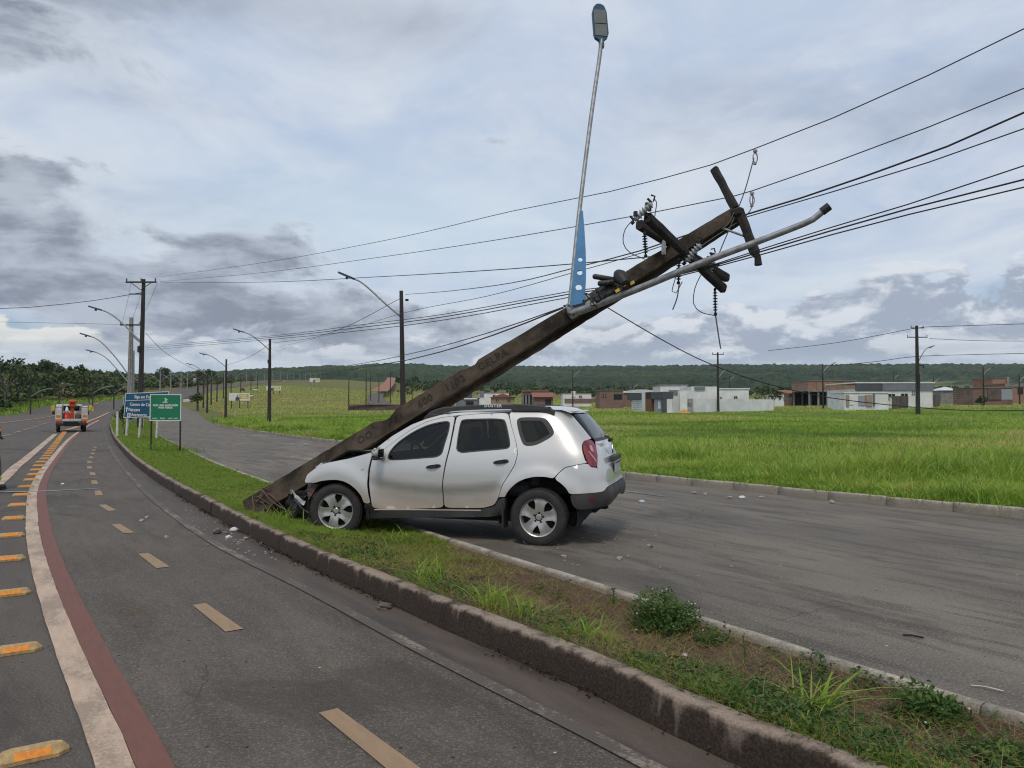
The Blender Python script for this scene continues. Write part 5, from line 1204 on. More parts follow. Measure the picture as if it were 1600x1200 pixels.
def leaves(name, Cc, L, W, tone, mat, parent=None, kind=None, nrm=None, tilt=1.0, fold=.12):
    """small pointed leaves: two quads with a crease"""
    n = len(Cc); d = rng.normal(size=(n, 3)); d[:, 2] = d[:, 2]*tilt+.15; d /= np.linalg.norm(d, axis=1)[:, None]
    u = rng.normal(size=(n, 3)) if nrm is None else nrm+rng.normal(size=(n, 3))*.45; s = np.cross(d, u); s /= np.linalg.norm(s, axis=1)[:, None]+1e-9; up = np.cross(s, d)
    L = L[:, None]; W = W[:, None]; base = Cc; mid = Cc+d*L*.45; tip = Cc+d*L-up*L*.12
    V = np.stack([base, mid-s*W/2+up*W*fold, tip, mid+s*W/2+up*W*fold], 1).reshape(-1, 3); b = np.arange(n)*4
    t = np.concatenate([np.stack([b, b+1, b+2], 1), np.stack([b, b+2, b+3], 1)])
    o = np_mesh(name, V, None, t, mat, parent, attr={'tone': np.repeat(np.clip(tone, 0, 1), 4)})
    if kind: tag(o, kind=kind)
    return o
def on_island(n, dmin, dmax, umax=1.0):
    D = np.hypot(kA[:, 0], kA[:, 1]); ok = np.where((D > dmin) & (D < dmax) & (kA[:, 1] > 1.5))[0]; i = rng.choice(ok[:-1], n); f = rng.random(n); u = rng.random(n)*umax
    jf = u*24; j = np.minimum(jf.astype(int), 23); g = jf-j; out = []
    for A in (ISX, ISY, ISZ): out.append((A[i, j]*(1-g)+A[i, j+1]*g)*(1-f)+(A[i+1, j]*(1-g)+A[i+1, j+1]*g)*f)
    return np.stack(out, 1), u
for dmin, dmax, n, hs, ws in ((3.0, 6.5, 62000, 1.0, .0042), (6.5, 12, 95000, 1.0, .0055), (12, 26, 90000, 1.15, .010), (26, 60, 46000, 1.4, .022), (60, 92, 40000, 2.0, .05)):
    P, u = on_island(n, dmin, dmax); D = np.hypot(P[:, 0], P[:, 1])
    nz = fnoise(P[:, :2], 1.3, 1); n2 = fnoise(P[:, :2], 4.5, 2)
    zone = np.interp(D, [3, 4.5, 5.5, 6.4, 7.3, 8.3, 9.3, 12, 20], [.30, .02, -.36, -.32, -.12, .16, .60, .65, .75])
    zone = zone+np.where(D < 7, .45*(.42-u), .10*(.5-u)); g = zone+.55*nz+.35*n2
    keep = (rng.random(n) < np.clip(.30+.75*g, .06, 1)) & ((u < .94) | (D > 9)); P, D, g, u = P[keep], D[keep], g[keep], u[keep]; m = len(P)
    h = hs*(.030+.045*np.clip(g, 0, 1)+.02*rng.random(m)); dry = np.clip(.62-.75*g, 0, 1)
    tone = np.where(rng.random(m) < .12+.75*dry, rng.uniform(.62, 1, m), rng.uniform(.08, .55, m))
    blades('short_grass', P, h, np.full(m, ws)*rng.uniform(.7, 1.4, m), rng.uniform(.2, 1.5, m), tone, M['grass'])
nk = 5200; ik_ = rng.choice(np.where((np.hypot(kA[:, 0], kA[:, 1]) < 14) & (kA[:, 1] > 1.5))[0], nk); nv = normals2(kA)[ik_]; Pk = kA[ik_]-nv*rng.uniform(-.02, .10, nk)[:, None]+np.stack([nv[:, 1], -nv[:, 0]], 1)*rng.uniform(-.1, .1, (nk, 1))
kp = rng.random(nk) < np.clip(.35+.9*fnoise(Pk, 2.2, 71), .02, 1); Pk = Pk[kp]; nv = nv[kp]; nk = len(Pk)
blades('kerb_edge_grass', np.concatenate([Pk, np.full((nk, 1), .168)], 1), rng.uniform(.05, .14, nk), rng.uniform(.003, .006, nk), rng.uniform(.5, 1.7, nk), np.clip(.35+.3*rng.normal(size=nk), 0, 1), M['grass'], az=np.arctan2(nv[:, 1], nv[:, 0])+rng.normal(0, .7, nk), segs=3)
# fallen straw lying on the bare soil
P, u = on_island(5000, 3.2, 9.0); blades('dry_straw', P+np.array([0, 0, .012]), rng.uniform(.04, .14, 5000), np.full(5000, .0032), np.full(5000, 2.6), rng.uniform(.75, 1, 5000), M['grass'])
# low leafy weeds at the near end
P, u = on_island(4200, 3.0, 9.0); D = np.hypot(P[:, 0], P[:, 1]); g = np.interp(D, [3, 4.4, 5.5, 9], [.55, .35, .12, .04])+.5*fnoise(P[:, :2], 1.1, 5)+np.where(u < .45, .12, -.10)
P = P[rng.random(len(P)) < np.clip(g, .01, 1)]; k = 11; m = len(P)*k; Q = np.repeat(P, k, 0)+np.stack([rng.normal(0, .035, m), rng.normal(0, .035, m), rng.uniform(.01, .07, m)], 1)
leaves('leafy_ground_cover', Q, rng.uniform(.022, .055, m), rng.uniform(.009, .020, m), np.repeat(rng.random(len(P)), k)*.7+rng.random(m)*.35, M['weed'], kind='stuff', nrm=np.tile([0, 0, 1.], (m, 1)), tilt=.5)

# single tufts, each a plant of its own
def tuft(label, u, v, D, n=46, L=.34, w=.012, spread=.07, lean=(.25, 1.4), tone=(.2, .62), name='grass_tuft', z=None):
    p = at(u, v, D); zz = isl(p[0], p[1])-.01 if z is None else z
    o = thing(name, label, 'grass tuft', (p[0], p[1], zz), 0); Q = np.stack([rng.normal(0, spread, n), rng.normal(0, spread*.7, n), np.zeros(n)], 1)
    blades('blades', Q, rng.uniform(.5, 1, n)*L, rng.uniform(.7, 1.2, n)*w, rng.uniform(*lean, n), rng.uniform(*tone, n), M['grass'], o, 'stuff', segs=5); return o
tuft('tall bright tuft drooping over the kerb, first of the two behind the black strip', 668, 918, 6.35, 44, .30)
tuft('broad bright tuft on the kerb side between the black strip and the shrub', 772, 958, 5.6, 52, .28)
tuft('thin bright tuft on the kerb edge, just right of the broad one', 826, 978, 5.35, 36, .22)
tuft('yellowish low tuft beside the kerb in front of the round shrub', 920, 1010, 4.9, 34, .17, spread=.10)
tuft('large long-bladed tuft hanging over the near kerb at the bottom right', 1275, 1122, 3.86, 50, .34, .014, .05, (.5, 1.9), (.25, .6))
tuft('dark green spreading tuft on the turf beneath the car door', 610, 836, 8.9, 70, .26, .012, .16, (.4, 1.5), (.05, .4))
tuft('tangled tall grass at the broken butt of the pole, by the kerb', 440, 830, 9.6, 40, .30, .010, .12, (.3, 1.4), (.2, .6))
tuft('pale tall grass just left of the torn bumper', 425, 812, 9.9, 26, .26, .010, .12, (.2, 1.3), (.3, .75))
tuft('small grass tuft under the crushed nose, next to the front tyre', 470, 826, 9.55, 20, .16, .010, .10, (.3, 1.4), (.15, .6))
tuft('green tuft round the left leg of the green sign', 238, 706, 27, 80, .55, .03, .35, (.2, 1.0), (.05, .45))
tuft('low green tuft round the right leg of the green sign', 283, 704, 27.4, 60, .35, .03, .35, (.2, 1.0), (.05, .45))
tuft('green tuft on the grass halfway between the signs and the pole butt', 350, 742, 18.5, 60, .22, .016, .25, (.3, 1.2), (.05, .4))
tuft('dark low tuft against the thin kerb, left of the pole butt', 408, 752, 15.5, 60, .22, .016, .22, (.3, 1.2), (.0, .3))
def weed(label, u, v, D, h, n, L, tone=(.2, .8), name='weed', cat='weed'):
    p = at(u, v, D); o = thing(name, label, cat, (p[0], p[1], isl(p[0], p[1])-.01)); s = MB()
    s.tube(catmull([(0, 0, 0), (.008, 0, h*.5), (-.004, .004, h)], .05), .004, 5).build('stem', M['grassstem'], o)
    z = rng.uniform(.1, 1, n)*h; a = rng.uniform(0, 6.28, n); Q = np.stack([np.cos(a)*.006, np.sin(a)*.006, z], 1); leaves('leaves', Q, L*(1.15-z/h*.6), L*.28*np.ones(n), rng.uniform(*tone, n), M['weed'], o, tilt=.4)
M['grassstem'] = pm('green_stem', (.07, .11, .03), .7)
weed('upright leafy weed against the thin kerb, right of the round shrub', 1283, 1050, 4.35, .22, 46, .055)
weed('thin pale weed stalk standing on the soil right of the round shrub', 1162, 1020, 4.75, .20, 30, .035, (.6, 1))
weed('small weed stalk in front of the thin kerb, left of the round shrub', 958, 925, 6.2, .14, 30, .04, (.5, 1))
def shrub(label, u, v, D, rx, ry, rz_, n, L, tone, flowers=0):
    p = at(u, v, D); o = thing('shrub', label, 'shrub', (p[0], p[1], isl(p[0], p[1])-.02)); d = rng.normal(size=(n, 3)); d[:, 2] = np.abs(d[:, 2]); d /= np.linalg.norm(d, axis=1)[:, None]
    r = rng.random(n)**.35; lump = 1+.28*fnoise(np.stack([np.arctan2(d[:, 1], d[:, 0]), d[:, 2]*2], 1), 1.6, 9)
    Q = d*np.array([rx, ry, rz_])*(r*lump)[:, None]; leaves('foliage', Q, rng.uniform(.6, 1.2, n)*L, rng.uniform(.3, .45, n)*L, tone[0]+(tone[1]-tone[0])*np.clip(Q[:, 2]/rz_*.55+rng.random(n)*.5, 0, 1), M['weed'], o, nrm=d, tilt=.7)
    s = MB()
    for k in range(16):
        a = rng.uniform(0, 6.28); s.tube([(0, 0, 0), (math.cos(a)*rx*.4, math.sin(a)*ry*.4, rz_*.5), (math.cos(a)*rx*.8, math.sin(a)*ry*.8, rz_*.8)], .004, 4)
    tag(s.build('stems', M['grassstem'], o), kind='stuff')
    if flowers:
        f = MB(); 
        for k in range(flowers):
            q = Q[rng.integers(n)]*1.06; f.lathe([(0, .006), (.008, .002), (0, -.006)], 6, Matrix.Translation(tuple(q)))
        tag(f.build('flowers', M['white'], o), kind='stuff')
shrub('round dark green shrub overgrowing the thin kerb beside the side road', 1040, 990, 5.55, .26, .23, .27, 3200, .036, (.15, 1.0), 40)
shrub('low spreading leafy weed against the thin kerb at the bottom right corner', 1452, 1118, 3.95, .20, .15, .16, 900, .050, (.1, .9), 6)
shrub('small leafy sprawl at the foot of the round shrub, along the thin kerb', 1112, 1003, 5.2, .14, .12, .09, 350, .035, (.1, .7))
n = 7000; i = rng.integers(60, np.argmin(np.abs(kb[:, 1]-14)), n); Pq = off(kb, .012+.0)[i]-0*kb[i]; tq = normals2(kb)[i]; Pq = kb[i]+tq*(np.abs(rng.normal(0, .04, n))+.004)[:, None]+np.stack([tq[:, 1], -tq[:, 0]], 1)*rng.uniform(-.2, .2, (n, 1)); kq = rng.random(n) < np.clip(.30+.9*fnoise(Pq, 2.1, 61), .04, 1); Pq = Pq[kq]; n = len(Pq)
leaves('gutter_litter', np.concatenate([Pq, rng.uniform(.008, .030, (n, 1))], 1), rng.uniform(.012, .035, n), rng.uniform(.008, .018, n), rng.random(n), M['litter'], kind='stuff', tilt=.3)
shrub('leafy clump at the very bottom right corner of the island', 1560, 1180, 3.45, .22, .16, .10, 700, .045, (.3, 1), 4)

# the field beyond the side road
FKs = resample(catmull(FK, .5), step=.25); FKs = FKs[(FKs[:, 1] > 3)]; NR = -normals2(FKs)
def beyond(n, o0, o1, dmax, pw=1.0, dmin=0):
    D = np.hypot(FKs[:, 0], FKs[:, 1]); wgt = np.where((D < dmax) & (D > dmin), 1/np.maximum(D, 8)**.8, 0); i = rng.choice(len(FKs), n, p=wgt/wgt.sum())
    o_ = o0+(o1-o0)*rng.random(n)**pw; P = FKs[i]+NR[i]*o_[:, None]+rng.normal(0, .1, (n, 2)); k = sdist_near(P) if False else o_
    z = zt(P[:, 0], P[:, 1])-.03+.15*np.clip((260-np.hypot(P[:, 0], P[:, 1]))/150, 0, 1); return np.concatenate([P, z[:, None]], 1), o_
# verge right behind the kerb: low leafy edge, then tall arching clumps
P, o_ = beyond(52000, .12, .9, 75, .8); m = len(P); Dp = np.hypot(P[:, 0], P[:, 1])
blades('verge_grass', P, rng.uniform(.06, .19, m), rng.uniform(.008, .018, m)*np.maximum(1, Dp/16), rng.uniform(.3, 1.7, m), rng.uniform(0, .6, m), M['fieldgrass'])
cl, o_ = beyond(1500, .45, 6.5, 80, 1.15); D = np.hypot(cl[:, 0], cl[:, 1]); big = np.clip(.62+.75*fnoise(cl[:, :2], .35, 3), .2, 1.45); kk = 75; n = len(cl)*kk
sp_ = np.repeat(.10+.14*big, kk); P = np.repeat(cl, kk, 0)+np.stack([rng.normal(0, 1, n)*sp_, rng.normal(0, 1, n)*sp_, 0*sp_], 1); Dn = np.repeat(D, kk)
blades('tall_field_grass', P, np.repeat(.52*big+.10, kk)*rng.uniform(.5, 1.1, n), .013*np.maximum(1, Dn/18)*rng.uniform(.6, 1.3, n), rng.uniform(.15, 1.5, n), np.clip(np.repeat(.42+.35*fnoise(cl[:, :2], .5, 4)+.18*rng.normal(size=len(cl)), kk)+rng.normal(0, .14, n), 0, 1), M['fieldgrass'], segs=3)
P, o_ = beyond(150000, .8, 55, 95, 1.7); m = len(P); D = np.hypot(P[:, 0], P[:, 1]); nz = fnoise(P[:, :2], .16, 6); n2 = fnoise(P[:, :2], .05, 8)
keep = P[:, 1] > 4; P, D, nz, n2, o_ = P[keep], D[keep], nz[keep], n2[keep], o_[keep]; m = len(P)
tone = .36+.34*nz+rng.normal(0, .15, m)+np.clip((o_-4)/6, 0, 1)*np.clip(.24+1.15*n2, -.18, .72)-.04
blades('field_grass', P, rng.uniform(.10, .27, m)*(1+.5*nz), .010*np.maximum(1, D/13)*rng.uniform(.6, 1.3, m), rng.uniform(.2, 1.3, m), tone, M['fieldgrass'], segs=2)
n = 190000; Dm = 52*np.exp(rng.random(n)*2.2); um = rng.uniform(-520, 900, n); Pm = np.stack([um/1200*Dm, Dm], 1); okm = sdist(Pm, resample(catmull(FK+[(-99, 230), (-122, 300), (-150, 400), (-187, 650)], 2.0), step=6.0)) > 4; Pm = Pm[okm]; Dm = Dm[okm]; m = len(Pm)
nzm = fnoise(Pm*np.array([.35, 1]), .035, 51); n2m = fnoise(Pm, .15, 52)
blades('pasture_grass', np.concatenate([Pm, zt(Pm[:, 0], Pm[:, 1])[:, None]-.06], 1), rng.uniform(.2, .5, m)*(1+.5*n2m), .0010*Dm*rng.uniform(.6, 1.4, m), rng.uniform(.2, 1.2, m), .45+.24*nzm+.08*n2m+rng.normal(0, .08, m)+np.clip((Dm-95)/120, 0, .32), M['fieldgrass'])
# far left verge along the main road
n = 26000; i = rng.integers(0, len(lb)-1, n); o_ = rng.uniform(.3, 9, n); Pv = off(lb, .01)[i]+normals2(lb)[i]*o_[:, None]; ok = (Pv[:, 1] > 60) & (Pv[:, 1] < 260); Pv = Pv[ok]; m = len(Pv)
blades('roadside_grass', np.concatenate([Pv, zt(Pv[:, 0], Pv[:, 1])[:, None]-.03], 1), rng.uniform(.3, 1.1, m), rng.uniform(.10, .30, m), rng.uniform(.2, 1.0, m), rng.uniform(.0, .6, m), M['fieldgrass'])

# ---- trees
def crown_pts(c, rx, rz_, n, q):
    """leaf clumps filling an uneven crown"""
    k = 9; d = rng.normal(size=(k, 3)); d /= np.linalg.norm(d, axis=1)[:, None]; d[:, 2] = np.abs(d[:, 2])*.9-.15; cc = d*np.array([rx, rx, rz_])*rng.uniform(.35, .85, (k, 1)); rr = rng.uniform(.30, .55, k)
    i = rng.integers(0, k, n); e = rng.normal(size=(n, 3)); e /= np.linalg.norm(e, axis=1)[:, None]; e *= rng.random((n, 1))**.4
    return c+cc[i]+e*rr[i][:, None]*np.array([rx, rx, rz_])*.95
def leafcards(name, C_, sz, tone, parent, kind=None, mat='forest'):
    n = len(C_); a = rng.normal(size=(n, 3)); a /= np.linalg.norm(a, axis=1)[:, None]; b = np.cross(a, rng.normal(size=(n, 3))); b /= np.linalg.norm(b, axis=1)[:, None]; s = sz[:, None]
    V = np.stack([C_-a*s*.6, C_-b*s*.38, C_+a*s*.6, C_+b*s*.38], 1).reshape(-1, 3); k = np.arange(n)*4
    o = np_mesh(name, V, np.stack([k, k+1, k+2, k+3], 1), None, M[mat], parent, attr={'tone': np.repeat(np.clip(tone, 0, 1), 4)})
    if kind: tag(o, kind=kind)
    return o
fx = []
rgf = np.random.default_rng(5)
for y in np.geomspace(128, 620, 86):
    l = np.interp(y, lb[:, 1], lb[:, 0])-9; 
    for xx in np.arange(l, max(-1.05*y-40, l-230), -6.2-.006*y):
        fx.append((xx+rgf.uniform(-2.5, 2.5), y+rgf.uniform(-2, 2)))
fx = np.array(fx); front = []
CC = []; SS = []; TT = []
for x, y in fx:
    depth = np.interp(y, lb[:, 1], lb[:, 0])-x; z = zt1(x, y); edge = depth < 22
    hgt = rgf.uniform(4.5, 8.5)*(.5 if edge else (.72 if depth < 45 else 1))*(1.25 if rgf.random() < .10 else 1); rx = rgf.uniform(2.6, 4.6); n = int(np.clip(42000/y, 60, 260)); s = np.clip(y/230, .55, 1.7)
    base = rgf.uniform(.15, .60)+(.42 if rgf.random() < .05+.22*(fnoise(np.array([[x, y]]), .022, 41)[0] > .28) else 0)
    C_ = crown_pts(np.array([x, y, z+hgt*.52]), rx, hgt*.52, n, s); CC.append(C_); SS.append(rng.uniform(.6, 1.3, n)*s); TT.append(base+rng.normal(0, .16, n))
CC = np.concatenate(CC); print('forest cards', len(CC), 'trees', len(fx))
leafcards('woodland', CC, np.concatenate(SS), np.concatenate(TT), None, 'stuff')
def tree(label, x, y, h, rx, tone, n=260, card=.6, bare=False, group=None):
    z = zt1(x, y); o = thing('tree', label, 'tree', (x, y, z-.1), 0, group); m = MB(); th = h*(.45 if not bare else .5)
    m.tube(catmull([(0, 0, 0), (.05*h*rng.uniform(-1, 1), 0, th*.6), (.08*h*rng.uniform(-1, 1), 0, th)], .6), [h*.025]*3 if False else h*.02, 6)
    for k in range(7 if bare else 5):
        a = rng.uniform(0, 6.28); r = rx*rng.uniform(.4, .9); m.tube(catmull([(0, 0, th*rng.uniform(.6, 1)), (math.cos(a)*r*.5, math.sin(a)*r*.5, th+h*.15), (math.cos(a)*r, math.sin(a)*r, h*rng.uniform(.7, .95))], .8), h*.008, 4)
    m.build('trunk', M['bark'], o)
    C_ = crown_pts(np.array([0, 0, h*.66]), rx, h*.36, n if not bare else n//5, 1); leafcards('crown', C_, rng.uniform(.6, 1.3, len(C_))*card, tone+rng.normal(0, .14, len(C_)), o); return o
tree('bare pale-trunked tree at the edge of the woods, far left', -105.5, 160, 9, 3.0, .9, 200, .5, True)
tree('dense dark tree at the edge of the woods left of the truck', -112, 175, 9, 4.5, .15, 420, .6)
tree('dense dark tree at the edge of the woods just above the truck', -99, 168, 8.5, 4.5, .2, 420, .6)
tree('rounded bushy tree at the edge of the woods between truck and blue sign', -101, 184, 8, 4.2, .3, 380, .6)
tree('flat-topped tree rising highest from the woods, above the truck', -188, 312, 11, 6.5, .35, 700, .8)
tree('broad tree standing above the woods right of the tall dark pole', -168, 420, 11, 7, .3, 700, .9)
tree('lone umbrella tree above the skyline left of the transformer pole', -200, 440, 11, 6, .3, 700, .8)
tree('small leafy bush at the foot of the blue sign, by the kerb', -20.3, 40.2, 1.9, .5, .5, 260, .16)
tree('bushy ivy-grown shrub round the foot of the transformer pole', -60.6, 148, 4.0, 1.1, .3, 300, .35)
for x, y, h, rx, lab in ((108*.29+12, 128, 3.6, 2.4, 'dark rounded tree behind the white walled house on the right'), (60.5, 126, 2.4, 1.7, 'leafy bush left of the white garage front on the right'), (74.5, 121.5, 2.2, 1.2, 'small round bush before the white garage front on the right')):
    tree(lab, x, y, h, rx, .35, 240, .35)
# clumps of trees in the valley between the fields and the hills
rgv = np.random.default_rng(21); CC = []; SS = []; TT = []
for k in range(900):
    y = rgv.uniform(330, 900); u = rgv.uniform(620, 1700); x = (u-800)/1200*y
    if fnoise(np.array([[x, y]]), .011, 12)[0] < (.05 if y < 560 else -.25): continue
    h = rgv.uniform(4, 8.5); n = 55; C_ = crown_pts(np.array([x, y, zt1(x, y)+h*.5]), rgv.uniform(2.5, 5), h*.5, n, 1); CC.append(C_); SS.append(rng.uniform(1.0, 2.0, n)*y/500); TT.append(rgv.uniform(.1, .45)+rng.normal(0, .14, n))
leafcards('valley_trees', np.concatenate(CC), np.concatenate(SS), np.concatenate(TT), None, 'stuff')

# ---- wooded hills: a canopy of rounded crowns
def hills():
    az = np.arange(-.62, .70, .0021); rr = np.geomspace(860, 2900, 290); A, Rr = np.meshgrid(az, rr, indexing='ij'); X = Rr*np.tan(A); Y = Rr.copy(); P = np.stack([X.ravel(), Y.ravel()], 1)
    def worley(P, cell, seed):
        q = P/cell; i = np.floor(q).astype(np.int64); best = np.full(len(P), 9.0); bh = np.zeros(len(P))
        for dx in (-1, 0, 1):
            for dy in (-1, 0, 1):
                a = i[:, 0]+dx; b = i[:, 1]+dy; n = a*374761393+b*668265263+seed; n = (n ^ (n >> 13))*1274126177; h1 = ((n ^ (n >> 16)) & 0xffff)/65535.; n2 = n*22695477+1; h2 = ((n2 ^ (n2 >> 15)) & 0xffff)/65535.; h3 = (((n2*31) ^ (n2 >> 11)) & 0xffff)/65535.
                d = np.hypot(q[:, 0]-(a+h1), q[:, 1]-(b+h2)); k = d < best; best[k] = d[k]; bh[k] = h3[k]
        return best, bh
    f, hh = worley(P, 13.0, 3); wood = np.clip((fnoise(P, .0035, 15)+.62+(Y.ravel()-900)/700)*2.2, 0, 1)
    dome = np.sqrt(np.clip(1-(f/.78)**2, 0, 1))*(6.0+6.5*hh)+4; fl = fnoise(P, .055, 30); Z = zt(P[:, 0], P[:, 1])-1.5+wood*(dome+1.6*fl)*1.0
    Z = np.where(Y.ravel() < 905, np.minimum(Z, zt(P[:, 0], P[:, 1])-1.5+wood*dome*np.clip((Y.ravel()-864)/36, 0, 1)), Z)
    Z += 3.0*fnoise(P, .004, 33)*np.clip((Y.ravel()-1100)/500, 0, 1)
    tone = np.clip(.36+.40*(hh-.4)+.22*fl+.10*fnoise(P, .3, 7, 2)+.22*fnoise(P, .006, 18), 0, .93); tone = np.where(wood < .3, .86, tone)
    n, k = X.shape; I = np.arange(n*k).reshape(n, k); q = np.stack([I[:-1, :-1], I[1:, :-1], I[1:, 1:], I[:-1, 1:]], -1).reshape(-1, 4)
    q = q[(wood[q].max(1) > .02)]
    o = np_mesh('wooded_hills', np.stack([P[:, 0], P[:, 1], Z], 1), q, None, M['hill'], smooth=False, attr={'tone': tone}); tag(o, kind='structure')
M['hill'] = leaf_mat('hill_canopy', [(0, (.014, .028, .013)), (.5, (.026, .046, .020)), (.8, (.046, .068, .026)), (1, (.11, .14, .045))], .8)
hills()
# ================================================================== SIGNS, VEHICLES, PEOPLE
M['signgreen'] = pm('green_sign_face', (.008, .185, .075), .4, col2=(.008, .165, .068), scale=2)
M['signblue'] = pm('blue_sign_face', (.006, .085, .155), .4, col2=(.006, .075, .14), scale=2)
M['signwhite'] = pm('white_lettering', (.72, .74, .74), .5, scale=30)
M['postwhite'] = pm('pale_sign_post', (.62, .62, .55), .7, col2=(.45, .44, .38), scale=4)
M['arrow'] = M['signwhite']
def sign_frame(o, mat, w, h, z, M0, name='panel', th=.03):
    p = MB(M0).box((0, 0, z+h/2), (w, th, h)).build('panel', mat, o)
    m = MB(M0); b = .03
    for c, d in (((0, 0, z+.015), (w+.01, th+.012, b)), ((0, 0, z+h-.015), (w+.01, th+.012, b)), ((-w/2+.015, 0, z+h/2), (b, th+.010, h-.06)), ((w/2-.015, 0, z+h/2), (b, th+.010, h-.06))): m.box(c, d)
    m.build('border', M['signwhite'], o); return p
def face(M0, x, y, z): return M0 @ axes((x, y, z), (1, 0, 0), (0, 0, 1), (0, -1, 0))
# green sign
x, y = -12.17, 27.0; T = Matrix.Rotation(R(3), 4, 'Z')
gs = thing('road_sign', 'square green campaign sign on two thin black legs, in front of the blue sign', 'sign', (x, y, isl(x, y)-.02), R(4))
sign_frame(gs, M['signgreen'], 1.07, .94, 1.12, Matrix())
for sx in (-.49, .50): MB().box((sx, .03, .58), (.045, .045, 1.25)).build('leg', M['dark_metal'], gs)
for tx, zz, s_ in (('POR UMA SANTARÉM', 1.665, .085), ('MAIS VERDE', 1.585, .085)): text_obj('lettering', tx, s_, M['signwhite'], gs, face(Matrix(), 0, -.0175, zz), .002, .004, spacing=1.05)
e = MB(face(Matrix(), 0, -.018, 1.84))
for pts in ([(-.11, -.055), (-.09, -.08), (.06, -.08), (.10, -.05), (.05, -.055), (-.02, -.06), (-.08, -.05)], [(-.05, -.035), (.02, -.045), (.06, -.01), (.0, .0), (-.04, -.015)], [(-.02, .01), (.03, .0), (.085, .035), (.06, .05), (.01, .035)], [(-.035, .045), (.0, .03), (.03, .055), (.0, .09), (-.03, .08)]): e.prism(pts, .003)
e.build('plant_emblem', M['signwhite'], gs)
m = MB(face(Matrix(), 0, -.018, 1.215))
for a, b in ((-.36, .16), (-.15, .05), (-.07, .12), (.17, .14), (.36, .14)): m.box((a, 0, 0), (b, .022, .003))
for a in (-.16, -.145): m.box((a, .0, 0), (.012, .045, .003))
m.build('sponsor_strip', M['signwhite'], gs)
# blue direction sign
x, y = -18.45, 38.5; bs = thing('road_sign', 'blue direction sign with white lettering, leaning behind the green sign', 'sign', (x, y, isl(x, y)-.05), R(-13))
Tb = Matrix(((1, 0, .08, 0), (0, 1, 0, 0), (.035, 0, 1, 0), (0, 0, 0, 1)))
sign_frame(bs, M['signblue'], 2.50, 1.24, 1.16, Tb)
MB(Tb).box((0, -.02, 2.02), (2.46, .012, .025)).build('divider', M['signwhite'], bs)
for sx in (-1.05, -.30, .70): MB(Tb).box((sx, .05, .95), (.09, .08, 2.1)).build('leg', M['postwhite'], bs)
for tx, a, zz, s_ in (('Siga em Frente', -.72, 2.20, .215), ('Centro de Convenções', -.95, 1.83, .215), ('Pajuçara', -1.0, 1.57, .215), ('Aeroporto', -.82, 1.31, .215)):
    text_obj('lettering', tx, s_, M['signwhite'], bs, face(Tb, a, -.0175, zz), .002, .005, 'LEFT', 1.0)
MB(face(Tb, -1.10, -.018, 1.58)).prism([(-.025, -.13), (.025, -.13), (.025, .03), (.08, .03), (0, .14), (-.08, .03), (-.025, .03)], .003).build('arrow', M['signwhite'], bs)
MB(face(Tb, -.95, -.018, 1.30)).box((0, 0, .001), (.19, .19, .003), bev=0).build('symbol_plate', M['signwhite'], bs)
MB(face(Tb, -.95, -.022, 1.30)).prism([(-.015, -.08), (.015, -.08), (.015, -.03), (.08, -.005), (.08, .015), (.015, .015), (.012, .075), (-.012, .075), (-.015, .015), (-.08, .015), (-.08, -.005), (-.015, -.03)], .003).build('plane_symbol', M['signblue'], bs)
x, y = -29.7, 60.5; b2 = thing('road_sign', 'second blue sign farther off, mostly hidden by the nearer blue sign', 'sign', (x, y, 0), R(-12)); sign_frame(b2, M['signblue'], 2.0, 1.2, 1.25, Matrix())
for sx in (-.75, .7): MB().box((sx, .05, .65), (.09, .07, 1.3)).build('leg', M['postwhite'], b2)
text_obj('lettering', 'Centro', .26, M['signwhite'], b2, face(Matrix(), -.85, -.0175, 2.1), .002, .004, 'LEFT')
for u, v0, D, lab in ((183, 690, 37.2, 'short pale post at the kerb, left of the blue sign'), (349.6, 648, 100, 'short yellow marker post by the third lamp post'), (367, 650, 97, 'short white marker post right of the third lamp post')):
    p = at(u, v0, D); o = thing('marker_post', lab, 'post', (p[0], D, zt1(p[0], D))); h = 1.4 if D < 50 else .95
    MB().box((0, 0, h/2), (.10, .10, h), taper=.8).build('shaft', M['studo'] if u == 349.6 else M['postwhite'], o); MB().box((0, 0, h+.01), (.07, .07, .03)).build('cap', M['postwhite'], o)

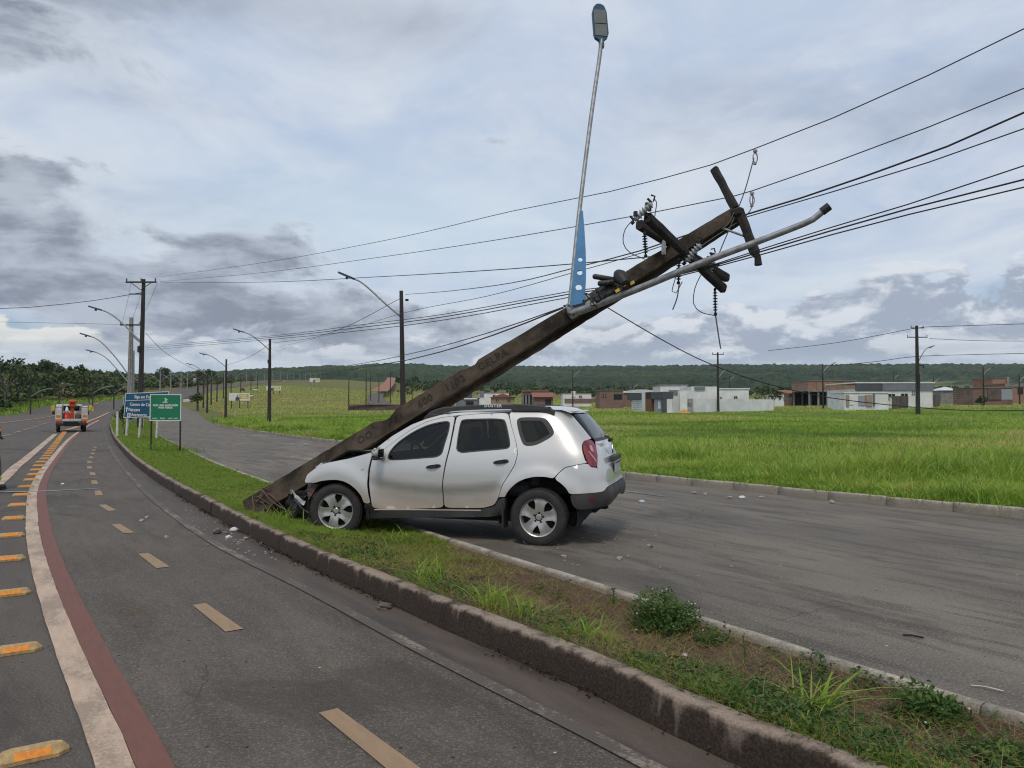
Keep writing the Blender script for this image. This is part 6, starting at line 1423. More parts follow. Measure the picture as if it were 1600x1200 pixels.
# ---- billboards
M['bbyellow'] = pm('billboard_yellow', (.55, .43, .05), .5); M['bbperson'] = pm('billboard_print_dark', (.06, .07, .10), .5); M['bbskin'] = pm('billboard_print_skin', (.32, .20, .13), .5)
def billboard(label, u0, u1, v0, v1, D):
    a, b = at(u0, v1, D), at(u1, v0, D); w = b[0]-a[0]; h = b[2]-a[2]; x = (a[0]+b[0])/2; z = zt1(x, D); o = thing('billboard', label, 'billboard', (x, D, z)); zb = a[2]-z
    MB().box((0, 0, zb+h/2), (w, .12, h)).build('panel', M['white'], o)
    MB().box((w*.22, -.065, zb+h*.55), (w*.46, .012, h*.62)).build('printed_field', M['bbyellow'], o); tag(MB().box((w*.20, -.075, zb+h*.62), (w*.30, .01, h*.10)).box((w*.24, -.075, zb+h*.42), (w*.24, .01, h*.08)).build('printed_bars', M['white'], o), kind='stuff')
    f = MB(); f.prism([(-w*.20, 0), (w*.02, 0), (0, h*.40), (-w*.05, h*.50), (-w*.13, h*.50), (-w*.18, h*.38)], .012, Matrix.Translation((0, -.066, zb+.02)) @ Matrix.Rotation(R(90), 4, 'X')); f.build('printed_figure', M['bbperson'], o)
    MB().lathe([(0, .1*h), (.07*h, .08*h), (.11*h, 0), (.07*h, -.1*h), (0, -.12*h)], 10, Matrix.Translation((-w*.09, -.078, zb+h*.68)) @ Matrix.Scale(.1, 4, (0, 1, 0))).build('printed_head', M['bbskin'], o)
    for s in (-.4, 0, .4): MB().box((w*s, .12, (zb+h)/2), (.16, .12, zb+h)).build('leg', M['polewood'], o)
billboard('white and yellow billboard nearest the side road, right of the third lamp post', 358, 390.5, 614, 626, 165)
billboard('middle billboard in the field, behind the second lamp post', 416, 439, 603, 610, 300)
billboard('farthest pale billboard high in the field, near the hill road', 484, 500, 591, 597, 480)
p = at(291, 625, 190); o = thing('road_sign', 'small pale sign at the fork where the side road leaves the climbing road', 'sign', (p[0], 190, zt1(p[0], 190))); MB().box((0, 0, 1.3), (1.6, .06, .7)).build('panel', M['postwhite'], o); MB().box((0, .05, .5), (.1, .08, 1.0)).build('leg', M['steel'], o)

# ---- service truck
M['truckwhite'] = pm('dusty_white_body', (.62, .60, .56), .45, col2=(.45, .42, .37), scale=2.5, coat=.3)
M['orange'] = pm('orange_machine', (.55, .085, .012), .5); M['red'] = pm('red_plastic', (.50, .015, .012), .45); M['amber'] = pm('amber_stripe', (.70, .22, .02), .4); M['flag'] = pm('yellow_cloth', (.62, .46, .03), .8)
tk = thing('service_truck', 'white utility pickup with an orange crane and red cones on its bed, seen from behind', 'truck', (-28.75, 50.2, 0), R(31))
MB().box((-.74, 1.2, 1.12), (.36, 2.4, .86), bev=.03).build('side_locker', M['truckwhite'], tk); MB().box((.74, 1.2, 1.12), (.36, 2.4, .86), bev=.03).build('side_locker', M['truckwhite'], tk)
MB().box((0, 1.2, .74), (1.12, 2.4, .08)).build('bed', M['steel'], tk); MB().box((0, .02, .80), (1.10, .05, .14), bev=.01).build('tailboard', M['truckwhite'], tk)
MB().box((0, -.10, .52), (1.80, .22, .20), bev=.03).build('rear_bumper', M['black'], tk); MB().box((0, 1.8, .50), (.9, 4.2, .22)).build('chassis', M['dark'], tk)
cb = MB(); cb.box((0, 3.35, 1.0), (1.78, 1.7, .75), bev=.10); cb.box((0, 3.25, 1.55), (1.50, 1.35, .55), bev=.14); cab = cb.build('cab', M['truckwhite'], tk); MB().box((0, 2.56, 1.58), (1.25, .02, .34)).build('rear_window', M['tint'], cab); MB().box((0, 4.6, .85), (1.75, 1.1, .5), bev=.12).build('bonnet', M['truckwhite'], tk)
for sx in (-1, 1):
    MB().box((.74*sx, -.012, .80), (.34, .03, .12)).build('reflective_stripe', M['amber'], tk); MB().box((.72*sx, -.03, .66), (.26, .05, .08)).build('tail_lamp', M['red'], tk); MB().box((.70*sx, -.03, .57), (.22, .05, .05)).build('reverse_lamp', M['white'], tk)
    MB().box((.76*sx, -.014, 1.05), (.26, .015, .12)).build('locker_badge', M['amber'], tk)
    for yy in (.75, 3.9):
        w = MB(); w.lathe([(.20, -.11), (.33, -.11), (.35, -.07), (.35, .07), (.33, .11), (.20, .11)], 20, Matrix.Translation((.74*sx, yy, .35)) @ Matrix.Rotation(R(90), 4, 'Y')); wh = w.build('wheel', M['rubber'], tk); MB().lathe([(0, -.05), (.20, -.05), (.20, .05), (0, .05)], 14, Matrix.Translation((.78*sx, yy, .35)) @ Matrix.Rotation(R(90), 4, 'Y')).build('hub', M['steel'], wh)
    MB().box((1.02*sx, 2.9, 1.25), (.16, .08, .24), bev=.03).build('wing_mirror', M['black'], tk)
MB().box((.06, -.22, .52), (.42, .02, .12)).build('number_plate', M['platew'], tk)
cr = MB(); cr.box((.05, 1.4, 1.25), (.22, .22, 1.0)).box((.05, 1.4, 1.78), (.40, .5, .26), bev=.05).box((.08, 1.2, 2.02), (.46, .34, .22), bev=.06).tube([(.05, 1.4, 1.9), (.2, 2.6, 2.0)], .09, 8); cr.build('crane', M['orange'], tk)
cn = MB(); cn.lathe([(.24, 0), (.24, .05), (.20, .05), (.19, .42), (.15, .50)], 16, Matrix.Translation((-.28, .35, .80))); cn.build('red_drum', M['red'], tk); MB().lathe([(.15, 0), (.10, .16), (.035, .36)], 14, Matrix.Translation((-.28, .35, 1.30))).build('cone_top', M['white'], tk)
MB().box((.36, .5, 1.0), (.34, .7, .40), bev=.08).build('dark_tarp', M['mud'], tk)
for xx, yy in ((-.50, .3), (-.50, 2.3), (.52, .3), (.52, 2.3)): MB().tube([(xx, yy, .8), (xx, yy, 1.95 if xx < 0 else 1.72)], .025, 6).build('rack_post', M['steel'], tk)
for xx in (-.50, .52): MB().tube([(xx, .3, 1.68), (xx, 2.3, 1.68)], .02, 6).build('rack_rail', M['steel'], tk)
for sx, k in ((-1, .8), (1, 1.0)):
    f = MB(); f.tube([(.92*sx, .05, 1.4), (1.0*sx, .02, 1.85)], .015, 5); f.build('flag_stick', M['steel'], tk); V = []
    for i in range(6):
        for j in range(5): V.append((1.0*sx+sx*(.02+.055*i)*k-.05*sx, .03*math.sin(i*1.3+j), 1.80-.09*j-.02*i+.02*math.sin(j*2)))
    MB().add(V, [(i*5+j, i*5+j+1, (i+1)*5+j+1, (i+1)*5+j) for i in range(5) for j in range(4)], True).build('yellow_flag', M['flag'], tk)
MB().box((-.72, .3, 1.70), (.34, .5, .22), bev=.04).build('white_sack', M['white'], tk); MB().box((.80, .3, 1.66), (.26, .4, .12), bev=.03).build('white_sack', M['white'], tk)

# ---- little cars on the climbing road
def mini_car(label, u, v, D, col, rz):
    p = at(u, v, D); x = p[0]; z = zt1(x, D)+.35; o = thing('parked_car' if False else 'distant_car', label, 'car', (x, D, z), rz)
    b = MB(); b.box((0, 0, .62), (1.75, 4.1, .55), bev=.15).build('body', col, o); MB().box((0, -.2, 1.12), (1.45, 2.2, .5), taper=.82, bev=0).build('cabin', M['tint'] if False else M['black'], o); MB().box((0, -.2, 1.39), (1.2, 1.7, .05)).build('roof', col, o)
    for sx in (-.8, .8):
        for yy in (-1.3, 1.3): MB().lathe([(0, -.1), (.32, -.1), (.32, .1), (0, .1)], 12, Matrix.Translation((sx, yy, .32)) @ Matrix.Rotation(R(90), 4, 'Y')).build('wheel', M['rubber'], o)
mini_car('white car on the climbing road, nearest of the far cars', 391, 611, 250, M['white'], R(20)); mini_car('white car higher on the climbing road beyond the second lamp post', 399, 602, 330, M['white'], R(18)); mini_car('tiny white car near the top of the climbing road', 444, 596, 560, M['white'], R(12)); mini_car('dark car near the fork, coming down the climbing road', 300, 619, 215, M['black'], R(25)); mini_car('dark car on the climbing road beside the median lamp posts', 379, 603, 330, M['black'], R(18))

# ---- person at the left edge
M['trouser'] = pm('grey_work_cloth', (.115, .105, .098), .9, col2=(.075, .068, .064), scale=9, bump=.4, bscale=22); M['lime'] = pm('lime_reflective_band', (.50, .62, .06), .5); M['skin'] = pm('brown_skin', (.23, .125, .08), .6); M['boot'] = pm('black_boot', (.015, .014, .014), .6)
pe = thing('person', 'person in grey work clothes with lime ankle bands, cut by the left edge', 'person', (-10.27, 15.0, .004), R(-8))
def skin(name, vs, es, rad, mat, parent, root=0, sub=2):
    me = bpy.data.meshes.new(name); me.from_pydata(vs, es, []); o = bpy.data.objects.new(name, me); link(o, parent); me.materials.append(mat)
    o.modifiers.new('skin', 'SKIN'); o.modifiers.new('sub', 'SUBSURF').levels = sub; o.modifiers['sub'].render_levels = sub
    if not me.skin_vertices: 
        pass
    for i, r in enumerate(rad): me.skin_vertices[0].data[i].radius = (r, r) if not isinstance(r, tuple) else r
    me.skin_vertices[0].data[root].use_root = True
    dg = bpy.context.evaluated_depsgraph_get(); m2 = bpy.data.meshes.new_from_object(o.evaluated_get(dg)); o.modifiers.clear(); o.data = m2; m2.name = name
    m2.polygons.foreach_set('use_smooth', [True]*len(m2.polygons))
    if not m2.materials: m2.materials.append(mat)
    return o
# continuous body: pelvis root, spine, head, two arms, two legs (x right, y ahead)
bv = [(0, 0, .93), (0, .01, 1.15), (0, .0, 1.38), (0, .0, 1.48), (0, .03, 1.56), (0, .03, 1.66),
      (.12, 0, .88), (.24, .02, .50), (.27, -.02, .09), (.28, .12, .04), (-.10, 0, .90), (-.13, .10, .50), (-.14, .10, .09), (-.15, .24, .04),
      (.18, 0, 1.40), (.19, -.10, 1.14), (.14, .12, 1.06), (.13, .18, 1.05), (-.19, 0, 1.40), (-.26, -.03, 1.12), (-.27, .06, .88), (-.27, .08, .80)]
be = [(0, 1), (1, 2), (2, 3), (3, 4), (4, 5), (0, 6), (6, 7), (7, 8), (8, 9), (0, 10), (10, 11), (11, 12), (12, 13), (2, 14), (14, 15), (15, 16), (16, 17), (2, 18), (18, 19), (19, 20), (20, 21)]
br_ = [.13, .13, .13, .055, .085, .085, .085, .058, .042, .035, .085, .058, .042, .035, .058, .042, .032, .035, .058, .042, .032, .035]
skin('body', bv, be, br_, M['skin'], pe)
for q, s in ((17, 1), (21, -1)):
    c = np.array(bv[q]); d_ = np.array([0, .55, -.83]) if s == 1 else np.array([0, .2, -.98])
    for k in range(5):
        sx = (-.028+.018*k); L = (.055, .075, .082, .076, .060)[k]
        a = c+np.array([sx*s, 0, 0])+d_*.02; MB().tube(catmull([a, a+d_*L*.5+np.array([0, .006, 0]), a+d_*L+np.array([0, .03, .004])], .015), .0085, 6).build('finger' if k else 'thumb', M['skin'], pe)
skin('trousers', [(0, 0, .98), (0, 0, .90), (.15, 0, .82), (.24, .02, .50), (.27, -.02, .13), (-.10, 0, .86), (-.13, .10, .50), (-.14, .10, .13)], [(0, 1), (1, 2), (2, 3), (3, 4), (1, 5), (5, 6), (6, 7)], [.155, .16, .112, .088, .082, .112, .088, .082], M['trouser'], pe, 1)
skin('jacket', [(0, 0, .92), (0, .01, 1.15), (0, 0, 1.38), (0, 0, 1.46), (.18, 0, 1.40), (.19, -.10, 1.14), (.15, .08, 1.075), (-.19, 0, 1.40), (-.26, -.03, 1.12), (-.27, .05, .91)], [(0, 1), (1, 2), (2, 3), (2, 4), (4, 5), (5, 6), (2, 7), (7, 8), (8, 9)], [.16, .155, .15, .07, .078, .062, .050, .078, .062, .050], M['trouser'], pe, 1)
for x_, y_, f in ((.265, -.015, 1), (-.14, .10, 1)):
    MB().lathe([(.086, -.03), (.091, -.028), (.091, .028), (.086, .03)], 20, Matrix.Translation((x_, y_, .235)), cap=False).build('ankle_band', M['lime'], pe)
    b = MB(); b.tube(catmull([(x_, y_-.01, .20), (x_, y_-.01, .10), (x_, y_+.03, .055), (x_, y_+.14, .045), (x_, y_+.20, .040)], .03), [.062]*2 if False else .056, 12, flat=.95); b.box((x_, y_+.075, .012), (.11, .31, .024), bev=.01); b.build('boot', M['boot'], pe)
for sx in (-.03, .03): MB().lathe([(0, .012), (.012, 0), (0, -.012)], 8, Matrix.Translation((sx, .112, 1.625))).build('eye', M['white'], pe)
MB().tube([(0, .112, 1.63), (0, .135, 1.595), (0, .118, 1.59)], .012, 6).build('nose', M['skin'], pe); MB().box((0, .113, 1.555), (.05, .01, .012), bev=.004).build('mouth', M['red'], pe)
for sx in (-.088, .088): MB().lathe([(0, .03), (.02, .02), (.02, -.02), (0, -.03)], 8, Matrix.Translation((sx, .03, 1.61))).build('ear', M['skin'], pe)
MB().lathe([(.098, -.02), (.102, .03), (.085, .08), (.04, .105), (0, .11)], 18, Matrix.Translation((0, .02, 1.64))).build('hair', M['boot'], pe)
hx, hy = -10.02, 14.85; hl = thing('helmet', 'round black helmet with a pale orange tip, at the left edge above the road', 'helmet', (hx, hy, 1.06))
sh_ = MB(); sh_.lathe([(.10, 0), (.13, .02), (.135, .09), (.115, .16), (.07, .20), (0, .215)], 22); sh_.build('shell', M['black'], hl, angle=1.2); MB().lathe([(.13, 0), (.155, .004), (.155, .016), (.132, .02)], 22, cap=False).build('brim', M['black'], hl); MB().box((.135, 0, .10), (.05, .07, .05), bev=.012).build('lamp', M['amber'], hl)
# ================================================================== BUILDINGS
M['bwhite'] = pm('white_render', (.80, .80, .78), .8, col2=(.66, .65, .62), scale=.8, detail=7, hi=.7)
M['bgrey'] = pm('grey_render', (.20, .21, .23), .8, col2=(.16, .165, .18), scale=.6); M['bdark'] = pm('dark_grey_render', (.085, .09, .10), .8, scale=.6)
M['bbeige'] = pm('beige_render', (.36, .28, .20), .85, scale=1); M['wood'] = pm('brown_wood_door', (.20, .085, .035), .6, col2=(.13, .055, .022), scale=3, stretch=(6, 1, 1))
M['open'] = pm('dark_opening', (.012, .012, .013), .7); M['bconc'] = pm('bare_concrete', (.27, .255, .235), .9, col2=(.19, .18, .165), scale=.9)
M['gate'] = pm('metal_roller_door', (.34, .36, .38), .5, col2=(.28, .30, .32), scale=3)
M['tin'] = pm('pale_tin_roof', (.62, .64, .65), .5, col2=(.52, .54, .55), scale=1.5, stretch=(1, 6, 1))
M['brownwall'] = pm('stained_brown_wall', (.15, .115, .095), .9, col2=(.085, .066, .056), scale=.6, detail=7)
M['sand'] = pm('orange_sand', (.55, .27, .08), .95, col2=(.46, .21, .06), scale=3)
def brick_fn(c1, c2, mortar):
    def fn(t, b, tc):
        v = t.vmap(tc.outputs['Object'], rot=(R(90), 0, 0)); br = t.new('ShaderNodeTexBrick'); t.l.new(v, br.inputs['Vector']); br.inputs['Scale'].default_value = 1.0
        br.inputs['Brick Width'].default_value = .30; br.inputs['Row Height'].default_value = .20; br.inputs['Mortar Size'].default_value = .02; t.put(br.inputs['Color1'], (*c1, 1)); t.put(br.inputs['Color2'], (*c2, 1)); t.put(br.inputs['Mortar'], (*mortar, 1))
        n = t.noise(tc.outputs['Object'], .5, 6, .6); t.l.new(t.mix(t.m('MULTIPLY', t.ss(n, .45, .65), .55), br.outputs[0], tuple(k*.5 for k in c1)), b.inputs['Base Color']); b.inputs['Roughness'].default_value = .95
    return fn
M['brick'] = mix_mat('hollow_brick', brick_fn((.33, .175, .105), (.27, .13, .08), (.30, .24, .19)))
M['redbrick'] = mix_mat('red_hollow_brick', brick_fn((.235, .135, .10), (.19, .105, .08), (.23, .185, .155)))
M['rooftile'] = pm('red_roof_tile', (.30, .115, .075), .9, col2=(.20, .075, .05), scale=2, stretch=(1, 5, 1))
def bld(label, u0, u1, vt, vb, D, depth, mat, parts=(), roof=None, rz=0.0, name='house', cat='house', parapet=.25, zsink=.6):
    """a block seen between two bearings; parts in photo points: (kind, u0, u1, vt, vb, material)"""
    a, b = at(u0, vb, D), at(u1, vt, D); w = b[0]-a[0]; x = (a[0]+b[0])/2; zg = min(zt1(x, D), a[2]); h = b[2]-zg
    o = thing(name, label, cat, (x, D, zg), rz); k = Matrix()
    MB().box((0, depth/2, h/2-zsink/2), (w, depth, h+zsink)).build('wall', M[mat], o)
    if roof == 'flat': MB().box((0, depth/2, h+.06), (w+.35, depth+.35, .12)).build('roof', M['bconc'], o)
    elif roof == 'white': MB().box((0, depth/2, h+.08), (w+.3, depth+.3, .16)).build('roof', M['bwhite'], o)
    elif roof == 'gable':
        r = w*.16; MB().add([(-w/2-.3, -.4, h), (w/2+.3, -.4, h), (w/2+.3, depth+.4, h), (-w/2-.3, depth+.4, h), (0, -.4, h+r), (0, depth+.4, h+r)], [(0, 1, 4), (2, 3, 5), (1, 2, 5, 4), (3, 0, 4, 5), (0, 3, 2, 1)]).build('roof', M['rooftile'], o)
    elif roof == 'shed': MB().add([(-w/2-.3, -.5, h), (w/2+.3, -.5, h), (w/2+.3, depth, h+.9), (-w/2-.3, depth, h+.9), (-w/2-.3, -.5, h-.1), (w/2+.3, -.5, h-.1), (w/2+.3, depth, h+.8), (-w/2-.3, depth, h+.8)], [(0, 1, 2, 3), (4, 7, 6, 5), (0, 4, 5, 1), (1, 5, 6, 2), (2, 6, 7, 3), (3, 7, 4, 0)]).build('roof', M['rooftile'], o)
    elif roof == 'vault':
        n = 12; vs = [(w/2*math.cos(math.pi*(1-i/n))*1.03, yy, h+w*.10*math.sin(math.pi*i/n)) for yy in (-.3, depth+.3) for i in range(n+1)]; MB().add(vs, [(i, i+1, n+2+i, n+1+i) for i in range(n)]+[tuple(range(n, -1, -1)), tuple(range(n+1, 2*n+2))]).build('roof', M['tin'], o)
    for j, q in enumerate(parts):
        kd, p0, p1, q0, q1, m = q[:6]; A, B = at(p0, q1, D), at(p1, q0, D); ww = B[0]-A[0]; hh = B[2]-A[2]; cx = (A[0]+B[0])/2-x; cz = (A[2]+B[2])/2-zg; t_ = .12
        if kd in ('window', 'door', 'gate', 'opening'):
            pr = MB().box((cx, -.03+.004*j, cz), (ww, .10, hh)).build(kd if kd != 'opening' else 'opening', M[m], o)
            if kd == 'window': 
                MB().box((cx, -.09+.004*j, cz-hh/2), (ww+.2, .12, .08)).build('sill', M['bconc'], pr); MB().box((cx, -.085+.004*j, cz), (.06, .03, hh)).build('frame', M['bwhite'], pr)
            if kd == 'gate':
                for i in range(5): MB().box((cx, -.09+.004*j, cz-hh/2+hh*(i+.5)/5), (ww, .03, .05)).build('slat', M[m], pr)
        else: MB().box((cx, -.10-.01*j, cz), (ww, .22, hh)).build(kd, M[m], o)
    return o
# white walled house on the right
C0 = np.array([20.9, 105.0]); C1 = np.array([18.6, 120.5]); C2 = np.array([41.2, 121.0])
wl = thing('garden_wall', 'long white plastered wall behind the orange sand heap', 'wall', (C0[0], C0[1], zt1(*C0)))
def wallseg(o, A, B, z0, h0, z1, h1, mat, nm, th=.18):
    A = np.array(A)-np.array(o.location[:2]); B = np.array(B)-np.array(o.location[:2]); d = (B-A)/np.linalg.norm(B-A); n = np.array([-d[1], d[0]])*th
    zb = o.location[2]; vs = [(*A, z0-zb-.4), (*B, z1-zb-.4), (*(B+n), z1-zb-.4), (*(A+n), z0-zb-.4), (*A, z0-zb+h0), (*B, z1-zb+h1), (*(B+n), z1-zb+h1), (*(A+n), z0-zb+h0)]
    MB().add(vs, [(0, 3, 2, 1), (4, 5, 6, 7), (0, 1, 5, 4), (1, 2, 6, 5), (2, 3, 7, 6), (3, 0, 4, 7)]).build(nm, M[mat], o)
lerp = lambda f: C0+(C2-C0)*f
z0, z2 = zt1(*C0), zt1(*C2)
wallseg(wl, lerp(.135), C2, z0+.1, 2.0, z2+.1, 1.75, 'bwhite', 'wall_panel'); wallseg(wl, lerp(.0), lerp(.115), z0, 2.05, z0+.05, 2.05, 'bwhite', 'wall_panel'); MB().box((20.36*.135, 16*.135-1.2, 1.55), (1.0, .3, 3.1)).build('pier', M['bwhite'], wl)
wallseg(wl, lerp(.115), lerp(.235), z0+.02, 3.2, z0+.1, 3.2, 'bwhite', 'wall_panel', .22)
hs_ = thing('house', 'white flat-roofed house with dark fascia and brown wooden door, behind the long white wall', 'house', (C0[0], C0[1], z0), math.atan2(C1[1]-C0[1], C1[0]-C0[0]))
# local x runs back along the street front
Lf = np.linalg.norm(C1-C0); MB().box((Lf/2, -.6, 1.1), (Lf, .9, 2.2)).build('front_wall', M['bwhite'], hs_); MB().box((Lf/2+.4, -.45, 2.55), (Lf+.9, 1.5, .95)).build('fascia', M['bdark'], hs_)
MB().box((.25, .02, 1.2), (.7, .5, 2.4)).build('corner_pilaster', M['bdark'], hs_); MB().box((6.2, .05, 1.55), (2.6, .5, 3.1)).build('wooden_door', M['wood'], hs_); MB().box((8.2, .08, 1.6), (1.4, .6, 3.2)).build('white_pillar', M['bwhite'], hs_)
g_ = MB().box((12.0, -.08, 1.1), (5.4, .25, 2.2)).build('garage_door', M['bwhite'], hs_)
for i in range(7): MB().box((12.0, .06, .25+.3*i), (5.4, .04, .06)).build('slat', M['gate'], g_)
MB().box((2.9, -.08, 1.0), (2.6, .25, 2.0)).build('entrance_gate', M['gate'], hs_); MB().box((1.9, .08, 1.2), (.7, .2, 1.0)).build('meter_box', M['bwhite'], hs_)
MB().box((Lf/2+2, 2.0, .06), (Lf+4, 3.4, .16)).build('pavement', M['bconc'], hs_)
bld('tall white block of the walled house, with a grey panel on its parapet', 1080, 1121, 604, 626, 119, 8, 'bwhite', (('grey_panel', 1085, 1101, 604.5, 609, 'bgrey'),))
bld('lower white wing at the right end of the walled house with two small windows', 1122, 1170, 608, 626, 124, 7, 'bwhite', (('window', 1125, 1127.5, 620, 623.5, 'open'), ('window', 1147, 1152, 619, 623, 'open')), 'white')
bld('white upper storey set back on the walled house', 1032, 1074, 602, 622, 128, 7, 'bwhite', (('grey_band', 1045, 1070, 609.5, 616, 'bgrey'),), 'flat')
sp = thing('sand_heap', 'heap of orange building sand before the white wall', 'sand heap', (23.2, 103.6, zt1(23.2, 103.6)-.06)); V = []
for i in range(29):
    for j in range(17):
        a, b = (i/28-.5)*2, (j/16-.5)*2; V.append((a*1.35, b*.9, max(0, (1-math.hypot(a, b)))*.72*(1+.2*mnoise.noise(Vector((a*3, b*3, 1))))))
MB().add(V, [(i*17+j, (i+1)*17+j, (i+1)*17+j+1, i*17+j+1) for i in range(28) for j in range(16)], True).build('heap', M['sand'], sp)
# houses to the right of it
bld('low white garage front with beige panels before the grey house', 1320, 1388, 614, 635, 119, 5, 'bwhite', (('gate', 1326, 1333, 618, 633, 'bwhite'), ('panel', 1321.5, 1326, 617, 634.5, 'bbeige'), ('gate', 1341, 1352, 618, 634, 'gate'), ('panel', 1352.5, 1362, 617, 634.5, 'bbeige'), ('door', 1345, 1350, 625, 634.5, 'open'), ('panel', 1364, 1366, 615, 634.5, 'bgrey')), 'white')
gh = bld('wide white house with a deep grey roof band right of centre field', 1338, 1457, 608, 632, 132, 12, 'bwhite', (('roof_band', 1336, 1378, 598.5, 610.5, 'bdark'), ('roof_band', 1378.3, 1458, 598.5, 610, 'bgrey'), ('window', 1388, 1398, 615.5, 620, 'open'), ('window', 1408, 1418, 615, 619, 'open'), ('window', 1425, 1429, 611, 616.5, 'bgrey')), None)
MB().box((0, 6, at(1400, 598, 132)[2]-gh.location[2]), (13.7, 12.6, .2)).build('roof', M['bwhite'], gh)
bw = thing('boundary_wall', 'long stained brown boundary wall beside the grey house', 'wall', (63.0, 127, zt1(63, 127))); 
for i in range(7):
    A = np.array([63.0+2.45*i, 127+2.4*i]); B = A+np.array([2.4, 2.35]); wallseg(bw, A, B, zt1(*A)+.1, 2.1, zt1(*B)+.1, 2.1, 'brownwall', 'wall_panel')
bld('two storey brick building under construction, left of the grey house', 1263, 1336, 595, 611, 172, 10, 'brick', (('slab', 1262, 1337, 609.5, 612, 'bconc'), ('rib', 1276, 1277, 596, 609, 'bconc'), ('rib', 1296, 1297, 596, 609, 'bconc'), ('rib', 1318, 1319, 596, 609, 'bconc')), 'flat', name='unfinished_building', cat='building', zsink=.1)
o = bpy.data.objects['unfinished_building']; 
# open ground floor under it
bw_ = [c for c in o.children if c.name.startswith('wall')][0]; bw_.data = bw_.data.copy(); zlo = (612-627)/1200*172
def raise_block(o, vlo, vhi, D, cols, depth):
    """lift the wall block onto columns: leaves the ground floor open"""
    w_ = [c for c in o.children if c.name.startswith('wall')][0]; zs = [v.co.z for v in w_.data.vertices]; lo = at(800, vlo, D)[2]-o.location[2]
    for v in w_.data.vertices:
        if v.co.z < (max(zs)+min(zs))/2: v.co.z = lo
    for u in cols:
        for yy in (.25, depth-.3):
            x = at(u, vlo, D)[0]-o.location[0]; MB().box((x, yy, lo/2-.2), (.35, .35, lo+.4)).build('column', M['bconc'], o)
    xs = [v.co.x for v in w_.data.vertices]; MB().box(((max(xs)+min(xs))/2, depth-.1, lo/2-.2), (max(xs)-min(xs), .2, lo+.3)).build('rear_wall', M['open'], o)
raise_block(o, 611, 627, 172, (1265, 1279, 1293, 1307, 1321, 1334), 10)
bld('low brick house left of the building under construction', 1231, 1260, 614.5, 625, 185, 7, 'redbrick', (('window', 1245, 1249, 617, 620, 'open'),), 'shed')
bld('small grey and white hut just right of the long white wall', 1210, 1225, 616, 625, 170, 6, 'bwhite', (('door', 1217, 1220, 618.5, 625, 'bgrey'),), 'flat')
gz = bld('white tent-like roof behind the brown wall', 1470, 1502, 610, 620, 175, 5, 'bconc', (), None, name='pavilion', cat='pavilion'); w_ = (1502-1470)/1200*175; hh = at(1486, 610, 175)[2]-gz.location[2]; MB().add([(-w_/2-.3, -.4, hh), (w_/2+.3, -.4, hh), (w_/2+.3, 5.4, hh), (-w_/2-.3, 5.4, hh), (0, 2.5, hh+.9)], [(0, 1, 4), (1, 2, 4), (2, 3, 4), (3, 0, 4), (3, 2, 1, 0)]).build('roof', M['tin'], gz)
bld('low house with a red tiled roof right of the tent-like roof', 1492, 1521, 612, 621, 190, 7, 'brick', (), 'shed')
bld('brick shed with a wide grey metal door near the right edge', 1521, 1582, 606, 625, 152, 7, 'redbrick', (('gate', 1564, 1581.5, 608, 624.5, 'gate'), ('plaster', 1543, 1563.5, 607, 624.5, 'brownwall')), 'flat', name='shed', cat='shed')
bld('half-built brick storey behind the brick shed', 1551, 1577, 591, 612, 185, 8, 'brick', (('rib', 1573, 1576, 589, 605, 'bconc'),), 'flat')
bld('pale brick house at the far right edge', 1571, 1640, 600, 624, 175, 9, 'brick', (('slab', 1570, 1641, 600.5, 604, 'bconc'), ('opening', 1590, 1598, 606, 616, 'open')), 'flat')
# the cluster beyond the car roof
bld('red brick house left of the white vaulted shed', 937, 974, 610, 628, 160, 8, 'redbrick', (('opening', 959, 972, 616, 624, 'open'), ('window', 943, 947, 616, 620, 'open')), 'flat')
bld('brick shed with a white vaulted roof behind the walled house', 975, 1029, 614, 626, 180, 16, 'redbrick', (('opening', 985, 992, 617, 626, 'open'),), 'vault', name='warehouse', cat='warehouse')
bld('low white buildings left of the red brick house', 880, 924, 615, 626, 200, 8, 'bwhite', (('block', 893, 899, 611, 620, 'bwhite'), ('window', 905, 909, 618, 621, 'open'), ('brick_base', 882, 933, 623, 629, 'redbrick')), 'flat')
ub = bld('red brick shell of a house with thin columns, just above the car roof', 816, 857, 610, 618, 150, 8, 'redbrick', (('lintel', 815, 858, 609.5, 612, 'redbrick'),), None, name='unfinished_building', cat='building', zsink=.1); raise_block(ub, 617, 632, 150, (817, 822, 827, 833, 839, 845, 851, 856), 8)
bld('low red roofed annex right of the brick shell', 834, 864, 620, 632, 143, 5, 'redbrick', (('opening', 852, 861, 624, 632, 'open'),), 'shed')
bld('orange walled house with a red gable roof above the car roof', 767, 804, 621, 632, 165, 8, 'bbeige', (('window', 775, 779, 624, 627, 'open'), ('window', 793, 797, 624, 627, 'open')), 'gable')
bld('grey modern house with a dark door, between the pole and the car roof', 712, 746, 622, 637, 140, 8, 'bgrey', (('upper_block', 722, 738, 612, 622, 'bdark'), ('white_band', 725, 746, 622, 624, 'bwhite'), ('door', 728, 740, 627, 637, 'open')), 'flat')
bld('row of low white houses behind the orange house', 748, 795, 614, 625, 230, 7, 'bwhite', (('block', 749, 756, 611, 620, 'bgrey'), ('window', 770, 774, 617, 620, 'open'), ('window', 785, 789, 617, 620, 'open')), 'flat')
bld('small red roofed house left of the lamp post behind the pole', 690, 706, 621, 632, 190, 7, 'brick', (('window', 695, 698, 624, 628, 'open'),), 'gable')
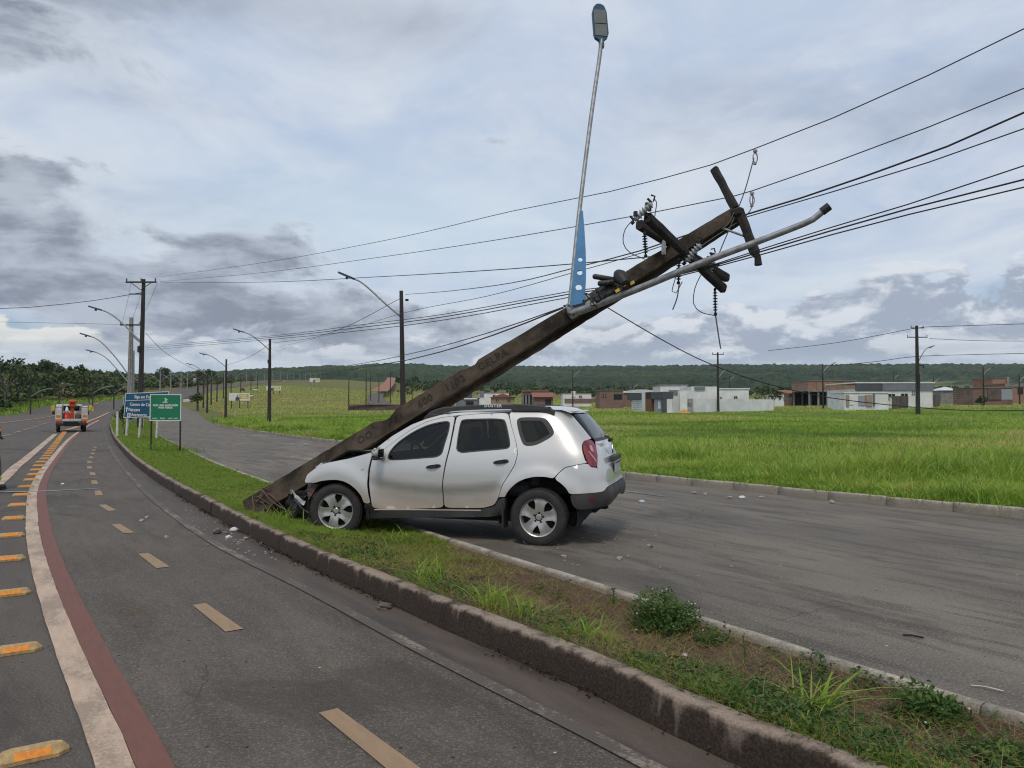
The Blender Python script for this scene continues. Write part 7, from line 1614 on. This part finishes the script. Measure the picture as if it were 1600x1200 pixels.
bld('huge white warehouse far off on the wooded slope', 776, 814, 585.5, 591, 1120, 40, 'bwhite', (('plinth', 776, 814, 589.5, 592, 'bconc'),), None, name='warehouse', cat='warehouse', zsink=6)
for i in range(9):
    if i == 0: rw = thing('retaining_wall', 'long low brown wall in the field left of the toppled pole', 'wall', (-31.6, 148, zt1(-31.6, 148)))
    A = np.array([-31.6+1.3*i, 148-.1*i]); B = A+np.array([1.27, -.1]); wallseg(rw, A, B, zt1(*A)-.1, 1.25, zt1(*B)-.1, 1.25, 'brownwall', 'wall_panel'); 
MB().box((5.9, -.55, 1.30), (11.8, .4, .12)).build('coping', M['redbrick'], rw)
# the little road up the field
lane2 = np.array([at(u, v, D)[:2] for u, v, D in ((596, 632, 175), (588, 622, 230), (590, 612, 320), (606, 602, 520), (612, 592, 800))]); l2 = resample(catmull(lane2, 4), step=4.0)
M['dirt'] = pm('red_dirt', (.30, .135, .085), .95, col2=(.24, .11, .07), scale=.3)
strip('lane', off(l2[l2[:, 1] < 330], 2.6), off(l2[l2[:, 1] < 330], -2.6), .15, M['road'], across=2); strip('dirt_track', off(l2[l2[:, 1] > 330], 4.0), off(l2[l2[:, 1] > 330], -4.0), .25, M['dirt'], across=2)
for i, (u, D, h) in enumerate(((572, 190, 9), (579, 220, 9), (592, 200, 7), (610, 190, 9), (545, 160, 6.2), (644, 240, 9), (664, 260, 9), (682, 240, 8))):
    upole(('thin dark pole left of the little road, nearer one', 'thin dark pole left of the little road, farther one', 'short thin pole standing before the little road', 'thin dark pole right of the little road', 'thin dark post at the left end of the low brown wall', 'first thin pole right of the near lamp post, behind the toppled pole', 'second thin pole right of the near lamp post, behind the toppled pole', 'third thin pole right of the near lamp post, behind the toppled pole')[i], u, D, h, .25, 0, 'thin poles by the little road')

# ================================================================== LITTER ON THE GROUND
M['stone'] = pm('pale_stone', (.42, .36, .30), .9, col2=(.28, .22, .18), scale=12, bump=.4); M['litterwhite'] = pm('white_litter', (.70, .70, .68), .6); M['litterblue'] = pm('pale_blue_litter', (.45, .58, .66), .5)
def lump(name, label, cat, x, y, z, s, mat, flat=.7, seed=0, group=None):
    o = thing(name, label, cat, (x, y, z), seed*1.7, group); vs = []; n, k = 9, 6
    for i in range(k+1):
        for j in range(n):
            a, b = math.pi*i/k, 2*math.pi*j/n; d = Vector((math.sin(a)*math.cos(b), math.sin(a)*math.sin(b), math.cos(a))); r = s*(1+.45*mnoise.noise(d*1.6+Vector((seed*3.1, 0, 0)))); vs.append((d.x*r, d.y*r, d.z*r*flat+s*flat*.55))
    MB().add(vs, [(i*n+j, i*n+(j+1) % n, (i+1)*n+(j+1) % n, (i+1)*n+j) for i in range(k) for j in range(n)]).build('lump', M[mat], o); return o
def gpt(u, v, z=0.0):
    d = _F+np.array([1, 0, 0])*(u-800)/1200+_U*(600-v)/1200; return np.array([0, 0, 1.6])+d*((z-1.6)/d[2])
for i, (u, v, s, m, lab) in enumerate(((822, 848, .030, 'litterwhite', 'white stone against the rear tyre'), (881, 871, .030, 'stone', 'pale stone on the side road behind the car, near the thin kerb'), (968, 874, .035, 'stone', 'brown and white stone on the side road left of the shrub'), (1014, 853, .022, 'stone', 'left of a pair of dark stones on the side road'), (1018, 855, .022, 'mud', 'right of a pair of dark stones on the side road'),
    (1003, 785, .05, 'litterblue', 'pale blue crumpled scrap on the side road right of the car'), (1085, 771, .04, 'stone', 'first stone of a scatter along the far kerb'), (1102, 773, .04, 'stone', 'second stone of a scatter along the far kerb'), (1140, 779, .05, 'stone', 'third stone of a scatter along the far kerb'), (1160, 779, .055, 'litterwhite', 'white stone of a scatter along the far kerb'), (1190, 778, .04, 'stone', 'last stone of a scatter along the far kerb'), (1300, 786, .05, 'stone', 'lone stone by the far kerb on the right'),
    (366, 830, .055, 'litterwhite', 'largest white shard of the crash debris in the gutter'), (353, 835, .04, 'mud', 'brown shard beside the white debris in the gutter'), (357, 841, .04, 'litterwhite', 'small white shard below the large white one in the gutter'), (340, 834, .05, 'black', 'black plastic shard of the crash debris in the gutter'), (384, 842, .03, 'stone', 'grey pebble right of the crash debris in the gutter'), (221, 815, .04, 'stone', 'tan stone on the cycle lane beside the yellow dashes'), (230, 809, .03, 'stone', 'small grey pebble on the cycle lane near the tan stone'), (98, 757, .035, 'litterwhite', 'white scrap on the cycle lane by the water streak'), (340, 802-50, .03, 'stone', 'pebble on the island turf'), (1070, 1025, .018, 'litterwhite', 'white scrap on the soil under the round shrub'), (968, 1006, .020, 'litterwhite', 'pale scrap on the soil left of the round shrub'), (260, 840, .03, 'stone', 'thin grey chip on the cycle lane'), (600, 952, .06, 'mud', 'clump of dead brown leaves in the gutter'))):
    z = .04 if lab.find('soil') >= 0 or lab.find('turf') >= 0 else .004; p = gpt(u, v, z); lump('stone' if m in ('stone',) else 'debris', lab, 'stone' if m == 'stone' else 'debris', p[0], p[1], z, s, m, .6, i)
p = gpt(745, 902, .05); o = thing('plastic_strip', 'broken black plastic trim strip lying on the brown turf', 'debris', (p[0], p[1], isl(p[0], p[1])+.01)); MB().tube([(-.085, -.03, .01), (-.02, .0, .018), (.06, .03, .012), (.10, .05, .022)], .014, 6, flat=.4).build('strip', M['black'], o); MB().tube([(-.07, -.045, .008), (.05, .005, .012)], .010, 6, flat=.5).build('clip', M['black'], o)
p = gpt(1425, 996); o = thing('rubber_strip', 'thin black rubber strip on the side road at the right', 'debris', (p[0], p[1], .006)); MB().tube([(-.05, .03, .006), (0, 0, .010), (.06, -.04, .006)], .007, 5).build('strip', M['rubber'], o)
p = gpt(1540, 1078); o = thing('twig', 'dry straw stalk on the side road at the lower right', 'twig', (p[0], p[1], .006)); MB().tube([(-.06, .04, .006), (0, .004, .012), (.07, -.05, .006)], .004, 5).build('stalk', M['postwhite'], o)
# shreds round the crash
fr = MB(); r_ = np.random.default_rng(4)
for k in range(260):
    u = r_.normal(365, 45) if k % 2 else r_.normal(960, 130); v = r_.normal(832, 14)+(.45*(u-365)) if k % 2 else r_.normal(825, 38)
    q = gpt(u, v); s = r_.uniform(.004, .014)
    if q[1] < 3.6 or (k % 2 and v > 900): continue
    fr.box((q[0], q[1], .012), (s*2, s*1.3, s), rz=r_.uniform(0, 3))
tag(fr.build('crash_fragments', M['stone'], None), kind='stuff')
# ================================================================== AIR
hz = MB().box((0, 0, 66), (14600, 14600, 138)).build('haze', None, None); tag(hz, kind='stuff')
hm = bpy.data.materials.new('haze_air'); hm.use_nodes = True; t_ = NT(hm.node_tree); t_.n.remove(t_.n['Principled BSDF']); pv = t_.new('ShaderNodeVolumePrincipled')
pv.inputs['Color'].default_value = (.80, .88, 1, 1); pv.inputs['Density'].default_value = .00006; pv.inputs['Anisotropy'].default_value = .2
t_.l.new(pv.outputs[0], t_.n['Material Output'].inputs['Volume']); hz.data.materials.append(hm)
